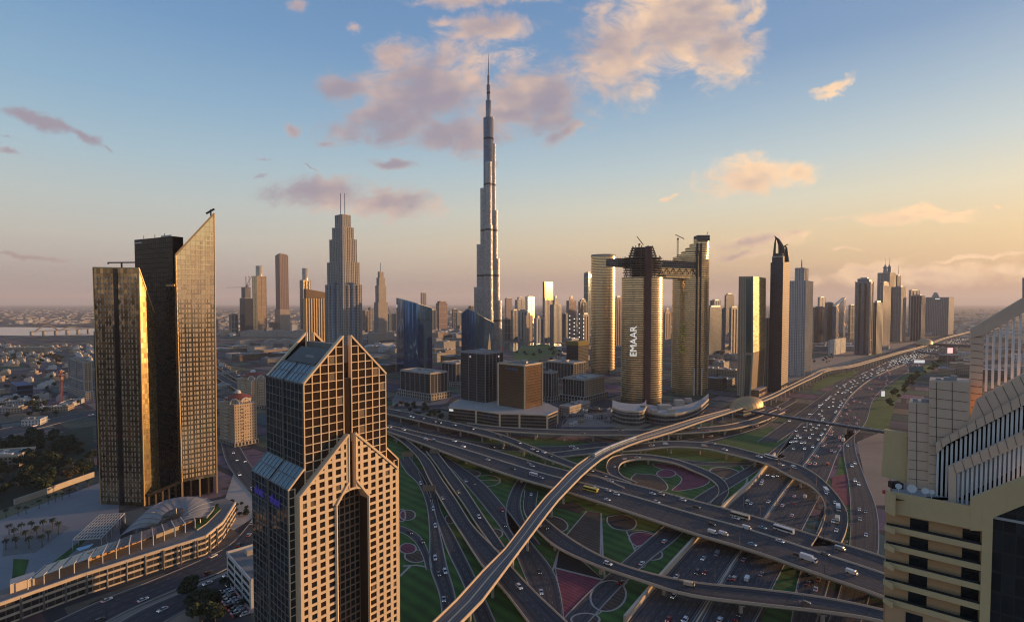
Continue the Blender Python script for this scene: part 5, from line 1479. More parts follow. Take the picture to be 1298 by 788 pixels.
# ---- towers left of the centre
tower('short teal glass block at the far left of the distant towers', 293, 293.5, 302, 424, 399, F_TEAL)
t, poly, z = tower('dark unfinished tower under a tower crane at the left of the skyline', 304.5, 311, 321, 424, 378, (F_NAVY, F_NAVY), plant=False, name='unfinished_tower')
c = poly_c(poly); m = MB(); m.prism([tuple(p)[:2] for p in inset(poly, .72)], z, zat(c, 364), 0, 1); m.build('open_floors', [f_('open_floors', (.02, .02, .025), (.20, .20, .20), 4, 5, .8, .6, .6, 0), CONC], t)
m = MB(); m.cyl((c.x + 8, c.y), 17, zat(c, 368), zat(c, 360), 10, 0, r1=4); m.build('crown_frame', [PLANT], t)
def crane(px, py0, py1, jib, y, label, col=None, dw=1.0):
    """tower crane: mast from row py0 up to py1, jib ends in columns/rows"""
    a, b = at_depth(px, y, 0), None
    z0, z1 = zat(a, py0), zat(a, py1)
    t = thing('tower_crane', label, 'crane', (a.x, a.y, z0))
    mm = col or M('crane_paint', (.16, .09, .06), .6)
    m = MB(); h = 1.0 * dw
    for sx in (-h, h):
        for sy in (-h, h): m.bar((a.x + sx, a.y + sy, z0), (a.x + sx, a.y + sy, z1), .35 * dw)
    n = max(2, int((z1 - z0) / 4))
    for i in range(n):
        za, zb = z0 + (z1 - z0) * i / n, z0 + (z1 - z0) * (i + 1) / n
        m.bar((a.x - h, a.y - h, za), (a.x + h, a.y - h, zb), .22 * dw); m.bar((a.x + h, a.y + h, za), (a.x - h, a.y + h, zb), .22 * dw)
    m.build('mast', mm, t)
    (x0, yy0), (x1, yy1) = jib
    p, q = at_depth(x0, y, 0), at_depth(x1, y, 0); p = Vector((p.x, p.y, zat(p, yy0))); q = Vector((q.x, q.y, zat(q, yy1)))
    m = MB(); up = Vector((0, 0, 1.4 * dw))
    m.bar(p, q, .45 * dw); m.bar(p + Vector((0, 1.2 * dw, 0)), q + Vector((0, 1.2 * dw, 0)), .45 * dw); m.bar(p + up * .3, q + up, .4 * dw)
    k = 10
    for i in range(k): m.bar(p.lerp(q, i / k), p.lerp(q, (i + .5) / k) + up * .9, .2 * dw); m.bar(p.lerp(q, (i + .5) / k) + up * .9, p.lerp(q, (i + 1) / k), .2 * dw)
    m.build('jib', mm, t)
    m = MB(); m.box((a.x - 1.3 * dw, a.y - 2.6 * dw), (2.6 * dw, 0), (0, 2.2 * dw), z1 - 2.5 * dw, z1 + .3 * dw); m.build('cab', mm, t)
    return t
crane(313, 366, 351, ((288, 364.5), (314, 364)), 2800, 'tower crane with a long level jib on the dark unfinished tower', dw=1.5)
crane(317, 362, 350, ((312, 363), (320.5, 350)), 2840, 'tower crane with a raised jib beside the gold drum topped tower', dw=1.3)
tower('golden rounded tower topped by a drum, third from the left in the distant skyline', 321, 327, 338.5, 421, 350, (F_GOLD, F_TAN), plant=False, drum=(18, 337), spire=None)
tower('tall dark rose coloured tower standing alone between two drum topped towers', 350.5, 356, 366.5, 420, 323, (F_PINK, F_PINK), tiers=((322.5, .8),), podium=(130, 1.22))
tower('slim pale tower with a round cap just left of the gold flat roofed block', 381, 385, 394.5, 424, 355, (F_GREY, F_GOLD), plant=False, drum=(15, 340))
def gold_block():
    t, poly, z = tower('gold ribbed block with a dark wedge roof, left of the stepped twin mast tower', 386, 389, 417, 455, 378, (F_DARK, F_TAN), plant=False, name='hotel_block', fins=(9, GOLDM, 2.0))
    c = poly_c(poly); m = MB(); z1, z2 = zat(poly[0], 366), zat(poly[1], 371)
    m.prism([tuple(p)[:2] for p in poly], z + .1, [z1, z2, z2, z1], 0, 0); m.build('wedge_roof', [BRONZE], t)
gold_block()
t, poly, z = tower('pale tapering tower with one thin spire, to the right of the twin mast tower', 474.5, 480, 492, 436, 383, (F_GREY, F_BEIGE), plant=False, tiers=((362, .8), (352, .62), (345, .42)), spire=(333, 2.4), podium=(46, 1.9), name='spired_tower')
tower('thin grey slab standing beyond the slanted blue glass tower', 533.5, 535, 540.5, 404, 371, F_GREY)
tower('brown slab tower with a rounded top beyond the blue glass tower', 553, 557, 567, 417, 384, (F_BROWN, F_PINK), tiers=((382, .8),))
tower('dark teal mid rise left of the brown slab tower', 544, 545, 553, 420, 393, F_TEAL)
tower('dark blunt tower just left of the faceted blue building', 573, 575, 580, 416, 392, F_NAVY)
tower('darker low tower tucked against the faceted blue building', 578, 580, 588, 418, 396, F_TEAL)
tower('slim brown tower beyond the spire on its left', 596, 597, 600.5, 414, 388, F_BROWN)
for i, (a, b, c_, by, tp, mt, lb) in enumerate([
    (462, 463, 469, 421, 394, F_BROWN, 'reddish slim tower right of the twin mast tower, left of its neighbour'),
    (469, 470, 475, 420, 390, F_GREY, 'grey slim tower between the twin mast tower and the spired tower'),
    (493, 494, 502, 421, 398, F_TEAL, 'low teal block between the spired tower and the blue glass tower'),
    (342, 343, 350, 420, 409, F_GREY, 'low grey building between the golden drum tower and the rose tower'),
    (369, 370, 380, 421, 412, F_WHITE, 'low white building right of the dark rose tower'),
    (270, 271, 277, 424, 405, F_GREY, 'low grey block close to the right edge of the golden glass tower')]):
    tower(lb, a, b, c_, by, tp, mt)
# ---- cluster right of the spire
CLU = [
 (637, 639, 647, 431, 405, F_TEAL, 'teal low tower nearest the spire on its right side', ()),
 (640, 642, 649, 405, 378, F_PINK, 'pink distant tower peeping out right of the spire', ()),
 (648, 650, 657, 431, 394, F_GREY, 'first of the grey apartment towers by the lake, counted from the spire', ()),
 (653, 656, 666, 416, 380, F_GREY, 'wider grey tower with a stepped cap rising behind the lake apartments', ((377, .6),)),
 (657, 660, 668, 432, 394, F_WHITE, 'second of the grey apartment towers by the lake, with pale edges', ()),
 (664, 667, 675, 434, 400, F_BEIGE, 'shorter third apartment tower by the lake, with a hipped cap', ((397, .55),)),
 (666, 669, 678, 410, 376, F_GOLD, 'tower whose glass crown glows gold behind the lake apartments', ()),
 (677, 680, 690, 436, 403, F_WHITE, 'pale fourth apartment tower by the lake, nearest the tall golden topped one', ()),
 (697, 702, 711.5, 435, 386, F_GREY, 'grey tower with a narrow stepped crown right of the golden topped tower', ((380, .55), (376, .25))),
 (711, 713, 719, 430, 398, F_TEAL, 'low teal tower between the stepped crown tower and the red tower', ()),
 (718, 721, 730, 428, 381, F_PINK, 'rose red tower with a pointed cap left of the unlit construction site', ((377, .4),)),
 (733, 735, 744, 430, 382, F_NAVY, 'dark slab with a rounded top left of the curved beige tower', ((380, .7),)),
 (737, 739, 747, 436, 399, F_BEIGE, 'beige low tower in front of the dark rounded slab', ()),
 (744, 745, 750, 424, 346, F_TEAL, 'tall teal tower half hidden behind the curved beige tower', ()),
 (626, 629, 637, 433, 411, F_BEIGE, 'low beige block touching the right side of the spire foot', ())]
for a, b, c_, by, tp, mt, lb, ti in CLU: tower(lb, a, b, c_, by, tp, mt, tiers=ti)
t, poly, z = tower('tall slender tower with a blazing gold crown right of the spire', 688, 690.5, 700.5, 432, 378, (F_GREY, F_BEIGE), plant=False)
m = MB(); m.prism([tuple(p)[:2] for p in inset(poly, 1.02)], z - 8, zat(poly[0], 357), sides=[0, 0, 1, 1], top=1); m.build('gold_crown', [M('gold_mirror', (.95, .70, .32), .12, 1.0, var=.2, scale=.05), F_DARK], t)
# low construction site with lamps
def lamp_site():
    t, poly, z = tower('dark building under construction with yellow nets and strings of white lamps', 718, 733, 746, 470, 434, (F_DARK, F_DARK), plant=False, name='construction_site', cat='building')
    m = MB(); q = inset(poly, 1.03); m.prism([tuple(p)[:2] for p in q], z - 8, z + 1.5, 0, 0); m.build('yellow_net', [M('yellow_net', (.22, .17, .03), .9, var=.5)], t)
    rnd = random.Random(4)
    for i, (x, y0_) in enumerate(((722, 400), (727.5, 404), (734, 398), (739.5, 404))):
        p = gp(x, 468); m = MB(); m.bar((p.x, p.y, z), (p.x, p.y, zat(p, y0_)), .9); m.build('lamp_mast', [DARKM], t)
        for k in range(6):
            zz_ = z + (zat(p, y0_) - z) * (k + 1) / 6; m = MB(); m.cyl((p.x, p.y - 1.2), .8, zz_ - .8, zz_ + .5, 6); m.build('lamp', [WHITE_LAMP], t)
lamp_site()

# ---- the linked towers under construction
def ellipse_poly(c, a, b, ang, n=40, z=None):
    x, y = dirv(ang), dirv(ang - 90)
    return [c + x * (a * math.cos(q)) + y * (b * math.sin(q)) for q in [2 * math.pi * i / n for i in range(n)]]
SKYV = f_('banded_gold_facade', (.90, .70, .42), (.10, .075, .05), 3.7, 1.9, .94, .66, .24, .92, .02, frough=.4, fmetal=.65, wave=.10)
def round_tower(label, L, R, by, top, depth_f=.8, ang=39, slab=True, mats=SKYV, ztop_floors=None):
    c0 = gp((L + R) / 2, by); w = (R - L) / 2 / F * (c0.y * CP + CAMH * SP)
    c = c0 + V2(c0).normalized() * (w * depth_f)
    a = w * (c.y / c0.y); b = a * depth_f
    t = thing('round_tower', label, 'tower', tuple(c))
    P = ellipse_poly(c, a, b, 90, 44); z = zat(c0, top)
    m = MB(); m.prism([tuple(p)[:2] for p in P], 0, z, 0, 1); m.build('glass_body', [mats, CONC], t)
    if slab:
        s = MB(); Q = [c + (p - c) * 1.022 for p in P]; k = 0
        zz_ = 12.0
        while zz_ < z:
            s.prism([tuple(p)[:2] for p in Q], zz_, zz_ + .75, 0, 0, True); zz_ += 3.7
        s.build('floor_bands', [M('band_metal', (.68, .51, .29), .42, .7)], t)
    return t, c, a, b, P, z
RAW = f_('raw_floors', (.03, .026, .024), (.24, .20, .17), 3.9, 4.5, .86, .72, .8, 0.0)
MAROON = M('maroon_hoist', (.10, .035, .028), .7)
def bare_floors(t, c, a, b, z0, z1, step=3.9, shrink=None, name='bare_floor', n=30):
    """open slabs of unfinished storeys with columns"""
    z = z0; k = 0
    while z < z1:
        f = shrink(k) if shrink else 1.0
        m = MB(); P = [c + (p - c) * f for p in ellipse_poly(c, a, b, 90, n)]
        m.prism([tuple(p)[:2] for p in P], z, z + .8, 0, 0, True)
        for i in range(0, n, 3): q = c + (P[i] - c) * .9; m.box(q, (1.2, 0), (0, 1.2), z + .8, z + step)
        m.build(name, [CONC_D], t); z += step; k += 1
    m = MB(); m.prism([tuple(c + (p - c) * .55)[:2] for p in ellipse_poly(c, a, b, 90, 16)], z0, z1, 0, 0); m.build('lift_core', [RAW], t)
def linked_towers():
    t, c, a, b, P, z = round_tower('middle round tower of the linked three, with white vertical letters and a maroon hoist', 787.5, 838, 514, 351)
    bare_floors(t, c, a * .98, b * .98, z, zat(c, 327), shrink=lambda k: 1.0 - .03 * (k % 2))
    bare_floors(t, c, a * .74, b * .8, zat(c, 327), zat(c, 314), name='roof_floor', shrink=lambda k: 1.0 - .06 * k)
    fr = gp(820.5, 515.5); m = MB(); h = zat(fr, 312); m.box(fr + Vector((-4.2, -3, 0)), (8.4, 0), (0, 10), 0, h, 0); m.build('hoist_shaft', [f_('hoist_facade', (.05, .02, .018), (.13, .05, .04), 3.7, 2.1, .7, .5, .6, 0)], t)
    for k in range(9):
        m = MB(); zz_ = 20 + k * 24; m.box(fr + Vector((-4.6, -3.4, 0)), (9.2, 0), (0, .8), zz_, zz_ + 1.2, 0); m.build('hoist_tie', [MAROON], t)
    # vertical lettering following the curve of the facade
    lp = gp(808.3, 515.8); lp = Vector((lp.x, c.y - b * 1.045 * math.sqrt(max(0, 1 - ((lp.x - c.x) / (a * 1.03)) ** 2)) - .4, 0))
    rr = Vector((.95, -.31, 0)).normalized()
    lettering('EMAAR', 15.5, LETTER, t, (lp.x, lp.y - .6, zat(lp, 452)), (0, 0, 1), -rr, 'sign_lettering', .3)
    crane(808.5, 315, 309, ((805.5, 299.5), (814, 311)), c.y - 4, 'tower crane with a steep jib on the middle linked tower')
    t3, c3, a3, b3, P3, z3 = round_tower('right hand round tower of the linked three, tallest, with a staircase shaped unfinished top', 851.5, 896, 501, 351)
    for i, (xl, yt) in enumerate(((858, 326.5), (861, 323), (863, 319), (866, 314.5), (869, 309.5), (874, 303.5), (877, 299.5))):
        f = 1 - i * .115
        m = MB(); off = dirv(90) * (a3 * (1 - f)); Q = [c3 + off + (p - c3) * f for p in ellipse_poly(c3, a3 * .99, b3 * .95, 90, 30)]
        y_prev = 351 if i == 0 else ((326.5, 323, 319, 314.5, 309.5, 303.5)[i - 1])
        m.prism([tuple(p)[:2] for p in Q], zat(c3, y_prev), zat(c3, yt), 0, 1); m.build('stepped_storey', [SKYV, CONC_D], t3)
        m = MB(); zf = zat(c3, y_prev)
        while zf < zat(c3, yt): m.prism([tuple(c3 + off + (p - c3 - off) * 1.02)[:2] for p in Q], zf, zf + .8, 0, 0, True); zf += 3.9
        m.build('storey_edge', [CONC_D], t3)
    def surf(px, o=1.03):
        p = at_depth(px, c3.y - b3 * .8, 0); return Vector((p.x, c3.y - b3 * o * math.sqrt(max(0, 1 - ((p.x - c3.x) / (a3 * o)) ** 2)), 0))
    for px_, w in ((880.3, 2.6), (885.3, 2.2)):
        p = surf(px_); m = MB(); m.box(p + Vector((-w / 2, -.8, 0)), (w, 0), (0, 4), 0, zat(p, 308), 0); m.build('dark_slot', [DARKM], t3)
    for px_ in (878, 888):
        p = surf(px_); m = MB(); m.box(p + Vector((-1, -1.2, 0)), (2.0, 0), (0, 3), 0, 50, 0); m.build('hoist_panel', [WHITE], t3)
    top = MB(); q = c3 + dirv(90) * (a3 * .52); top.prism([(q.x - 9, q.y - 12), (q.x + 13, q.y - 12), (q.x + 13, q.y + 10), (q.x - 9, q.y + 10)], zat(c3, 306), zat(c3, 299), 0, 1); top.build('roof_frame', [RAW, CONC_D], t3)
    lp = gp(868, 501.5); lp = Vector((lp.x, c3.y - b3 * 1.045 * math.sqrt(max(0, 1 - ((lp.x - c3.x) / (a3 * 1.03)) ** 2)) - .6, 0))
    lettering('noon', 15.5, LETTER_Y, t3, (lp.x, lp.y, zat(lp, 432.5)), (0, 0, 1), Vector((-.98, .2, 0)), 'sign_lettering', .3)
    m = MB(); pc = Vector((lp.x - 5, lp.y - .8, zat(lp, 442.5))); pts = [pc + Vector((math.cos(a_) * 5.4, 0, math.sin(a_) * 5.4)) for a_ in [R_(150 - 12 * i) - math.pi * .35 for i in range(22)]]
    m.tube(pts, 1.1, 6); m.cyl((pc.x - 6, pc.y), 1.0, pc.z + 4, pc.z + 6, 6); m.build('sign_emblem', [LETTER_Y], t3)
    crane(857, 326, 302, ((854, 297.5), (865, 303)), c3.y - 10, 'tower crane with a short jib over the stepped top of the right linked tower')
    crane(893.5, 312, 302, ((892, 303), (894.8, 294)), c3.y, 'thin raised crane at the right edge of the tallest linked tower')
    # bridge between them, cantilevering to the left
    zb0, zb1 = zat(c, 347), zat(c, 328)
    b0 = Vector((c.x - a * 1.5, c.y + 4, 0)); b1 = Vector((c3.x + a3 * .7, c3.y + 4, 0))
    tb = thing('sky_bridge', 'long unfinished sky bridge carried by the round towers and jutting out to the left', 'sky bridge', (c.x, c.y, zb0))
    d = (b1 - b0).normalized(); n = Vector((-d.y, d.x, 0))
    for k, (z0, z1, s0, s1, mt) in enumerate(((zb0 + 13, zb1, 0, 1, RAW), (zb0 + 7, zb0 + 13, .26, 1, SKYV), (zb0 + 1, zb0 + 7, .30, .98, SKYV), (zb0 - 5, zb0 + 1, .52, .86, SKYV))):
        m = MB(); q0, q1 = b0.lerp(b1, s0), b0.lerp(b1, s1); w = 15 - k; m.box(q0 - n * w, q1 - q0, n * 2 * w, z0, z1 - .6, 0, 1); m.build('bridge_deck', [mt, CONC_D], tb)
        m = MB(); m.box(q0 - n * (w + .7), q1 - q0, n * 2 * (w + .7), z1 - .6, z1 + .3, 0); m.build('floor_edge', [MAROON if k == 0 else CONC], tb)
    L_ = (b1 - b0).length; m = MB()
    for i in range(40):
        p = b0 + d * (L_ * i / 40) - n * 15.2; m.bar(p + Vector((0, 0, zb1 + .3)), p + Vector((0, 0, zb1 + 2.6)), .4)
    m.build('edge_railing', [MAROON], tb)
    m = MB()
    for i in range(18):
        p0 = b0.lerp(b1, .3 + .65 * i / 18) - n * 15.1; p1 = b0.lerp(b1, .3 + .65 * (i + 1) / 18) - n * 15.1
        m.bar(p0 + Vector((0, 0, zb0 + (2 if i % 2 else 12))), p1 + Vector((0, 0, zb0 + (12 if i % 2 else 2))), .7)
    m.build('truss', [MAROON], tb)
    # the finished slab on the left
    t1, c1, a1, b1_, P1, z1 = round_tower('finished curved beige tower, leftmost of the linked three, no bridge of its own', 749, 779, 474, 324, .9)
    rim_ = MB(); rim_.prism([tuple(c1 + (p - c1) * 1.03)[:2] for p in P1], z1 - 1, z1 + 4, 0, 0); rim_.build('roof_ring', [CONC], t1)
    # podium of the linked towers
    tp = thing('curved_podium', 'curved pale podium wrapping the foot of the linked round towers beside the roads', 'podium', tuple(gp(800, 535)))
    F_POD = f_('podium_glass', (.05, .06, .065), (.24, .21, .18), 5.5, 5, .96, .62, .12, .3)
    for fr_, zz_ in (([(776, 534), (790, 539), (812, 540), (819, 533)], 20), ([(819, 533), (840, 537), (860, 536), (884, 528), (898, 516)], 13)):
        pts = catmull(GP(fr_), 14); bk_ = [p + V2(p).normalized() * 60 for p in pts[::-1]]
        m = MB(); m.prism([tuple(p)[:2] for p in pts + bk_], 0, zz_, 0, 1); m.build('podium_wing', [F_POD, ROOFW], tp)
        m = MB()
        for p, q in zip(pts, pts[1:]): m.bar(p + Vector((0, 0, zz_)), q + Vector((0, 0, zz_)), 1.6, 2.4)
        m.build('parapet', [PARAPET], tp)
    for (x, y, w, h) in ((812, 521, 12, 6), (836, 518, 18, 5), (856, 513, 14, 7), (869, 509, 10, 5), (847, 522, 10, 4), (826, 523, 9, 4)):
        p = gp(x, y, 14); m = MB(); m.box((p.x, p.y), (w, 0), (0, w * .7), 12, 14 + h, 0, 1); m.build('site_hut', [CONC, ROOFW], tp)
linked_towers()

# ---- towers along the highway
def bent_tower():
    t = thing('bent_tower', 'kinked beige slab tower with a teal glass strip and golden right face by the station', 'tower', tuple(gp(951, 503)))
    c, eR, eL = fp(934, 951, 967, 503, 39, -51)
    # profile by height: the right edges lean in below the kink
    def sec(dx): return [c + Vector((dx, 0, 0)), c + eR + Vector((dx, 0, 0)), c + eR + eL + Vector((dx * .4, 0, 0)), c + eL + Vector((dx * .2, 0, 0))]
    zk, zt = zat(c, 447), zat(c, 350)
    S = [(0, sec(0)), (zk, sec(3.2)), (zt, sec(1.2))]
    for (za, A), (zb, B), mr in ((S[0], S[1], f_('unlit_louvre_brown', (.10, .06, .03), (.22, .14, .07), 3.6, 12, .9, .5, .3, .4)), (S[1], S[2], f_('amber_slab_facade', (.42, .28, .12), (.30, .20, .09), 3.6, 12, .95, .8, .5, .5, .05))):  # louvres below the kink browner: their lack of sun put into the colour
        m = MB(); lean_prism(m, [(p.x, p.y, za) for p in A], [(p.x, p.y, zb) for p in B], [1, 0, 0, 0], 2); m.build('shaft', [F_SAND, mr, ROOFG], t)
    st = MB(); n = Vector((-.63, -.777, 0)) * .3
    for (za, A), (zb, B) in zip(S, S[1:]):
        a0, a1 = A[0].lerp(A[3], .08) + n, A[0].lerp(A[3], .46) + n; b0, b1 = B[0].lerp(B[3], .08) + n, B[0].lerp(B[3], .46) + n
        st.face([(a1.x, a1.y, za), (a0.x, a0.y, za), (b0.x, b0.y, zb - 4), (b1.x, b1.y, zb - 4)])
    st.build('glass_strip', [M('teal_strip_glass', (.05, .11, .12), .08, .5)], t)
    for k in (0, 1):
        m = MB()
        for (za, A), (zb, B) in zip(S, S[1:]): m.bar(Vector((A[k].x, A[k].y, za)), Vector((B[k].x, B[k].y, zb)), 1.4, 1.4)
        m.build('edge_rib', [CONC], t)
bent_tower()
def horned_tower():
    t, poly, z = tower('dark navy tower crowned by two curved horns, tallest beside the highway', 974, 990, 998.5, 497, 332, (F_NAVY, F_TAN), plant=False, tiers=((327, .86),), name='horned_tower')
    c = poly_c(poly)
    def horn(base_px, pts, r, nm):
        y = c.y - 8; P = []
        for (x, yy) in pts:
            p = at_depth(x, y, 0); P.append(Vector((p.x, p.y, zat(p, yy))))
        m = MB(); m.tube(P, r, 6); m.build(nm, [DARKM], t)
    horn(0, [(988, 330), (988, 318), (986, 310), (983, 304), (980, 301), (978.5, 299)], [7, 6.2, 4.2, 2.6, 1.4, .7], 'horn')
    horn(0, [(978.5, 330), (978.7, 318), (979.3, 308), (980, 302)], [3, 2.2, 1.6, .8], 'horn_strut')
    horn(0, [(988, 318), (989, 314), (992, 311.5), (995.5, 309.5)], [2, 1.8, 1.2, .7], 'horn')
    horn(0, [(995, 332), (994.5, 322), (993.5, 314), (992.5, 311)], [3.5, 2.8, 2, 1], 'horn_strut')
    m = MB(); m.prism([tuple(p)[:2] for p in inset(poly, .7)], z, zat(c, 322), 0, 0); m.build('crown', [F_NAVY], t)
    c2, eR, eL = fp(968, 975, 989, 492, 39, -51)
    m = MB(); m.prism([tuple(p)[:2] for p in (c2, c2 + eR, c2 + eR + eL, c2 + eL)], 0, zat(c2, 403), sides=[1, 1, 0, 0], top=2, per_edge=True); m.build('side_block', [F_BEIGE, F_TAN, ROOFG], t)
    q = gp(962, 503); m = MB(); m.box(q, dirv(39) * 60, dirv(-51) * 24, 0, 12, 0, 1); m.build('podium', [f_('amber_podium', (.10, .06, .04), (.36, .20, .11), 4, 6, .9, .4, .3, .2), ROOFW], t)
horned_tower()
t, poly, z = tower('white gridded tower with a plain crown box and mast, right of the horned tower', 999, 1019.5, 1028, 477, 355.5, (F_WHITE, F_TAN), plant=False, tiers=((341, .55),), spire=(329, 2.2), fins=(7, WHITE, 1.2))
SZ = [
 (898, 899, 918, 456, 390, F_TEAL, F_TEAL, 'dark teal slab right of the linked towers', ()),
 (904, 905, 913, 420, 381, F_GREY, F_GREY, 'grey tower behind the dark teal slab', ()),
 (918, 920, 930, 424, 374, F_NAVY, F_NAVY, 'dark rounded tower beyond the kinked slab, on its left', ((373, .8),)),
 (924, 926, 935, 452, 390, F_WHITE, F_BEIGE, 'white slim tower touching the kinked slab on its left', ()),
 (841, 843, 850, 430, 396, F_TAN, F_TAN, 'sandy slim tower seen between the two round towers', ((392, .5),)),
 (779, 781, 787, 440, 377, F_PINK, F_PINK, 'reddish slim tower in the gap left of the middle round tower', ()),
 (1029, 1031, 1046, 436, 390, F_BROWN, F_NAVY, 'dark brown cube like tower right of the white gridded tower', ()),
 (1036, 1038, 1046, 420, 377, F_GREY, F_GREY, 'grey tower rising behind the dark brown cube like tower', ()),
 (1045, 1047, 1055, 436, 384, F_DARK, F_GOLD, 'dark tower with a slanting gold edge left of the angular glass tower', ()),
 (1082.5, 1101, 1105, 450, 357, F_BLUE, F_TAN, 'blue glass slab framed in white, with a gold right edge, by the highway bend', ((354, .8),)),
 (1075, 1077, 1083, 430, 387, F_NAVY, F_NAVY, 'dark tower just left of the blue framed slab', ()),
 (1105, 1110, 1117, 449, 384, F_DARK, F_TAN, 'dark tower with warm vertical ribs, in front of the twin crowned tower', ()),
 (1111, 1118, 1127, 440, 362, F_GREY, F_PINK, 'grey rounded tower in front of the twin crowned tower, with one red edge', ((358, .7),)),
 (1131, 1141, 1147, 433, 364, F_GREY, F_TAN, 'grey tower with a tan right face, right of the twin crowned tower', ()),
 (1134, 1136, 1140, 420, 349, F_NAVY, F_PINK, 'slim dark tower with a single antenna behind the twin crowned tower', ()),
 (1151, 1153, 1164, 425, 368, F_GREY, F_GREY, 'grey tower with an open frame top, right of centre in the far row', ()),
 (1153.5, 1167, 1171, 432, 375, F_NAVY, F_PINK, 'dark tower with a pale portal foot left of the wide hotel', ()),
]
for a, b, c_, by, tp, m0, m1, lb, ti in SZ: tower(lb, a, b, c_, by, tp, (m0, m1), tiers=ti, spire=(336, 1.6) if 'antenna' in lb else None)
t, poly, z = tower('tall tower with two pointed crowns and spires at the far bend of the highway', 1110.5, 1126, 1133, 433, 346, (F_GREY, F_BROWN), plant=False)
c = poly_c(poly)
for dx_ in (-9, 9):
    p = c + Vector((dx_, -3, 0)); m = MB(); m.cyl((p.x, p.y), 8, z, zat(c, 340), 8, r1=6); m.cyl((p.x, p.y), 9, zat(c, 340), zat(c, 338.5), 8); m.cyl((p.x, p.y), 6, zat(c, 338.5), zat(c, 335), 8, r1=.8); m.cyl((p.x, p.y), .8, zat(c, 335), zat(c, 327), 6, r1=.3); m.build('crown', [PLANT], t)
c, eR, eL = fp(1054, 1059, 1071, 437, 39, -51); zt = [zat(c, 388), zat(c, 377), zat(c, 377), zat(c, 388)]
t = thing('angular_tower', 'angular mirrored glass tower with a slanted peak, between two dark towers', 'tower', tuple(c))
m = MB(); m.prism([tuple(p)[:2] for p in (c, c + eR, c + eR + eL, c + eL)], 0, zt, 0, 0); m.build('body', [F_BLUE], t)
m = MB(); P4 = [c, c + eR, c + eR + eL, c + eL]
for i in range(4): j = (i + 1) % 4; m.bar(P4[i] + Vector((0, 0, zt[i])), P4[j] + Vector((0, 0, zt[j])), 2.2); 
m.bar(P4[0], P4[1] + Vector((0, 0, zt[1] * .8)), 2.2); m.bar(P4[0] + Vector((0, 0, zt[0])), P4[1] + Vector((0, 0, zt[1] * .35)), 2.0); m.build('diagonal_frame', [GOLDM], t)
def wide_hotel():
    t, poly, z = tower('wide grey hotel slab with a small central gable at the end of the far row', 1170.5, 1201, 1207.5, 425, 377, (F_GREY, F_TAN), ph=-75, plant=False, name='hotel_block', fins=(14, PLANT, 2.2))
    a = V2(poly[3]).lerp(V2(poly[0]), .52); d = (V2(poly[0]) - V2(poly[3])).normalized(); m = MB(); zt = zat(a, 370.5)
    m.face([tuple(a - d * 12 + Vector((0, 0, z))), tuple(a + d * 12 + Vector((0, 0, z))), tuple(a + Vector((0, 0, zt)))]); n = Vector((0, 20, 0))
    m.face([tuple(a + d * 12 + Vector((0, 0, z))), tuple(a + d * 12 + n + Vector((0, 0, z))), tuple(a + n + Vector((0, 0, zt))), tuple(a + Vector((0, 0, zt)))]); m.face([tuple(a - d * 12 + n + Vector((0, 0, z))), tuple(a - d * 12 + Vector((0, 0, z))), tuple(a + Vector((0, 0, zt))), tuple(a + n + Vector((0, 0, zt)))]); m.build('gable', [PLANT], t)
    nn = Vector((d.y, -d.x, 0)); m = MB(); m.box(a - d * 9 + nn * 2.6, d * 22, nn * .5, z - 9, z - 4, 0); m.build('light_sign', [LETTER], t)
wide_hotel()

# ---- offices and blocks in the middle distance
def office(label, L, C, R, by, top, mats, nf=None, fm=None, base=None, roofm=None, name='office_building', logo=None, corner=None, cornice=True, th=39, ph=-51, frame_w=.7):
    t, poly, z = tower(label, L, C, R, by, top, mats, th=th, ph=ph, name=name, cat='office', plant=False, roofm=roofm or ROOFW, trim=fm or CONC)
    if nf:
        for (a, b), k in (((poly[3], poly[0]), nf[0]), ((poly[0], poly[1]), nf[1])):
            d = (V2(b) - V2(a)); nn = Vector((d.y, -d.x, 0)).normalized(); dn = d.normalized()
            for i in range(k + 1):
                p = V2(a) + d * (i / k); m = MB(); m.box(p - dn * frame_w / 2 + nn * .03, dn * frame_w, nn * .7, 0, z, 0); m.build('facade_fin', [fm or CONC], t)
    rnd = random.Random(int(L))
    for i in range(4):
        q = V2(poly[0]) + (V2(poly[1]) - V2(poly[0])) * rnd.uniform(.15, .7) + (V2(poly[3]) - V2(poly[0])) * rnd.uniform(.15, .7)
        m = MB(); s = rnd.uniform(4, 9); m.box(q, dirv(39) * s, dirv(-51) * s * .7, z, z + rnd.uniform(2, 4.5), 0, 1); m.build('roof_plant', [PLANT, ROOFW], t)
    if cornice:
        m = MB(); q = inset(poly, 1.05); m.prism([tuple(p)[:2] for p in q], z - .8, z + .3, 0, 0, True); m.build('cornice', [fm or CONC], t)
    if base:
        q = inset(poly, 1.16); m = MB(); m.prism([tuple(p)[:2] for p in q], 0, base, 0, 1, per_edge=True); m.build('podium', [f_('arcade', (.03, .03, .03), (.42, .37, .31), base / 2, 6.0, .72, .8, .3, .1), ROOFW], t)
    return t, poly, z
PALE = M('pale_precast', (.40, .36, .31), .8, scale=.1)
office('low pale office block with a projecting roof, before the blue slanted tower', 508, 545.6, 567, 507, 474, F_OFF, (6, 5), PALE, 11)
office('second low pale office block, half hidden behind the dark office tower', 560, 578, 600, 490, 461, F_OFF, (4, 5), PALE, 9)
t, poly, z = office('dark glass office tower with a white roof and two red logos', 584.5, 615.2, 637.5, 525, 448.5, (F_OFF, F_OFF), (3, 5), M('grey_mullion', (.26, .26, .26), .6), roofm=M('white_roof', (.62, .61, .58), .8))
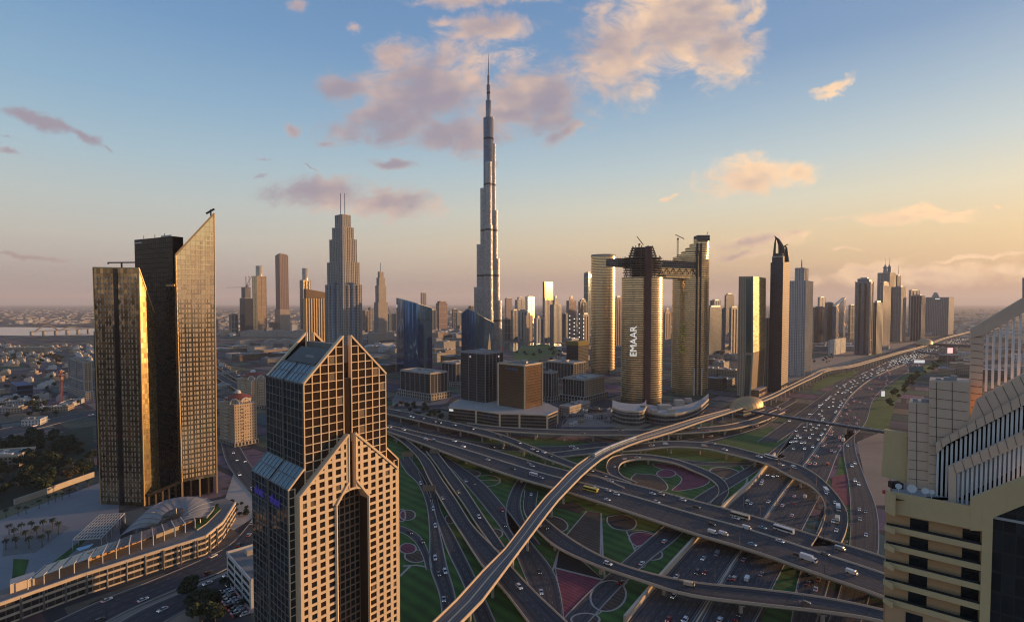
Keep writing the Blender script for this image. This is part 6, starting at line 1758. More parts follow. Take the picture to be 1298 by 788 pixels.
for (a, b, w) in ((poly[3], poly[0], .42), (poly[0], poly[1], .72)):
    d = V2(b) - V2(a); nn = Vector((d.y, -d.x, 0)).normalized(); p = V2(a) + d * w + nn * 1.0; m = MB()
    m.box(p - d.normalized() * 3, d.normalized() * 6, nn * .3, z - 8, z - 3.4, 0); m.build('red_logo', [M('red_logo', (.45, .02, .05), .5)], t)
    m = MB(); m.box(p - d.normalized() * 1.2 + nn * .32, d.normalized() * 2.4, nn * .2, z - 6.8, z - 4.6, 0); m.build('logo_mark', [LETTER], t)
q = V2(poly[1]); m = MB(); m.cyl((q.x, q.y), .9, z, z + 9, 8); o = m.build('red_white_mast', [M('mast_red', (.5, .04, .03), .5)], t)
F_AMBER = f_('amber_glass_office', (.22, .12, .06), (.10, .065, .04), 4.0, 2.2, .92, .84, .08, .6, .02, wave=.25)
t, poly, z = office('square amber glass office block with bright cream edges', 631.5, 665, 687.5, 534, 464, (F_AMBER, F_AMBER), None, PARAPET, roofm=ROOFG, cornice=False)
for k in (0, 1, 3):
    m = MB(); p = V2(poly[k]); m.box(p + Vector((-1.1, -1.1, 0)), (2.2, 0), (0, 2.2), 0, z + 1.5, 0); m.build('corner_pier', [STONE], t)
d = V2(poly[0]) - V2(poly[3]); nn = Vector((d.y, -d.x, 0)).normalized(); lettering('MASHREQ', 5.2, M('blue_letters', (.05, .14, .26), .5), t, tuple(V2(poly[3]) + d * .28 + nn * .4 + Vector((0, 0, z - 7.5))), d.normalized(), (0, 0, 1), 'sign_lettering')
def front_podium():
    fr = GP([(568.5, 532), (603.5, 536), (633.5, 541), (658.5, 541.5), (693.6, 543), (706.5, 537)])
    t = thing('office_podium', 'dark banded podium with cream corner posts under the two office towers', 'podium', tuple(fr[2]))
    z = 17.5; bk = [gp(x, y, z) for x, y in ((708, 517), (690, 509), (640, 501), (590, 503), (570, 512))]; m = MB(); m.prism([tuple(p)[:2] for p in fr + bk], 0, z, 0, 1); m.build('body', [f_('podium_band_glass', (.05, .045, .04), (.16, .12, .095), 4.4, 3.0, .95, .6, .12, .3, .02), M('podium_deck', (.40, .36, .31), .85)], t)
    for i, p in enumerate(fr):
        if i in (1, 2, 3, 4, 5):
            m = MB(); m.box(p + Vector((-1.3, -1.3, 0)), (2.6, 0), (0, 2.6), 0, z + .8, 0); m.build('corner_post', [STONE], t)
    m = MB()
    for a, b in zip(fr, fr[1:]): m.bar(a + Vector((0, 0, z + .4)), b + Vector((0, 0, z + .4)), 1.4, 1.6)
    m.build('parapet', [PARAPET], t)
    p = gp(571, 529); m = MB(); m.box(fr[0] + Vector((1, -.6, 0)), (fr[1] - fr[0]).normalized() * 7, (0, .3), z - 4.4, z - 1.4, 0); m.build('light_sign', [LETTER], t)
    p = fr[1].lerp(fr[2], .52); m = MB(); m.box(p + Vector((0, -.9, 0)), (1.8, 0), (0, .3), z - 7, z - 2.5, 0); m.build('banner', [M('blue_banner', (.05, .10, .30), .7)], t)
front_podium()
office('narrow pale office block with tall bays right of the amber block', 688.5, 699, 707, 511, 473, F_OFF, (3, 4), PALE, 10)
office('pale office block with tall fins and an amber right side, left of the round towers', 713.5, 741, 766, 511, 482, (F_OFF, F_TAN), (8, 6), PALE, 11)
office('long low pale office block behind the finned pale block', 692, 727, 742, 485, 461, F_OFF, (9, 5), PALE, 8)
office('low round fronted kiosk building on the ground before the finned block', 709, 722, 748, 527, 517, (F_BEIGE, F_BEIGE), None, PALE, None, name='pavilion', cornice=False)
office('pale blue three bay building standing on the sand beside the highway', 1050, 1052, 1072, 451, 432, F_WHITE, (3, 3), WHITE, None, cornice=False)
# towers and blocks on the left middle ground
def dome_block(label, L, C, R, by, top, warm):
    c, eR, eL = fp(L, C, R, by, 39, -51); z = zat(c, top); poly = [c, c + eR, c + eR + eL, c + eL]
    t = thing('apartment_building', label, 'apartments', tuple(c)); wall = f_('apartment_wall', (.05, .045, .04), (.50, .37, .24), 3.4, 2.8, .36, .55, .3, .1)
    m = MB(); m.prism([tuple(p)[:2] for p in poly], 0, z, 0, 1, per_edge=True); m.build('body', [wall, ROOFW], t)
    cc = poly_c(poly); w = (poly[0] - poly[2]).length / 2
    m = MB(); m.cyl((cc.x, cc.y), w * .62, z, z + 5, 18, 0, 0); m.build('drum', [wall], t)
    m = MB(); m.cyl((cc.x, cc.y), w * .68, z + 5, z + 10, 18, r1=w * .16); rr_ = m.build('red_roof', [TILE_RED], t)
    m = MB(); m.dome((cc.x, cc.y), w * .16, z + 10, 4.0, 10); m.build('cupola', [WHITE], rr_)
    for k, p in enumerate((poly[0].lerp(poly[1], .5), poly[0].lerp(poly[3], .5), poly[0])):
        m = MB(); d = dirv(129) if k == 0 else dirv(219) if k == 1 else dirv(174)
        q = V2(p) + d * .3; x = Vector((d.y, -d.x, 0))
        pts = [q + x * (5.0 * math.cos(a)) + Vector((0, 0, z + 1 + 5.5 * math.sin(a))) for a in [math.pi * i / 10 for i in range(11)]]
        for a, b in zip(pts, pts[1:]): m.bar(a, b, 1.0, 1.8)
        m.build('arched_gable', [WHITE], t)
    for k in range(9):
        for side in (0, 1):
            a = poly[0] if side == 0 else poly[0]; d = (poly[1] - poly[0]) if side == 0 else (poly[3] - poly[0]); nn = dirv(129) if side == 0 else dirv(219)
            m = MB(); m.box(a + d * .38, d * .26, nn * 1.5, 6 + k * (z - 8) / 9, 7.1 + k * (z - 8) / 9, 0); m.build('balcony', [PARAPET], t)
    m = MB(); m.prism([tuple(p)[:2] for p in inset(poly, 1.1)], 0, 4.5, 0, 1); m.build('arcade', [f_('arcade_low', (.03, .03, .03), (.44, .36, .27), 4.5, 4, .6, .8, .3, .1), ROOFW], t)
dome_block('sunlit cream apartment block with red hipped roof and white arched gables', 279, 298, 326, 566, 513, 1)
dome_block('second cream apartment block with a red roof, in shade behind the sunlit one', 301, 319, 342, 519, 482, 0)
tower('grey gridded concrete block with one sunlit edge, left of the bronze tower', 88.5, 107.5, 117, 506, 460, (F_GREY, F_TAN), podium=(14, 1.25))
t, poly, z = tower('low dark blue unfinished building in the left suburb beside a crane', 14, 22, 42, 505, 490, (F_NAVY, F_NAVY), plant=False, cat='building', name='unfinished_building')
for k in range(3):
    m = MB(); q = inset(poly, 1.05); m.prism([tuple(p)[:2] for p in q], 5 + 8 * k, 6.6 + 8 * k, 0, 0, True); m.build('floor_slab', [M('blue_sheet', (.06, .10, .20), .7)], t)
crane(78, 512, 470, ((70, 477), (84, 477)), gp(78, 510).y, 'red and white tower crane in the left suburb beside the gridded block', M('crane_red', (.30, .07, .05), .6), 1.3)

# ================================================================ low buildings
ORD = ['first', 'second', 'third', 'fourth', 'fifth', 'sixth', 'seventh', 'eighth', 'ninth', 'tenth', 'eleventh', 'twelfth', 'thirteenth', 'fourteenth', 'fifteenth', 'sixteenth', 'seventeenth', 'eighteenth', 'nineteenth', 'twentieth']
def ordn(i):
    if i < 20: return ORD[i]
    tens = ['', '', 'twenty', 'thirty', 'forty', 'fifty', 'sixty', 'seventy', 'eighty', 'ninety'][(i + 1) // 10 % 10]
    u = (i + 1) % 10
    return tens + ('-' + ORD[u - 1] if u else 'th').replace('yth', 'ieth')
TONES = [('pale', M('pale_block_wall', (.42, .38, .33), .85)), ('sandy', M('sandy_block_wall', (.38, .29, .20), .85)), ('grey', M('grey_block_wall', (.24, .23, .22), .85)),
         ('brown', M('brown_block_wall', (.17, .12, .09), .85)), ('white', M('white_block_wall', (.55, .53, .50), .85))]
LOWF = {'pale': f_('pale_low_facade', (.06, .06, .06), (.40, .36, .31), 3.6, 3.6, .5, .5, .2, .2), 'sandy': f_('sandy_low_facade', (.06, .05, .045), (.38, .29, .20), 3.6, 3.6, .5, .5, .2, .2),
        'grey': f_('grey_low_facade', (.05, .055, .06), (.24, .23, .22), 3.6, 3.2, .6, .6, .2, .2), 'brown': f_('brown_low_facade', (.05, .04, .035), (.17, .12, .09), 3.6, 3.2, .6, .5, .2, .2),
        'white': f_('white_low_facade', (.06, .065, .07), (.55, .53, .50), 3.6, 3.6, .45, .5, .2, .2)}
def low_block(c, w, d, h, th, tone, rnd, kind):
    t = thing('low_building', '', 'building', (c.x, c.y, 0))
    e, n = dirv(th), dirv(th - 90); o = c - e * w / 2 - n * d / 2
    m = MB(); m.box(o, e * w, n * d, 0, h, 0, 1); bo = m.build('body', [LOWF[tone], ROOFW if rnd.random() < .55 else ROOFG], t)
    rim(bo, [o, o + e * w, o + e * w + n * d, o + n * d], h, 1.0, dict(TONES)[tone], .6)
    for i in range(rnd.randint(1, 3)):
        s = rnd.uniform(.12, .28) * min(w, d); p = o + e * rnd.uniform(.1, .7) * w + n * rnd.uniform(.1, .7) * d
        m = MB(); m.box(p, e * s, n * s * rnd.uniform(.7, 1.4), h - .2, h + rnd.uniform(2, 3.6), 0, 1); m.build('roof_plant', [PLANT, ROOFW], bo)
    return t
def fill(where, boxes, cols, rows, hr, wr, tones, seed, keep=.8, th=39, order='left', cat='building'):
    """rows of separate low buildings inside a patch of ground given by its corners in the photograph"""
    rnd = random.Random(seed); out = []
    (x0, x1, y0, y1) = boxes
    for r in range(rows):
        for k in range(cols):
            if rnd.random() > keep: continue
            fx = (k + .5 + rnd.uniform(-.3, .3)) / cols; fy = (r + .5 + rnd.uniform(-.3, .3)) / rows
            px = x0 + (x1 - x0) * fx; py = 1 / (1 / (y0 - HOR) + (1 / (y1 - HOR) - 1 / (y0 - HOR)) * fy) + HOR
            c = gp(px, py); tone = rnd.choice(tones); w, d, h = rnd.uniform(*wr), rnd.uniform(*wr) * .8, rnd.uniform(*hr)
            t = low_block(c, w, d, h, th + rnd.choice((0, 0, 0, 90)), tone, rnd, '')
            out.append((px, t, tone, h, w))
    out.sort(key=lambda q: q[0]); cnt = {}
    for px, t, tone, h, w in out:
        k = cnt.get(tone, 0); cnt[tone] = k + 1
        size = 'low' if h < sum(hr) / 2 else 'taller'
        t['label'] = f"{tone} {size} building {where}, {ordn(k)} {tone} from left"
        t['group'] = 'low buildings ' + where
fill('in the mall district left of the arched tower', (272, 420, 436, 462), 9, 3, (8, 18), (40, 85), ['pale', 'sandy', 'grey', 'brown'], 11, .85)
fill('by the flyover left of the arched tower', (276, 335, 470, 500), 4, 2, (6, 12), (20, 40), ['pale', 'grey', 'sandy'], 12, .7)
fill('between twin mast tower and blue slanted tower', (462, 505, 432, 474), 4, 5, (8, 20), (35, 70), ['pale', 'grey', 'white', 'brown'], 13, .85)
fill('right of the blue slanted tower', (549, 586, 426, 470), 4, 4, (12, 34), (35, 60), ['sandy', 'brown', 'pale'], 14, .9)
fill('by the lake behind the amber block', (640, 745, 429, 434), 11, 1, (8, 16), (22, 40), ['pale', 'grey', 'white'], 15, .9)
fill('around the lawn right of the lake', (706, 745, 441, 462), 4, 3, (6, 14), (18, 34), ['grey', 'white'], 16, .8)
fill('between linked towers and kinked slab', (899, 934, 440, 498), 3, 6, (10, 22), (30, 55), ['sandy', 'brown', 'pale'], 17, .9)
fill('behind the round towers', (775, 850, 440, 480), 5, 4, (8, 20), (28, 50), ['grey', 'pale', 'sandy'], 18, .6)
fill('on sand beyond the white gridded tower', (1030, 1125, 436, 446), 9, 2, (7, 16), (35, 70), ['pale', 'sandy', 'grey', 'white'], 19, .75)
fill('along the far right of the highway', (1196, 1296, 425, 492), 6, 6, (8, 24), (30, 60), ['sandy', 'pale', 'white', 'brown'], 20, .7)
fill('at the far right below the horizon', (1196, 1298, 391, 420), 10, 4, (8, 24), (60, 120), ['grey', 'sandy', 'pale'], 21, .7)
fill('in haze left of the twin mast tower', (270, 420, 396, 428), 13, 3, (8, 22), (60, 130), ['grey', 'pale', 'sandy'], 22, .55)
fill('in haze right of the spire', (640, 745, 392, 424), 10, 4, (14, 50), (30, 60), ['grey', 'pale', 'brown'], 23, .8)
fill('in haze between blue slanted tower and spire', (462, 600, 393, 418), 12, 3, (12, 40), (40, 70), ['grey', 'pale', 'brown'], 24, .55)
fill('behind the highway towers', (900, 1110, 396, 424), 16, 2, (14, 45), (40, 70), ['grey', 'brown', 'pale'], 25, .55)
fill('on the building site before the round towers', (700, 776, 519, 541), 7, 3, (2.5, 5), (6, 15), ['white', 'grey', 'sandy', 'brown'], 27, .8)
fill('between the office blocks and the lawn', (596, 700, 466, 486), 6, 2, (6, 16), (18, 34), ['grey', 'pale'], 28, .6)
road('street', 'of_a', [(500, 515), (560, 512), (575, 503), (640, 492), (700, 497)], [(500, 519), (563, 516), (580, 507), (640, 496), (700, 501)], 2, z=.2)
road('street', 'of_b', [(705, 541), (712, 527), (742, 520), (775, 517)], [(712, 542), (718, 530), (746, 524), (776, 521)], 2, z=.2)
psheet('site_yard', [(712, 541), (722, 528), (776, 522), (778, 541)], .1, M('site_ground', (.25, .20, .16), 1, scale=.1, var=.5))
psheet('office_forecourt', [(494, 512), (506, 492), (545, 512), (575, 500), (600, 497), (566, 515), (520, 522)], .06, M('forecourt_paving', (.17, .165, .155), .9, scale=.15, var=.3))
# near left: street blocks beyond the park
fill('along the road behind the park', (0, 112, 508, 540), 6, 3, (4, 9), (16, 34), ['pale', 'sandy', 'white'], 26, .75, th=70)
def courtyard_house():
    c = gp(8, 590); e, n = dirv(72), dirv(-18); t = thing('courtyard_building', 'flat cream building with white roof units among the dark park trees', 'building', tuple(c))
    m = MB(); o = c - e * 38 - n * 8; m.box(o, e * 52, n * 34, 0, 11, 0, 1); m.build('body', [LOWF['sandy'], ROOFG], t); rim(t, [o, o + e * 52, o + e * 52 + n * 34, o + n * 34], 11, 1.4, PARAPET, 1.2)
    rnd = random.Random(5)
    for i in range(9):
        m = MB(); m.box(o + e * rnd.uniform(4, 44) + n * rnd.uniform(4, 27), e * rnd.uniform(2, 5), n * rnd.uniform(2, 4), 11, 11 + rnd.uniform(1, 2.4), 0); m.build('roof_unit', [WHITE], t)
courtyard_house()
# villas: a few kinds, copied
def villa(k):
    rnd = random.Random(90 + k); t = thing('villa', '', 'house', (0, 0, 0)); w, d, h = rnd.uniform(13, 18), rnd.uniform(10, 14), rnd.uniform(6.5, 9)
    wall = [TONES[4][1], TONES[0][1], TONES[1][1]][k % 3]
    m = MB(); m.box((-w / 2, -d / 2), (w, 0), (0, d), 0, h, 0, 1); m.build('body', [wall, ROOFW], t)
    m = MB(); m.box((w * .05, -d * .2), (w * .32, 0), (0, d * .4), h, h + 3, 0, 1); m.build('stair_room', [wall, ROOFW], t)
    m = MB(); m.box((-w / 2 - 4, -d / 2 - 4), (w + 9, 0), (0, .4), 0, 2.4, 0); m.box((-w / 2 - 4, -d / 2 - 3.6), (.4, 0), (0, d + 8), 0, 2.4, 0); m.build('garden_wall', [wall], t)
    return t
VN = ['small white flat roofed villa in the walled suburb on the far left', 'small pale grey flat roofed villa in the walled suburb on the far left', 'small sand coloured flat roofed villa in the walled suburb on the far left']
vp = [villa(k) for k in range(3)]; used = [False] * 3
rnd = random.Random(31)
for i in range(150):
    fy = rnd.random() ** 1.1; py = 1 / (1 / (510 - HOR) + (1 / (438 - HOR) - 1 / (510 - HOR)) * fy) + HOR
    px = rnd.uniform(-30, 116 if py < 500 else 90); c = gp(px, py); k = rnd.randrange(3)
    if 84 < px and py > 470: continue
    if 5 < px < 48 and 484 < py < 507: continue
    if not used[k]: o = vp[k]; used[k] = True
    else: o = copy_tree(vp[k])
    o.location = c; o.rotation_euler = (0, 0, R_(rnd.choice((20, 110, 200, 24)))); o['label'] = VN[k]; o['group'] = ['white villas in the left suburb', 'pale grey villas in the left suburb', 'sandy villas in the left suburb'][k]
t = low_block(gp(36, 446), 120, 40, 16, 80, 'sandy', rnd, ''); t['label'] = 'long sandy building with a sunlit front at the edge of the desert, far left'
t['name'] = ''
del t['name']
# the far suburb nobody could count
def far_suburb():
    rnd = random.Random(77); m = MB()
    for i in range(5200):
        y = 1 / rnd.uniform(1 / 16000, 1 / 2700); ang = rnd.uniform(-.95, .95); x = y * ang + rnd.uniform(-200, 200)
        px, py = pxof((x, y, 0))
        if py > 442: continue
        if -140 < px < 150 and 411 < py < 428: continue
        s = rnd.uniform(14, 46); h = rnd.uniform(4, 13) * (2.4 if rnd.random() < .04 else 1)
        m.box((x, y), dirv(39) * s, dirv(-51) * s * rnd.uniform(.5, 1), 0, h, rnd.randrange(4))
    o = m.build('far_suburb', [TONES[0][1], TONES[1][1], TONES[2][1], TONES[4][1]], None, origin=(0, 5000, 0), kind='stuff')
far_suburb()
# arched bridge over the far creek
def creek_bridge():
    a, b = gp(40, 424), gp(112, 420); t = thing('arch_bridge', 'thin bridge with two low arches over the creek at far left', 'bridge', tuple(a)); d = b - a
    m = MB(); m.bar(a + Vector((0, 0, 16)), b + Vector((0, 0, 16)), 24, 3); m.build('deck', CONC_D, t)
    for k in range(2):
        p0, p1 = a + d * (.05 + .42 * k), a + d * (.45 + .42 * k); pts = [p0.lerp(p1, i / 12) + Vector((0, 0, 14 + 32 * math.sin(math.pi * i / 12) * (1 if k == 0 else .55))) for i in range(13)]
        m = MB(); m.tube(pts, 4, 5); m.build('arch', CONC_D, t)
    for i in range(6):
        p = a + d * (i / 5); m = MB(); m.cyl((p.x, p.y), 8, 0, 16, 6); m.build('pier', CONC, t)
creek_bridge()
# roads and flyover on the left behind the golden tower
road('far_road', 'far_a', [(-40, 552), (40, 536), (110, 521), (200, 505), (280, 492)], [(-40, 566), (40, 545), (110, 528), (200, 511), (280, 497)], 6, z=.2)
road('far_road', 'far_b', [(60, 440), (76, 452), (84, 458)], [(74, 438), (92, 452), (100, 458)], 2, z=.2, kerb=False)
bridge('flyover', 'straight pale flyover behind the lit apartment block at left', 'left_fly', [(262, 452, 8), (290, 468, 8), (312, 480, 8), (340, 494, 8)], [(262, 456, 8), (288, 473, 8), (310, 486, 8), (340, 502, 8)], 3, pier=40)
bridge('flyover', 'second flyover just left of and nearer than the straight pale one', 'left_fly2', [(262, 466, 7), (284, 477, 7), (306, 489, 7), (330, 505, 7)], [(262, 471, 7), (282, 483, 7), (303, 496, 7), (328, 513, 7)], 3, pier=40)
# near-left of the road: a hoarding screen and the green tents in the mall district
t = low_block(gp(279, 446), 60, 24, 9, 60, 'grey', rnd, ''); t['label'] = 'green roofed low shed at the edge of the golden glass tower'
gr = M('green_roof_sheet', (.02, .20, .14), .7); [c.data.materials.__setitem__(1, gr) for c in t.children if c.name.startswith('body')]
def wavy_roof(label, px0, px1, py, h, mat):
    a, b = gp(px0, py), gp(px1, py); t = thing('mall_roof', label, 'roof', tuple(a)); d = (b - a); n = V2(a).normalized() * 90; m = MB(); N = 16
    P = [a + d * (i / N) + Vector((0, 0, h * (.75 + .35 * abs(math.sin(i / N * math.pi * 2.5))))) for i in range(N + 1)]
    for p, q in zip(P, P[1:]): m.face([p, q, q + n, p + n], 1, smooth=True); m.face([V2(p), V2(q), q, p], 0)
    m.face([V2(P[0]), P[0], P[0] + n, V2(P[0]) + n], 0); m.face([V2(P[-1]), P[-1], P[-1] + n, V2(P[-1]) + n][::-1], 0); m.build('wavy_hall', [LOWF['pale'], mat], t)
wavy_roof('tan tented mall roof in soft waves just left of the arched tower', 335, 382, 440, 26, M('tan_membrane', (.36, .28, .22), .8))
wavy_roof('long grey mall hall roof below the distant towers', 305, 385, 427, 30, M('grey_membrane', (.20, .19, .19), .8))
wavy_roof('white ribbed mall roofs between the twin mast tower and the blue slanted tower', 462, 502, 446, 18, M('white_membrane', (.45, .42, .39), .8))

# metro station shells and the footbridge
def shell(label, cx, cy, L, Wd, H, ang, z0):
    c = gp(cx, cy, z0); d, n = dirv(ang), dirv(ang + 90); t = thing('metro_station', label, 'station', (c.x, c.y, 0))
    m = MB(); NU, NV = 22, 12; P = []
    for i in range(NU + 1):
        u = -1 + 2 * i / NU; prof = (1 - abs(u) ** 1.9); w = Wd * (.05 + .95 * max(0, prof) ** .85); h = H * (.08 + .92 * max(0, prof) ** .8) * (1 + .22 * u)
        P.append([c + d * (L * u) + n * (w * math.cos(math.pi * j / NV)) + Vector((0, 0, h * math.sin(math.pi * j / NV) ** .8)) for j in range(NV + 1)])
    for i in range(NU):
        for j in range(NV): m.face([P[i][j], P[i + 1][j], P[i + 1][j + 1], P[i][j + 1]][::-1], 0, smooth=True)
    m.build('shell_roof', [GOLDM], t)
    r = MB()
    for i in range(1, NU, 2):
        for a, b in zip(P[i], P[i][1:]): r.bar(a, b, .3, .3)
    r.build('shell_seam', [BRONZE], t)
    b = MB(); b.box(c - d * L * .8 - n * Wd * .62, d * L * 1.6, n * Wd * 1.24, 2, z0 + 1.2, 0); b.build('concourse', [f_('station_glass', (.05, .06, .07), (.26, .24, .22), 5, 3, .85, .7, .1, .4)], t)
    for k in (-1, 1):
        for s in (-.5, .1, .6):
            q = MB(); p = c + d * L * s + n * Wd * .45 * k; q.cyl((p.x, p.y), 1.2, 0, 2.2, 8); q.build('pillar', [CONC], t)
shell('golden clam shaped metro station roof at the bend of the viaduct', 947, 514.5, 40, 19, 14, 52, 12)
shell('far small golden metro station shell on the viaduct', 1172, 436, 50, 24, 20, 54, 16)
def footbridge(label, a, b, w=4.2, h=3.6, piers=4):
    t = thing('footbridge', label, 'footbridge', (a[0], a[1], 0)); a, b = Vector(a), Vector(b); d = (b - a).normalized(); n = Vector((-d.y, d.x, 0))
    m = MB(); sec = [(-w / 2, 0), (w / 2, 0), (w / 2, h * .7), (w * .3, h), (-w * .3, h), (-w / 2, h * .7)]
    A = [a + n * x + Vector((0, 0, z)) for x, z in sec]; B = [b + n * x + Vector((0, 0, z)) for x, z in sec]
    for i in range(6): j = (i + 1) % 6; m.face([A[j], A[i], B[i], B[j]], 1 if i in (1, 5) else 0)
    m.face(A); m.face(B[::-1]); m.build('tube', [M('tube_metal', (.20, .20, .21), .45, .4), M('tube_glass', (.06, .07, .08), .1, .3)], t)
    k = int((b - a).length / 6); r = MB()
    for i in range(k + 1):
        p = a.lerp(b, i / k); q = [p + n * x * 1.03 + Vector((0, 0, z * 1.02)) for x, z in sec[1:]]
        for s, e in zip(q, q[1:]): r.bar(s, e, .25, .25)
    r.build('tube_frame', [STEEL], t)
    for i in range(piers):
        p = a.lerp(b, (i + .6) / piers); q = MB(); q.cyl((p.x, p.y), 1.0, 0, a.z + .1, 8); q.build('pier', [CONC], t)
footbridge('grey tubular footbridge crossing the highway from the golden station', gp(953, 523, 9), gp(1150, 553.5, 9))
footbridge('far footbridge crossing the highway at the second station', gp(1180, 437, 12), gp(1260, 441, 12), 9, 8, 3)
footbridge('thin pale footbridge over the highway short of the second station', gp(1163, 447, 10), gp(1205, 451.5, 10), 7, 6, 3)
def sign_board(label, px, py, w, h, y0, mat, face=-1):
    p = gp(px, py); t = thing('road_sign', label, 'sign', tuple(p)); m = MB()
    for s in (-w * .4, w * .4): m.bar((p.x + s, p.y, 0), (p.x + s, p.y, y0 + h), .4)
    m.build('post', STEEL, t); m = MB(); m.box((p.x - w / 2, p.y - .4), (w, 0), (0, .3), y0, y0 + h, 0); m.build('panel', mat, t)
GREEN = M('sign_green', (.01, .16, .09), .6); BROWNS = M('sign_back', (.24, .17, .11), .8)
sign_board('brown backed overhead road sign at the start of the left ramps', 517, 584, 12, 5, 5, BROWNS); sign_board('brown backed road sign over the forked left ramp', 544, 629, 11, 5, 5, BROWNS); sign_board('brown backed road sign nearer the twin overpass, on the third ramp', 551, 580, 10, 4.5, 5, BROWNS)
sign_board('green road sign on the rear overpass beside the arched tower', 494, 520, 9, 6, 8, GREEN)
sign_board('teal backed gantry sign over the highway verge', 1161, 474, 34, 14, 4, M('sign_teal', (.03, .14, .16), .6))
sign_board('white lit advertising panel on the highway verge', 1119, 508, 6, 9, 8, LETTER)
sign_board('bright white display above the gantry on the verge', 1165, 470, 26, 7, 20, LETTER)
sign_board('red and white lit panel on the roof line right of the highway', 1203.5, 470, 13, 13, 44, glow('pink_panel', (1, .55, .5), .8))
sign_board('white advertising panel by the flyover left of the apartments', 281, 471, 13, 8, 14, WHITE)

# ================================================================ trees
def leaf_crown(mb, c, r, n, rnd, size=.9, flat=.75):
    lob = [(Vector((rnd.uniform(-.55, .55), rnd.uniform(-.55, .55), rnd.uniform(-.3, .45))) * r, rnd.uniform(.45, .72) * r) for _ in range(7)]
    for i in range(n):
        o, q = lob[i % 7]; d = Vector((rnd.gauss(0, 1), rnd.gauss(0, 1), rnd.gauss(0, 1))).normalized() * q * rnd.uniform(.55, 1.0) ** .5
        p = c + o + Vector((d.x, d.y, d.z * flat)); a = Vector((rnd.gauss(0, 1), rnd.gauss(0, 1), rnd.gauss(0, .7))).normalized(); b = a.cross(Vector((rnd.gauss(0, 1), rnd.gauss(0, 1), rnd.gauss(0, 1)))).normalized()
        s = size * rnd.uniform(.6, 1.4); mb.face([p - a * s - b * s * .4, p + a * s * .2 - b * s * .6, p + a * s, p + b * s * .7], 0 if rnd.random() < .7 else 1)
def tree_proto(k, n=420, r=4.2):
    rnd = random.Random(200 + k); t = thing('tree', '', 'tree', (0, 0, 0)); m = MB(); h = r * 1.35
    m.tube([(0, 0, 0), (.15, .1, h * .4), (0, .2, h * .75)], [.38, .3, .2], 6)
    for i in range(4):
        a = i * 1.57 + rnd.random(); m.tube([(0, .1, h * (.4 + .06 * i)), (math.cos(a) * r * .35, math.sin(a) * r * .35, h * .8), (math.cos(a) * r * .6, math.sin(a) * r * .6, h * 1.05)], [.2, .14, .06], 5)
    m.build('trunk', [BARK], t); m = MB(); leaf_crown(m, Vector((0, 0, h * 1.02)), r, n, rnd, r * .17); l = [(0, 1), (1, 0), (2, 1)][k % 3]; m.build('crown', [LEAF[l[0]], LEAF[l[1]]], t); return t
def palm_proto(k):
    rnd = random.Random(300 + k); t = thing('palm_tree', '', 'palm', (0, 0, 0)); m = MB(); h = 7.5 + k; m.tube([(0, 0, 0), (.1, 0, h * .5), (.25, .1, h)], [.34, .24, .22], 6); m.build('trunk', [BARK], t)
    m = MB()
    for i in range(26):
        a = i * 2.4; el = rnd.uniform(-.25, .95); L = rnd.uniform(2.6, 3.6); prev = Vector((.25, .1, h)); w = .42
        for s in range(4):
            q = prev + Vector((math.cos(a) * math.cos(el), math.sin(a) * math.cos(el), math.sin(el))) * L / 4; x = Vector((-math.sin(a), math.cos(a), 0)) * w * (1 if s in (1, 2) else .6)
            m.face([prev - x, prev + x, q + x, q - x], 0); prev = q; el -= .42
    m.build('crown', [LEAF[0]], t); return t
TP = [tree_proto(k) for k in range(3)] + [tree_proto(3, 900, 4.6), tree_proto(4, 900, 5.0)]; PP = [palm_proto(0), palm_proto(1)]
_used = set(); TREES = []
def plant(proto, p, s, label, group, cat=None):
    if proto.name in _used: o = copy_tree(proto)
    else: o = proto; _used.add(proto.name)
    o.location = p; o.scale = (s, s, s * random.uniform(.9, 1.15)); o.rotation_euler = (0, 0, random.uniform(0, 6.28)); o['label'] = label; o['group'] = group
    return o
rnd = random.Random(55); KIND = ['dark green', 'mid green', 'brownish']
def grove(px_poly, n, label, group, s=(.8, 1.5), w=(5, 4, 1)):
    P = [gp(*q) for q in px_poly]; lo = Vector((min(p.x for p in P), min(p.y for p in P), 0)); hi = Vector((max(p.x for p in P), max(p.y for p in P), 0)); k = 0; tries = 0
    def inside(x, y):
        c = False
        for i in range(len(P)):
            a, b = P[i], P[i - 1]
            if (a.y > y) != (b.y > y) and x < (b.x - a.x) * (y - a.y) / (b.y - a.y) + a.x: c = not c
        return c
    while k < n and tries < n * 40:
        tries += 1; x, y = rnd.uniform(lo.x, hi.x), rnd.uniform(lo.y, hi.y)
        if inside(x, y):
            q = rnd.choices((0, 1, 2), w)[0]; plant(TP[q], Vector((x, y, 0)), rnd.uniform(*s), KIND[q] + ' ' + label, KIND[q] + ' ' + group); k += 1
grove([(-20, 565), (60, 556), (114, 560), (116, 603), (60, 622), (18, 640), (-25, 650)], 112, 'broad tree in the dense park behind the cream garden wall', 'park trees at left', (.9, 1.7))
grove([(-10, 500), (60, 506), (112, 512), (112, 520), (40, 535), (-10, 545)], 18, 'tree standing along the road at far left beyond the park', 'roadside trees at far left', (.8, 1.4))
grove([(-10, 455), (80, 450), (80, 462), (-10, 470)], 16, 'tree in the dark belt between villas and desert', 'tree belt in the left suburb', (1.0, 1.8))
grove([(-10, 470), (84, 472), (80, 500), (-10, 500)], 22, 'garden tree among the villas of the left suburb', 'garden trees in the left suburb', (.6, 1.1))
grove([(655, 446), (712, 441), (712, 462), (690, 470), (655, 462)], 22, 'tree in the park between the lake and the amber block', 'lake park trees', (1.0, 1.7))
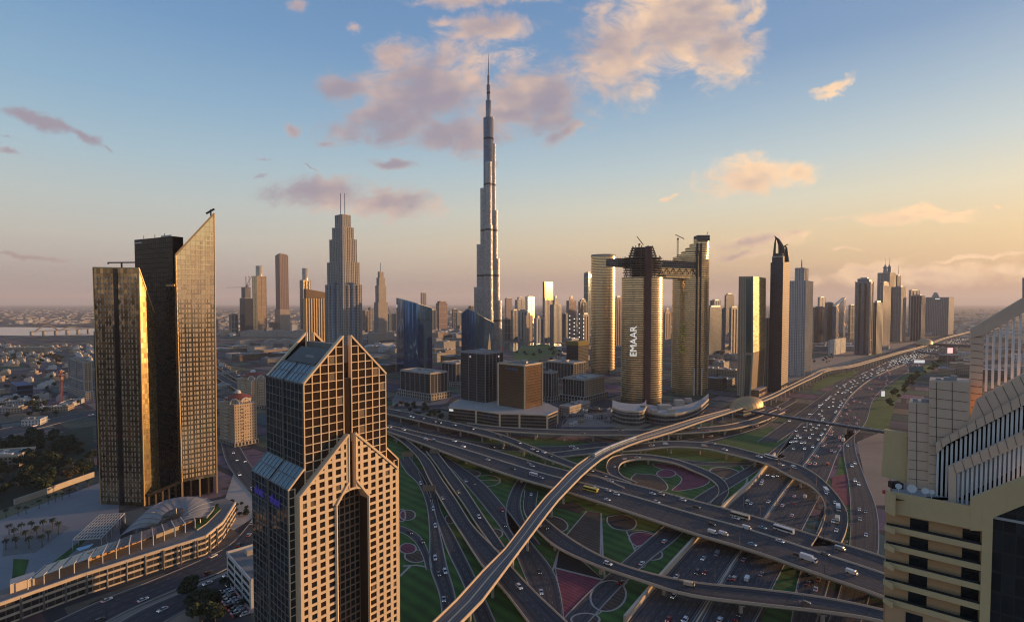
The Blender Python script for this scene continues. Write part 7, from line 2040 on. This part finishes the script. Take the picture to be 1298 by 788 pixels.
grove([(1126, 500), (1150, 480), (1180, 464), (1196, 456), (1200, 462), (1165, 482), (1142, 505), (1128, 540)], 34, 'tree on the green verge right of the highway', 'verge trees right of the highway', (.8, 1.4))
grove([(500, 512), (540, 516), (575, 534), (540, 530), (505, 522)], 22, 'tree in front of the low pale office block', 'trees by the pale offices', (.7, 1.1))
grove([(1031, 459), (1054, 450), (1058, 455), (1036, 466)], 14, 'bush on the sand mound beside the viaduct', 'bushes on the sand mound', (.5, .9))
for i, (x, y, s) in enumerate(((240, 757, 1.15), (262, 778, 1.2), (247, 769, 1.0), (256, 790, 1.25), (273, 790, 1.1))):
    plant(TP[3 + i % 2], gp(x, y), s, ['leftmost', 'tallest middle', 'second from the left', 'nearest', 'rightmost'][i] + ' dark leafy tree beside the car park', 'trees beside the car park')
for i, (x, y) in enumerate(((292, 741), (298, 747), (283, 742), (308, 768))): plant(TP[i % 2], gp(x, y), .5, ['small tree against the white office block', 'small tree in the car park row nearest the office', 'small tree at the car park entrance', 'small tree at the right end of the car park'][i], 'car park trees')
grove([(280, 642), (300, 634), (318, 648), (314, 656), (294, 654)], 16, 'shrub in the round planted bed beyond the podium', 'shrubs beyond the podium', (.35, .55), (3, 5, 0))
pc = [(45, 335), (105, 335), (157, 325), (215, 320), (265, 310), (70, 365), (130, 370), (185, 355), (240, 365), (290, 335), (30, 412), (80, 405), (145, 405), (210, 398)]
for i, (x, y) in enumerate(pc): plant(PP[i % 2], gp(x / 3.93, 592 + y / 3.93), .9, f'palm in the square court of the plaza, {ordn(sorted(q[0] for q in pc).index(x))} from the left', 'court palms')
pr = [(30, 245), (90, 235), (130, 228), (195, 203), (240, 180), (275, 168), (310, 157), (345, 145), (385, 112), (440, 100)]
for i, (x, y) in enumerate(pr): plant(PP[i % 2], gp(x / 3.93, 593 + y / 3.93), .8, f'palm in the row along the cream garden wall, {ordn(i)} from the left', 'palms along the garden wall')
for i in range(14):
    f = i / 13; p = gp(250 + 26 * f, 664 - 22 * f, 12.9); plant(TP[i % 2], p, .28, f'terrace shrub in the podium planter, {ordn(i)} from the left', 'podium terrace shrubs')

# ================================================================ vehicles
PAINTS = {'white': M('white_paint', (.66, .66, .64), .3, 0, var=.04), 'silver': M('silver_paint', (.38, .39, .40), .3, .5, var=.04), 'black': M('black_paint', (.02, .02, .022), .25, 0, var=.04), 'red': M('red_paint', (.42, .02, .02), .3, 0, var=.04),
          'grey': M('grey_paint', (.14, .145, .15), .3, .3, var=.04), 'yellow': M('yellow_paint', (.62, .50, .05), .4, 0, var=.04), 'blue': M('light_blue_paint', (.12, .34, .46), .4, 0, var=.04), 'cream': M('cream_paint', (.55, .46, .32), .4, 0, var=.04)}
TYRE = M('tyre', (.02, .02, .02), .9); CARGLASS = M('car_glass', (.015, .018, .02), .06, 0, var=.02); TAIL = glow('tail_lamp', (.8, .03, .02), .8); HEADL = glow('head_lamp', (1.0, .95, .85), .9)
def profile(mb, pts, w, mat=0, taper=1.0):
    """side outline (x, z) extruded across the car"""
    h = w / 2; A = [(x, -h * (taper if z > .95 else 1), z) for x, z in pts]; B = [(x, h * (taper if z > .95 else 1), z) for x, z in pts]; n = len(pts)
    mb.face(A, mat); mb.face(B[::-1], mat)
    for i in range(n): j = (i + 1) % n; mb.face([A[j], A[i], B[i], B[j]], mat)
def vehicle(kind, colour):
    t = thing(kind, '', kind.replace('_', ' '), (0, 0, 0)); P = PAINTS[colour]; m = MB(); g_ = MB(); S = 1.12
    if kind in ('car', 'taxi'):
        profile(m, [(-2.3, .35), (2.3, .35), (2.35, .62), (2.2, .82), (1.2, .95), (-1.7, .97), (-2.3, .9)], 1.84); profile(m, [(-1.1, 1.40), (.25, 1.42), (.1, 1.46), (-.95, 1.46)], 1.42)
        profile(g_, [(-1.75, .95), (1.15, .95), (.30, 1.42), (-1.15, 1.42)], 1.66, 0, .86); wx, wr = 1.4, .34
    elif kind == 'suv':
        profile(m, [(-2.35, .4), (2.35, .4), (2.38, .8), (2.2, 1.02), (1.25, 1.1), (-2.3, 1.12)], 1.95); profile(m, [(-2.0, 1.74), (.4, 1.75), (.3, 1.8), (-1.9, 1.8)], 1.6)
        profile(g_, [(-2.28, 1.1), (1.25, 1.1), (.5, 1.75), (-2.1, 1.75)], 1.78, 0, .9); wx, wr = 1.45, .4
    elif kind == 'van':
        profile(m, [(-2.9, .4), (2.6, .4), (2.65, .95), (2.3, 1.1), (1.5, 2.15), (-2.85, 2.2), (-2.9, 1.2)], 2.0); profile(g_, [(1.55, 1.2), (2.24, 1.2), (1.62, 2.0), (1.3, 2.0)], 2.04, 0, 1); wx, wr = 1.8, .38
    elif kind in ('bus', 'minibus'):
        L = 6.0 if kind == 'bus' else 3.7; H = 3.1 if kind == 'bus' else 2.6
        profile(m, [(-L, .4), (L, .4), (L + .05, 1.2), (L - .15, H), (-L, H)], 2.5); profile(g_, [(-L + .4, 1.35), (L + .04, 1.35), (L - .08, H - .55), (-L + .4, H - .55)], 2.54, 0, 1); wx, wr = L * .62, .5
    else:  # lorry
        profile(m, [(2.3, .5), (4.2, .5), (4.25, 1.5), (3.9, 2.5), (2.3, 2.6)], 2.4); profile(m, [(-4.2, .75), (2.1, .75), (2.1, 3.4), (-4.2, 3.4)], 2.5); profile(g_, [(3.4, 1.55), (4.26, 1.55), (3.98, 2.4), (3.4, 2.4)], 2.44, 0, 1); wx, wr = 2.7, .5
    m.build('body', [P], t); g_.build('windows', [CARGLASS], t)
    for sx in (-1, 1):
        for sy in (-1, 1):
            w = MB(); y = sy * (.80 if kind in ('car', 'taxi') else .9 if kind in ('suv', 'van') else 1.15)
            a = [(sx * wx + wr * math.cos(q), wr + wr * math.sin(q)) for q in [math.pi * 2 * k / 10 for k in range(10)]]
            A = [(x, y - .11, z) for x, z in a]; B = [(x, y + .11, z) for x, z in a]; w.face(A); w.face(B[::-1])
            for i in range(10): j = (i + 1) % 10; w.face([A[j], A[i], B[i], B[j]])
            w.build('wheel', [TYRE], t)
    if kind in ('car', 'suv', 'taxi'):
        for sy in (-1, 1):
            l = MB(); l.box((2.28, sy * .62 - .16), (.1, 0), (0, .32), .62, .78); l.build('headlight', [HEADL], t); l = MB(); l.box((-2.36, sy * .62 - .16), (.1, 0), (0, .32), .72, .88); l.build('tail_light', [TAIL], t)
    if kind == 'taxi': r = MB(); r.box((-.6, -.2), (.35, 0), (0, .4), 1.46, 1.62); r.build('roof_sign', [WHITE], t)
    t.scale = (S, S, S); return t
def far_car(colour, kind):
    m = MB(); hh = 1.0 if kind != 'suv' else 1.28
    profile(m, [(-2.3, .2), (2.3, .2), (2.35, .7), (1.2, .95), (-1.7, .97), (-2.3, .9)], 1.84); profile(m, [(-1.75, .95), (1.15, .95), (.3, 1.45), (-1.15, 1.45)], 1.66, 1, .86)
    profile(m, [(-1.1, 1.42), (.25, 1.42), (.2, 1.47), (-1.0, 1.47)], 1.42)
    for sy in (-1, 1):
        y = sy * .6; m.face([(2.37, y - .3, .45), (2.37, y + .3, .45), (2.37, y + .3, .85), (2.37, y - .3, .85)], 2); m.face([(-2.34, y + .25, .6), (-2.34, y - .25, .6), (-2.34, y - .25, .9), (-2.34, y + .25, .9)], 3)
    kind = 'car' if kind == 'taxi' else kind; o = m.build(kind, [PAINTS[colour], CARGLASS, HEADL, TAIL], None, origin=(0, 0, 0)); tag(o, '', 'car'); o.scale = (1.3, 1.3, 1.3 * hh); return o
VP = {}; CARS = {}
def put_car(key, px, py, kind='car', colour='white', rev=False):
    l, r, lanes = ROADS[key]; i0, f = 0, .5
    # nearest cross-section of the road to the view ray at the road's height
    best = None
    for i in range(len(l) - 1):
        mid = (l[i] + r[i]) / 2; p = gp(px, py, mid.z); d = (p - mid).length
        if best is None or d < best[0]: best = (d, i, p)
    d, i, p = best; tg = ((l[i + 1] + r[i + 1]) - (l[i] + r[i])).normalized(); w = (r[i] - l[i]); u = max(.10, min(.90, (p - l[i]).dot(w) / w.dot(w)))
    q = l[i].lerp(r[i], u) + tg * max(-4, min(4, (p - l[i].lerp(r[i], u)).dot(tg)))
    place(key, q, tg, kind, colour, rev, px)
def place(key, q, tg, kind, colour, rev, px):
    far = q.length > 560 and kind in ('car', 'suv', 'taxi')
    k = ('far ' + kind, colour) if far else (kind, colour)
    if k not in VP: o = VP[k] = far_car(colour, kind) if far else vehicle(kind, colour)
    else: o = copy_tree(VP[k])
    if rev: tg = -tg
    o.location = q + Vector((0, 0, .04)); o.rotation_euler = (0, -math.asin(max(-1, min(1, tg.z))), math.atan2(tg.y, tg.x)); CARS.setdefault((key, kind, colour), []).append((q.y, o))
for x, y in ((506, 522.5), (516, 528), (520, 529.5), (533, 531), (548, 535), (558, 536), (576, 539), (598, 544), (634, 553), (661, 561), (680, 569), (683, 571), (692, 573), (698, 578), (750, 597), (764, 604)):
    put_car('rear', x, y, 'bus' if x in (506,) else 'minibus' if x in (634,) else 'suv' if x % 3 == 0 else 'car', ['white', 'silver', 'white', 'black', 'grey'][x % 5])
for x, y, k, c in ((494, 541, 'car', 'white'), (523, 544, 'car', 'white'), (506, 540, 'car', 'silver'), (539, 557.5, 'van', 'white'), (549, 559, 'van', 'silver'), (593, 557.5, 'car', 'white'), (591, 566, 'suv', 'white'), (618, 583, 'car', 'white'), (649, 595, 'car', 'black'),
    (676, 588, 'suv', 'silver'), (680, 591, 'car', 'white'), (674, 603, 'minibus', 'white'), (685, 606, 'car', 'silver'), (748, 622.5, 'bus', 'yellow'), (755, 620, 'suv', 'white'), (771, 622, 'suv', 'white'), (781, 627, 'suv', 'white'), (769, 634, 'car', 'white'), (782, 609, 'car', 'white'),
    (830, 626, 'car', 'white'), (841, 627, 'suv', 'cream'), (832, 637, 'suv', 'white'), (866, 634, 'suv', 'white'), (903, 676, 'van', 'white'), (917, 678, 'van', 'white'), (933, 657, 'car', 'white'), (938, 656, 'bus', 'cream'), (947, 670, 'van', 'white'), (902, 665, 'car', 'black'), (883, 643, 'car', 'black'),
    (967, 669, 'car', 'blue'), (994, 673, 'bus', 'white'), (988, 687, 'car', 'white'), (1024, 711, 'lorry', 'white'), (1008, 704, 'car', 'black'), (1080, 727, 'van', 'white'), (1069, 697, 'van', 'silver'), (948, 690, 'car', 'blue'), (1046, 702, 'car', 'grey')): put_car('main', x, y, k, c, rev=(k in ('bus',)))
for x, y, k, c in ((772, 714, 'suv', 'white'), (691, 670, 'car', 'black'), (672, 627, 'car', 'white'), (874, 741, 'van', 'cream'), (1020, 764, 'car', 'grey')): put_car('front', x, y, k, c)
for x, y, k, c in ((825, 565, 'suv', 'cream'), (845, 564, 'van', 'white'), (893, 566, 'van', 'cream'), (904, 562, 'car', 'silver'), (919, 570, 'car', 'white'), (962, 579, 'car', 'white'), (981, 581, 'bus', 'white'), (990, 589, 'car', 'cream'), (1007, 593, 'van', 'white'), (1046, 625, 'car', 'white'),
    (1054, 623, 'minibus', 'white'), (1055, 637, 'car', 'white'), (1064, 646, 'lorry', 'white'), (1060, 661, 'lorry', 'cream'), (1051, 660, 'car', 'white'), (1057, 672, 'car', 'white')): put_car('curve', x, y, k, c)
for x, y in ((808, 580.5), (792, 582), (779, 592)): put_car('loop', x, y, 'car', 'white' if x < 800 else 'cream')
for x, y, c in ((534, 613, 'white'), (546, 633, 'black'), (549.5, 645.5, 'white'), (551, 667, 'white'), (552, 708, 'white'), (564, 725, 'white'), (556, 728, 'grey'), (563, 760, 'silver')): put_car('fan_a', x, y, 'suv' if c == 'white' else 'car', c)
for x, y, c in ((590, 610, 'white'), (637, 647, 'red'), (601, 613, 'black'), (683, 725, 'black'), (686, 751, 'white'), (640, 666, 'black')): put_car('fan_c', x, y, 'suv' if c == 'red' else 'car', c)
put_car('fan_in', 582, 624, 'taxi', 'yellow'); put_car('fan_in', 607, 656, 'suv', 'white'); put_car('fan_up', 657, 745, 'suv', 'white'); put_car('fan_up', 560, 632, 'car', 'silver')
for x, y, c in ((521, 675, 'black'), (539, 686, 'grey')): put_car('curve_l', x, y, 'car', c)
for x, y, c in ((843, 687, 'white'), (827, 719, 'white'), (800, 744, 'black')): put_car('sv_left', x, y, 'suv' if x > 830 else 'car', c)
for x, y, k, c in ((962, 608, 'suv', 'white'), (969, 616, 'car', 'white'), (949, 638, 'van', 'cream'), (959, 645, 'car', 'white'), (969, 633, 'car', 'white'), (974, 602, 'car', 'grey'), (983, 604, 'car', 'white'), (987, 603, 'car', 'silver'), (901, 697, 'van', 'silver'), (875, 718, 'suv', 'black'), (888, 724, 'car', 'red'), (902, 720, 'car', 'white'),
    (862, 733, 'car', 'white'), (853, 756, 'car', 'white'), (858, 778, 'car', 'black'), (842, 784, 'car', 'red'), (865, 786, 'suv', 'white'), (927, 699, 'car', 'silver'), (1003, 562, 'suv', 'white'), (1009, 558, 'car', 'white'), (1015, 555, 'suv', 'white'), (1026, 554, 'car', 'white'), (1020, 561, 'car', 'silver'), (1036, 541, 'car', 'white'), (1020, 569, 'suv', 'white'), (1030, 551, 'car', 'grey'), (1007, 571, 'car', 'grey')): put_car('hw_left', x, y, k, c, rev=True)
for x, y, k, c in ((997, 645, 'suv', 'white'), (1001, 653, 'car', 'white'), (1012, 633, 'car', 'white'), (1026, 634, 'van', 'white'), (1016, 615, 'car', 'black'), (1002, 636, 'car', 'black'), (951, 717, 'car', 'silver'), (959, 726, 'car', 'silver'), (938, 738, 'suv', 'silver'), (957, 743, 'van', 'white'), (923, 735, 'car', 'grey'), (919, 771, 'car', 'black'), (908, 785, 'suv', 'white'),
    (1026, 588, 'car', 'white'), (1032, 578, 'car', 'white'), (1037, 580, 'car', 'silver'), (1037, 591, 'suv', 'white'), (1050, 589, 'van', 'red'), (1046, 567, 'car', 'white'), (1050, 569, 'car', 'white'), (1059, 573.5, 'car', 'white'), (1065, 554, 'car', 'white'), (1067, 558, 'lorry', 'white'), (1052, 549, 'car', 'white'), (1043, 562, 'car', 'silver'), (1076, 521, 'car', 'white'), (1083, 530, 'suv', 'white'), (1090, 510, 'car', 'white')): put_car('hw_right', x, y, k, c)
for x, y, c in ((1024, 740, 'grey'), (1037, 735, 'silver'), (1033, 747, 'white'), (1036, 725, 'cream')): put_car('sv_right', x, y, 'car', c)
for x, y, c in ((1082, 587, 'white'), (1081.5, 591, 'white'), (1082, 609, 'white'), (1090, 614, 'white'), (1085, 645, 'white'), (1098, 649, 'grey'), (1088, 658, 'silver'), (1101, 679, 'white'), (1076, 565, 'blue')): put_car('front_right', x, y, 'car', c)
rnd = random.Random(8)
for key, n, t0, t1, rev in (('hw_left', 125, .09, .36, True), ('hw_right', 56, .09, .36, False), ('slip_a', 6, .1, .9, True), ('bl_a', 9, .1, .9, False), ('bl_b', 5, .1, .9, True), ('level', 4, .2, .8, False), ('far_a', 10, .2, .9, False), ('back_a', 4, .2, .9, False), ('back_b', 5, .2, .9, False), ('st_a', 5, .2, .9, False), ('left_fly', 5, .1, .9, False), ('stn_a', 6, .1, .9, False)):
    l, r, lanes = ROADS[key]; seen = []
    for q in range(n):
        for _ in range(20):
            f = rnd.uniform(t0, t1) * (len(l) - 1); i = int(f); u = (rnd.randrange(lanes) + .5) / lanes; p = l[i].lerp(r[i], u).lerp(l[min(i + 1, len(l) - 1)].lerp(r[min(i + 1, len(l) - 1)], u), f - i)
            if all((p - s).length > 9 for s in seen): break
        seen.append(p); tg = ((l[i + 1] + r[i + 1]) - (l[i] + r[i])).normalized(); place(key, p, tg, rnd.choice(('car', 'suv', 'car', 'suv')), rnd.choice(('white', 'white', 'white', 'silver', 'black', 'grey')), rev, 0)
# the far end of the highway: a stream of traffic too distant to count
def distant_traffic():
    m = MB(); rr = random.Random(19)
    for key, n, rev in (('hw_left', 420, True), ('hw_right', 150, False)):
        l, r, lanes = ROADS[key]
        for q in range(n):
            f = (.33 + .64 * rr.random() ** 1.5) * (len(l) - 2); i = int(f); u = (rr.randrange(lanes) + .5) / lanes; p = l[i].lerp(r[i], u).lerp(l[i + 1].lerp(r[i + 1], u), f - i)
            if p.length < 900: continue
            d = ((l[i + 1] + r[i + 1]) - (l[i] + r[i])).normalized() * (-1 if rev else 1); x = Vector((d.y, -d.x, 0)); c = rr.choice((0, 0, 0, 1, 1, 2))
            m.box(p - d * 3 - x * 1.3, d * 6, x * 2.6, .3, 1.6, c); m.box(p - d * 1.8 - x * 1.0, d * 3.2, x * 2.0, 1.6, 2.3, 3, c)
            if rev: m.box(p + d * 3.01 - x * 1.1, d * .1, x * 2.2, .6, 1.4, 4)
    m.build('distant_traffic', [PAINTS['white'], PAINTS['silver'], PAINTS['black'], CARGLASS, HEADL], None, origin=(900, 1500, 0), kind='stuff')
distant_traffic()
# parked cars in two rows
for row in range(2):
    a, b = (gp(279, 750), gp(303, 783)) if row == 0 else (gp(287, 748), gp(312, 781))
    for i in range(9):
        p = a.lerp(b, (i + .5) / 9); d = (b - a).normalized(); place('park', p + Vector((0, 0, .13)), Vector((d.y, -d.x, 0)), 'suv' if i % 4 == 1 else 'car', rnd.choice(('white', 'silver', 'black', 'white')), row == 0, 0)
WHERE = {'rear': 'on the rear overpass', 'main': 'on the wide twin overpass', 'front': 'on the narrow front flyover', 'curve': 'on the curved right flyover', 'loop': 'on the loop ramp round the oval garden', 'fan_a': 'on the leftmost ground ramp', 'fan_c': 'on the right ground ramp of the left fan', 'fan_in': 'on the short merging ramp',
         'fan_up': 'on the raised fanning ramp', 'curve_l': 'on the small curve beside the arched tower', 'sv_left': 'on the service road left of the highway', 'hw_left': 'on the left carriageway of the highway', 'hw_right': 'on the right carriageway of the highway', 'sv_right': 'on the short service road right of the highway', 'front_right': 'on the frontage road at right',
         'slip_a': 'on the slip road by the station', 'bl_a': 'on the boulevard below the podium', 'bl_b': 'on the nearer boulevard carriageway', 'level': 'on the long level overpass', 'far_a': 'on the far left road', 'back_a': 'on the road under the rear overpass', 'back_b': 'on the road behind the viaduct', 'st_a': 'on the street by the apartments', 'left_fly': 'on the left flyover', 'stn_a': 'on the station road', 'park': 'parked by the white office block'}
for (key, kind, colour), L in CARS.items():
    L.sort(key=lambda q: q[0])
    for i, (_, o) in enumerate(L):
        cname = 'light blue' if colour == 'blue' else colour
        o['label'] = f"{cname} {kind} {WHERE[key]}" + (f", {ordn(i)} {cname} from near end" if len(L) > 1 else ''); o['group'] = 'vehicles ' + WHERE[key]
# metro trains on the viaduct
def train(label, t0, t1, off=.30):
    l, r, _ = ROADS['metro']; P = [l[i].lerp(r[i], off) for i in range(len(l))]; L = [0]
    for a, b in zip(P, P[1:]): L.append(L[-1] + (b - a).length)
    def at(s):
        for i in range(len(P) - 1):
            if L[i + 1] >= s: return P[i].lerp(P[i + 1], (s - L[i]) / (L[i + 1] - L[i]))
        return P[-1]
    p0 = at(t0); t = thing('metro_train', label, 'train', tuple(p0)); n = 5; W_ = (t1 - t0) / n
    for k in range(n):
        a, b = at(t0 + k * W_ + .5), at(t0 + (k + 1) * W_ - .5); d = (b - a).normalized(); x = Vector((d.y, -d.x, 0)); m = MB()
        sec = [(-1.35, .3), (1.35, .3), (1.4, 2.4), (1.0, 3.5), (-1.0, 3.5), (-1.4, 2.4)]; A = [a + x * q + Vector((0, 0, z)) for q, z in sec]; B = [b + x * q + Vector((0, 0, z)) for q, z in sec]
        for i in range(6): j = (i + 1) % 6; m.face([A[j], A[i], B[i], B[j]], 0)
        m.face(A); m.face(B[::-1]); m.build('carriage', [M('train_silver', (.30, .33, .37), .6, 0)], t); g_ = MB()
        for sg in (-1, 1): g_.face([a + d * .6 + x * 1.42 * sg + Vector((0, 0, 1.4)), b - d * .6 + x * 1.42 * sg + Vector((0, 0, 1.4)), b - d * .6 + x * 1.43 * sg + Vector((0, 0, 2.35)), a + d * .6 + x * 1.43 * sg + Vector((0, 0, 2.35))])
        g_.build('window_band', [M('train_blue_glass', (.03, .14, .26), .35, 0)], t)
Lm = 0; l, r, _ = ROADS['metro']; acc = [0]
for a, b in zip(l, l[1:]): acc.append(acc[-1] + (b - a).length)
def arc_at(px):
    best = min(range(len(l)), key=lambda i: abs(pxof(l[i].lerp(r[i], .5))[0] - px) + (1e3 if l[i].y > 900 else 0)); return acc[best]
train('silver and blue metro train on the viaduct above the roads', arc_at(762), arc_at(808))

# street lamps
def lamp_proto(h, two):
    t = thing('street_lamp', '', 'street lamp', (0, 0, 0)); m = MB(); m.cyl((0, 0), .16, 0, h, 6, r1=.09); m.build('pole', [DARKM], t)
    for s in ((-1, 1) if two else (1,)):
        m = MB(); m.bar((0, 0, h - .1), (2.2 * s, 0, h + .3), .10); ao = m.build('arm', [DARKM], t); m = MB(); m.box((2.2 * s - .5, -.2), (1.0, 0), (0, .4), h + .2, h + .4); m.build('lamp_head', [DARKM], ao)
    return t
LP = {}; LL = {}
for key, f, step, h, where in (('main', .02, 52, 13, 'on the rear edge of the wide twin overpass'), ('main', .98, 60, 13, 'on the front edge of the wide twin overpass'), ('front', .98, 60, 12, 'on the front flyover'), ('hw_right', .0, 48, 18, 'on the highway median'), ('level', .5, 50, 11, 'on the long level overpass'), ('curve', .98, 55, 12, 'on the curved right flyover'), ('bl_a', .98, 40, 11, 'along the boulevard'), ('fan_c', .98, 45, 11, 'on the left ground ramps'), ('rear', .02, 50, 12, 'on the rear overpass')):
    l_, r_, _ = ROADS[key]; s = step * .6
    for i in range(1, len(l_) - 1):
        p = l_[i].lerp(r_[i], f); s += (p - l_[i - 1].lerp(r_[i - 1], f)).length
        if s > step and p.length < 1300:
            s = 0; k = (h, key == 'hw_right')
            if k not in LP: o = LP[k] = lamp_proto(h, k[1])
            else: o = copy_tree(LP[k])
            w = (r_[i] - l_[i]).normalized() * (1 if f < .5 else -1); o.location = p; o.rotation_euler = (0, 0, math.atan2(w.y, w.x)); LL.setdefault(where, []).append(o)
for where, L in LL.items():
    L.sort(key=lambda o: o.location.x)
    for i, o in enumerate(L): o['label'] = f'dark street lamp {where}, {ordn(i)} from left'; o['group'] = 'street lamps ' + where

# ================================================================ haze
def haze():
    me = bpy.data.meshes.new('haze'); X, Y0, Y1, Z0, Z1 = 48500.0, -8200.0, 52500.0, -1.0, 860.0
    v = [(x, y, z) for x in (-X, X) for y in (Y0, Y1) for z in (Z0, Z1)]
    me.from_pydata(v, [], [(0, 1, 3, 2), (4, 6, 7, 5), (0, 4, 5, 1), (2, 3, 7, 6), (0, 2, 6, 4), (1, 5, 7, 3)])
    m = bpy.data.materials.new('haze_air'); m.use_nodes = True; nt = m.node_tree; nt.nodes.clear(); g = G(nt)
    pv = g.n('ShaderNodeVolumePrincipled'); pv.inputs['Color'].default_value = (.86, .84, .86, 1); pv.inputs['Density'].default_value = HAZE_D; pv.inputs['Anisotropy'].default_value = .1
    o_ = g.n('ShaderNodeOutputMaterial'); nt.links.new(pv.outputs[0], o_.inputs['Volume']); me.materials.append(m)
    o = bpy.data.objects.new('haze', me); COL.objects.link(o); o['kind'] = 'stuff'
HAZE_D = 1 / 26000.0
haze()
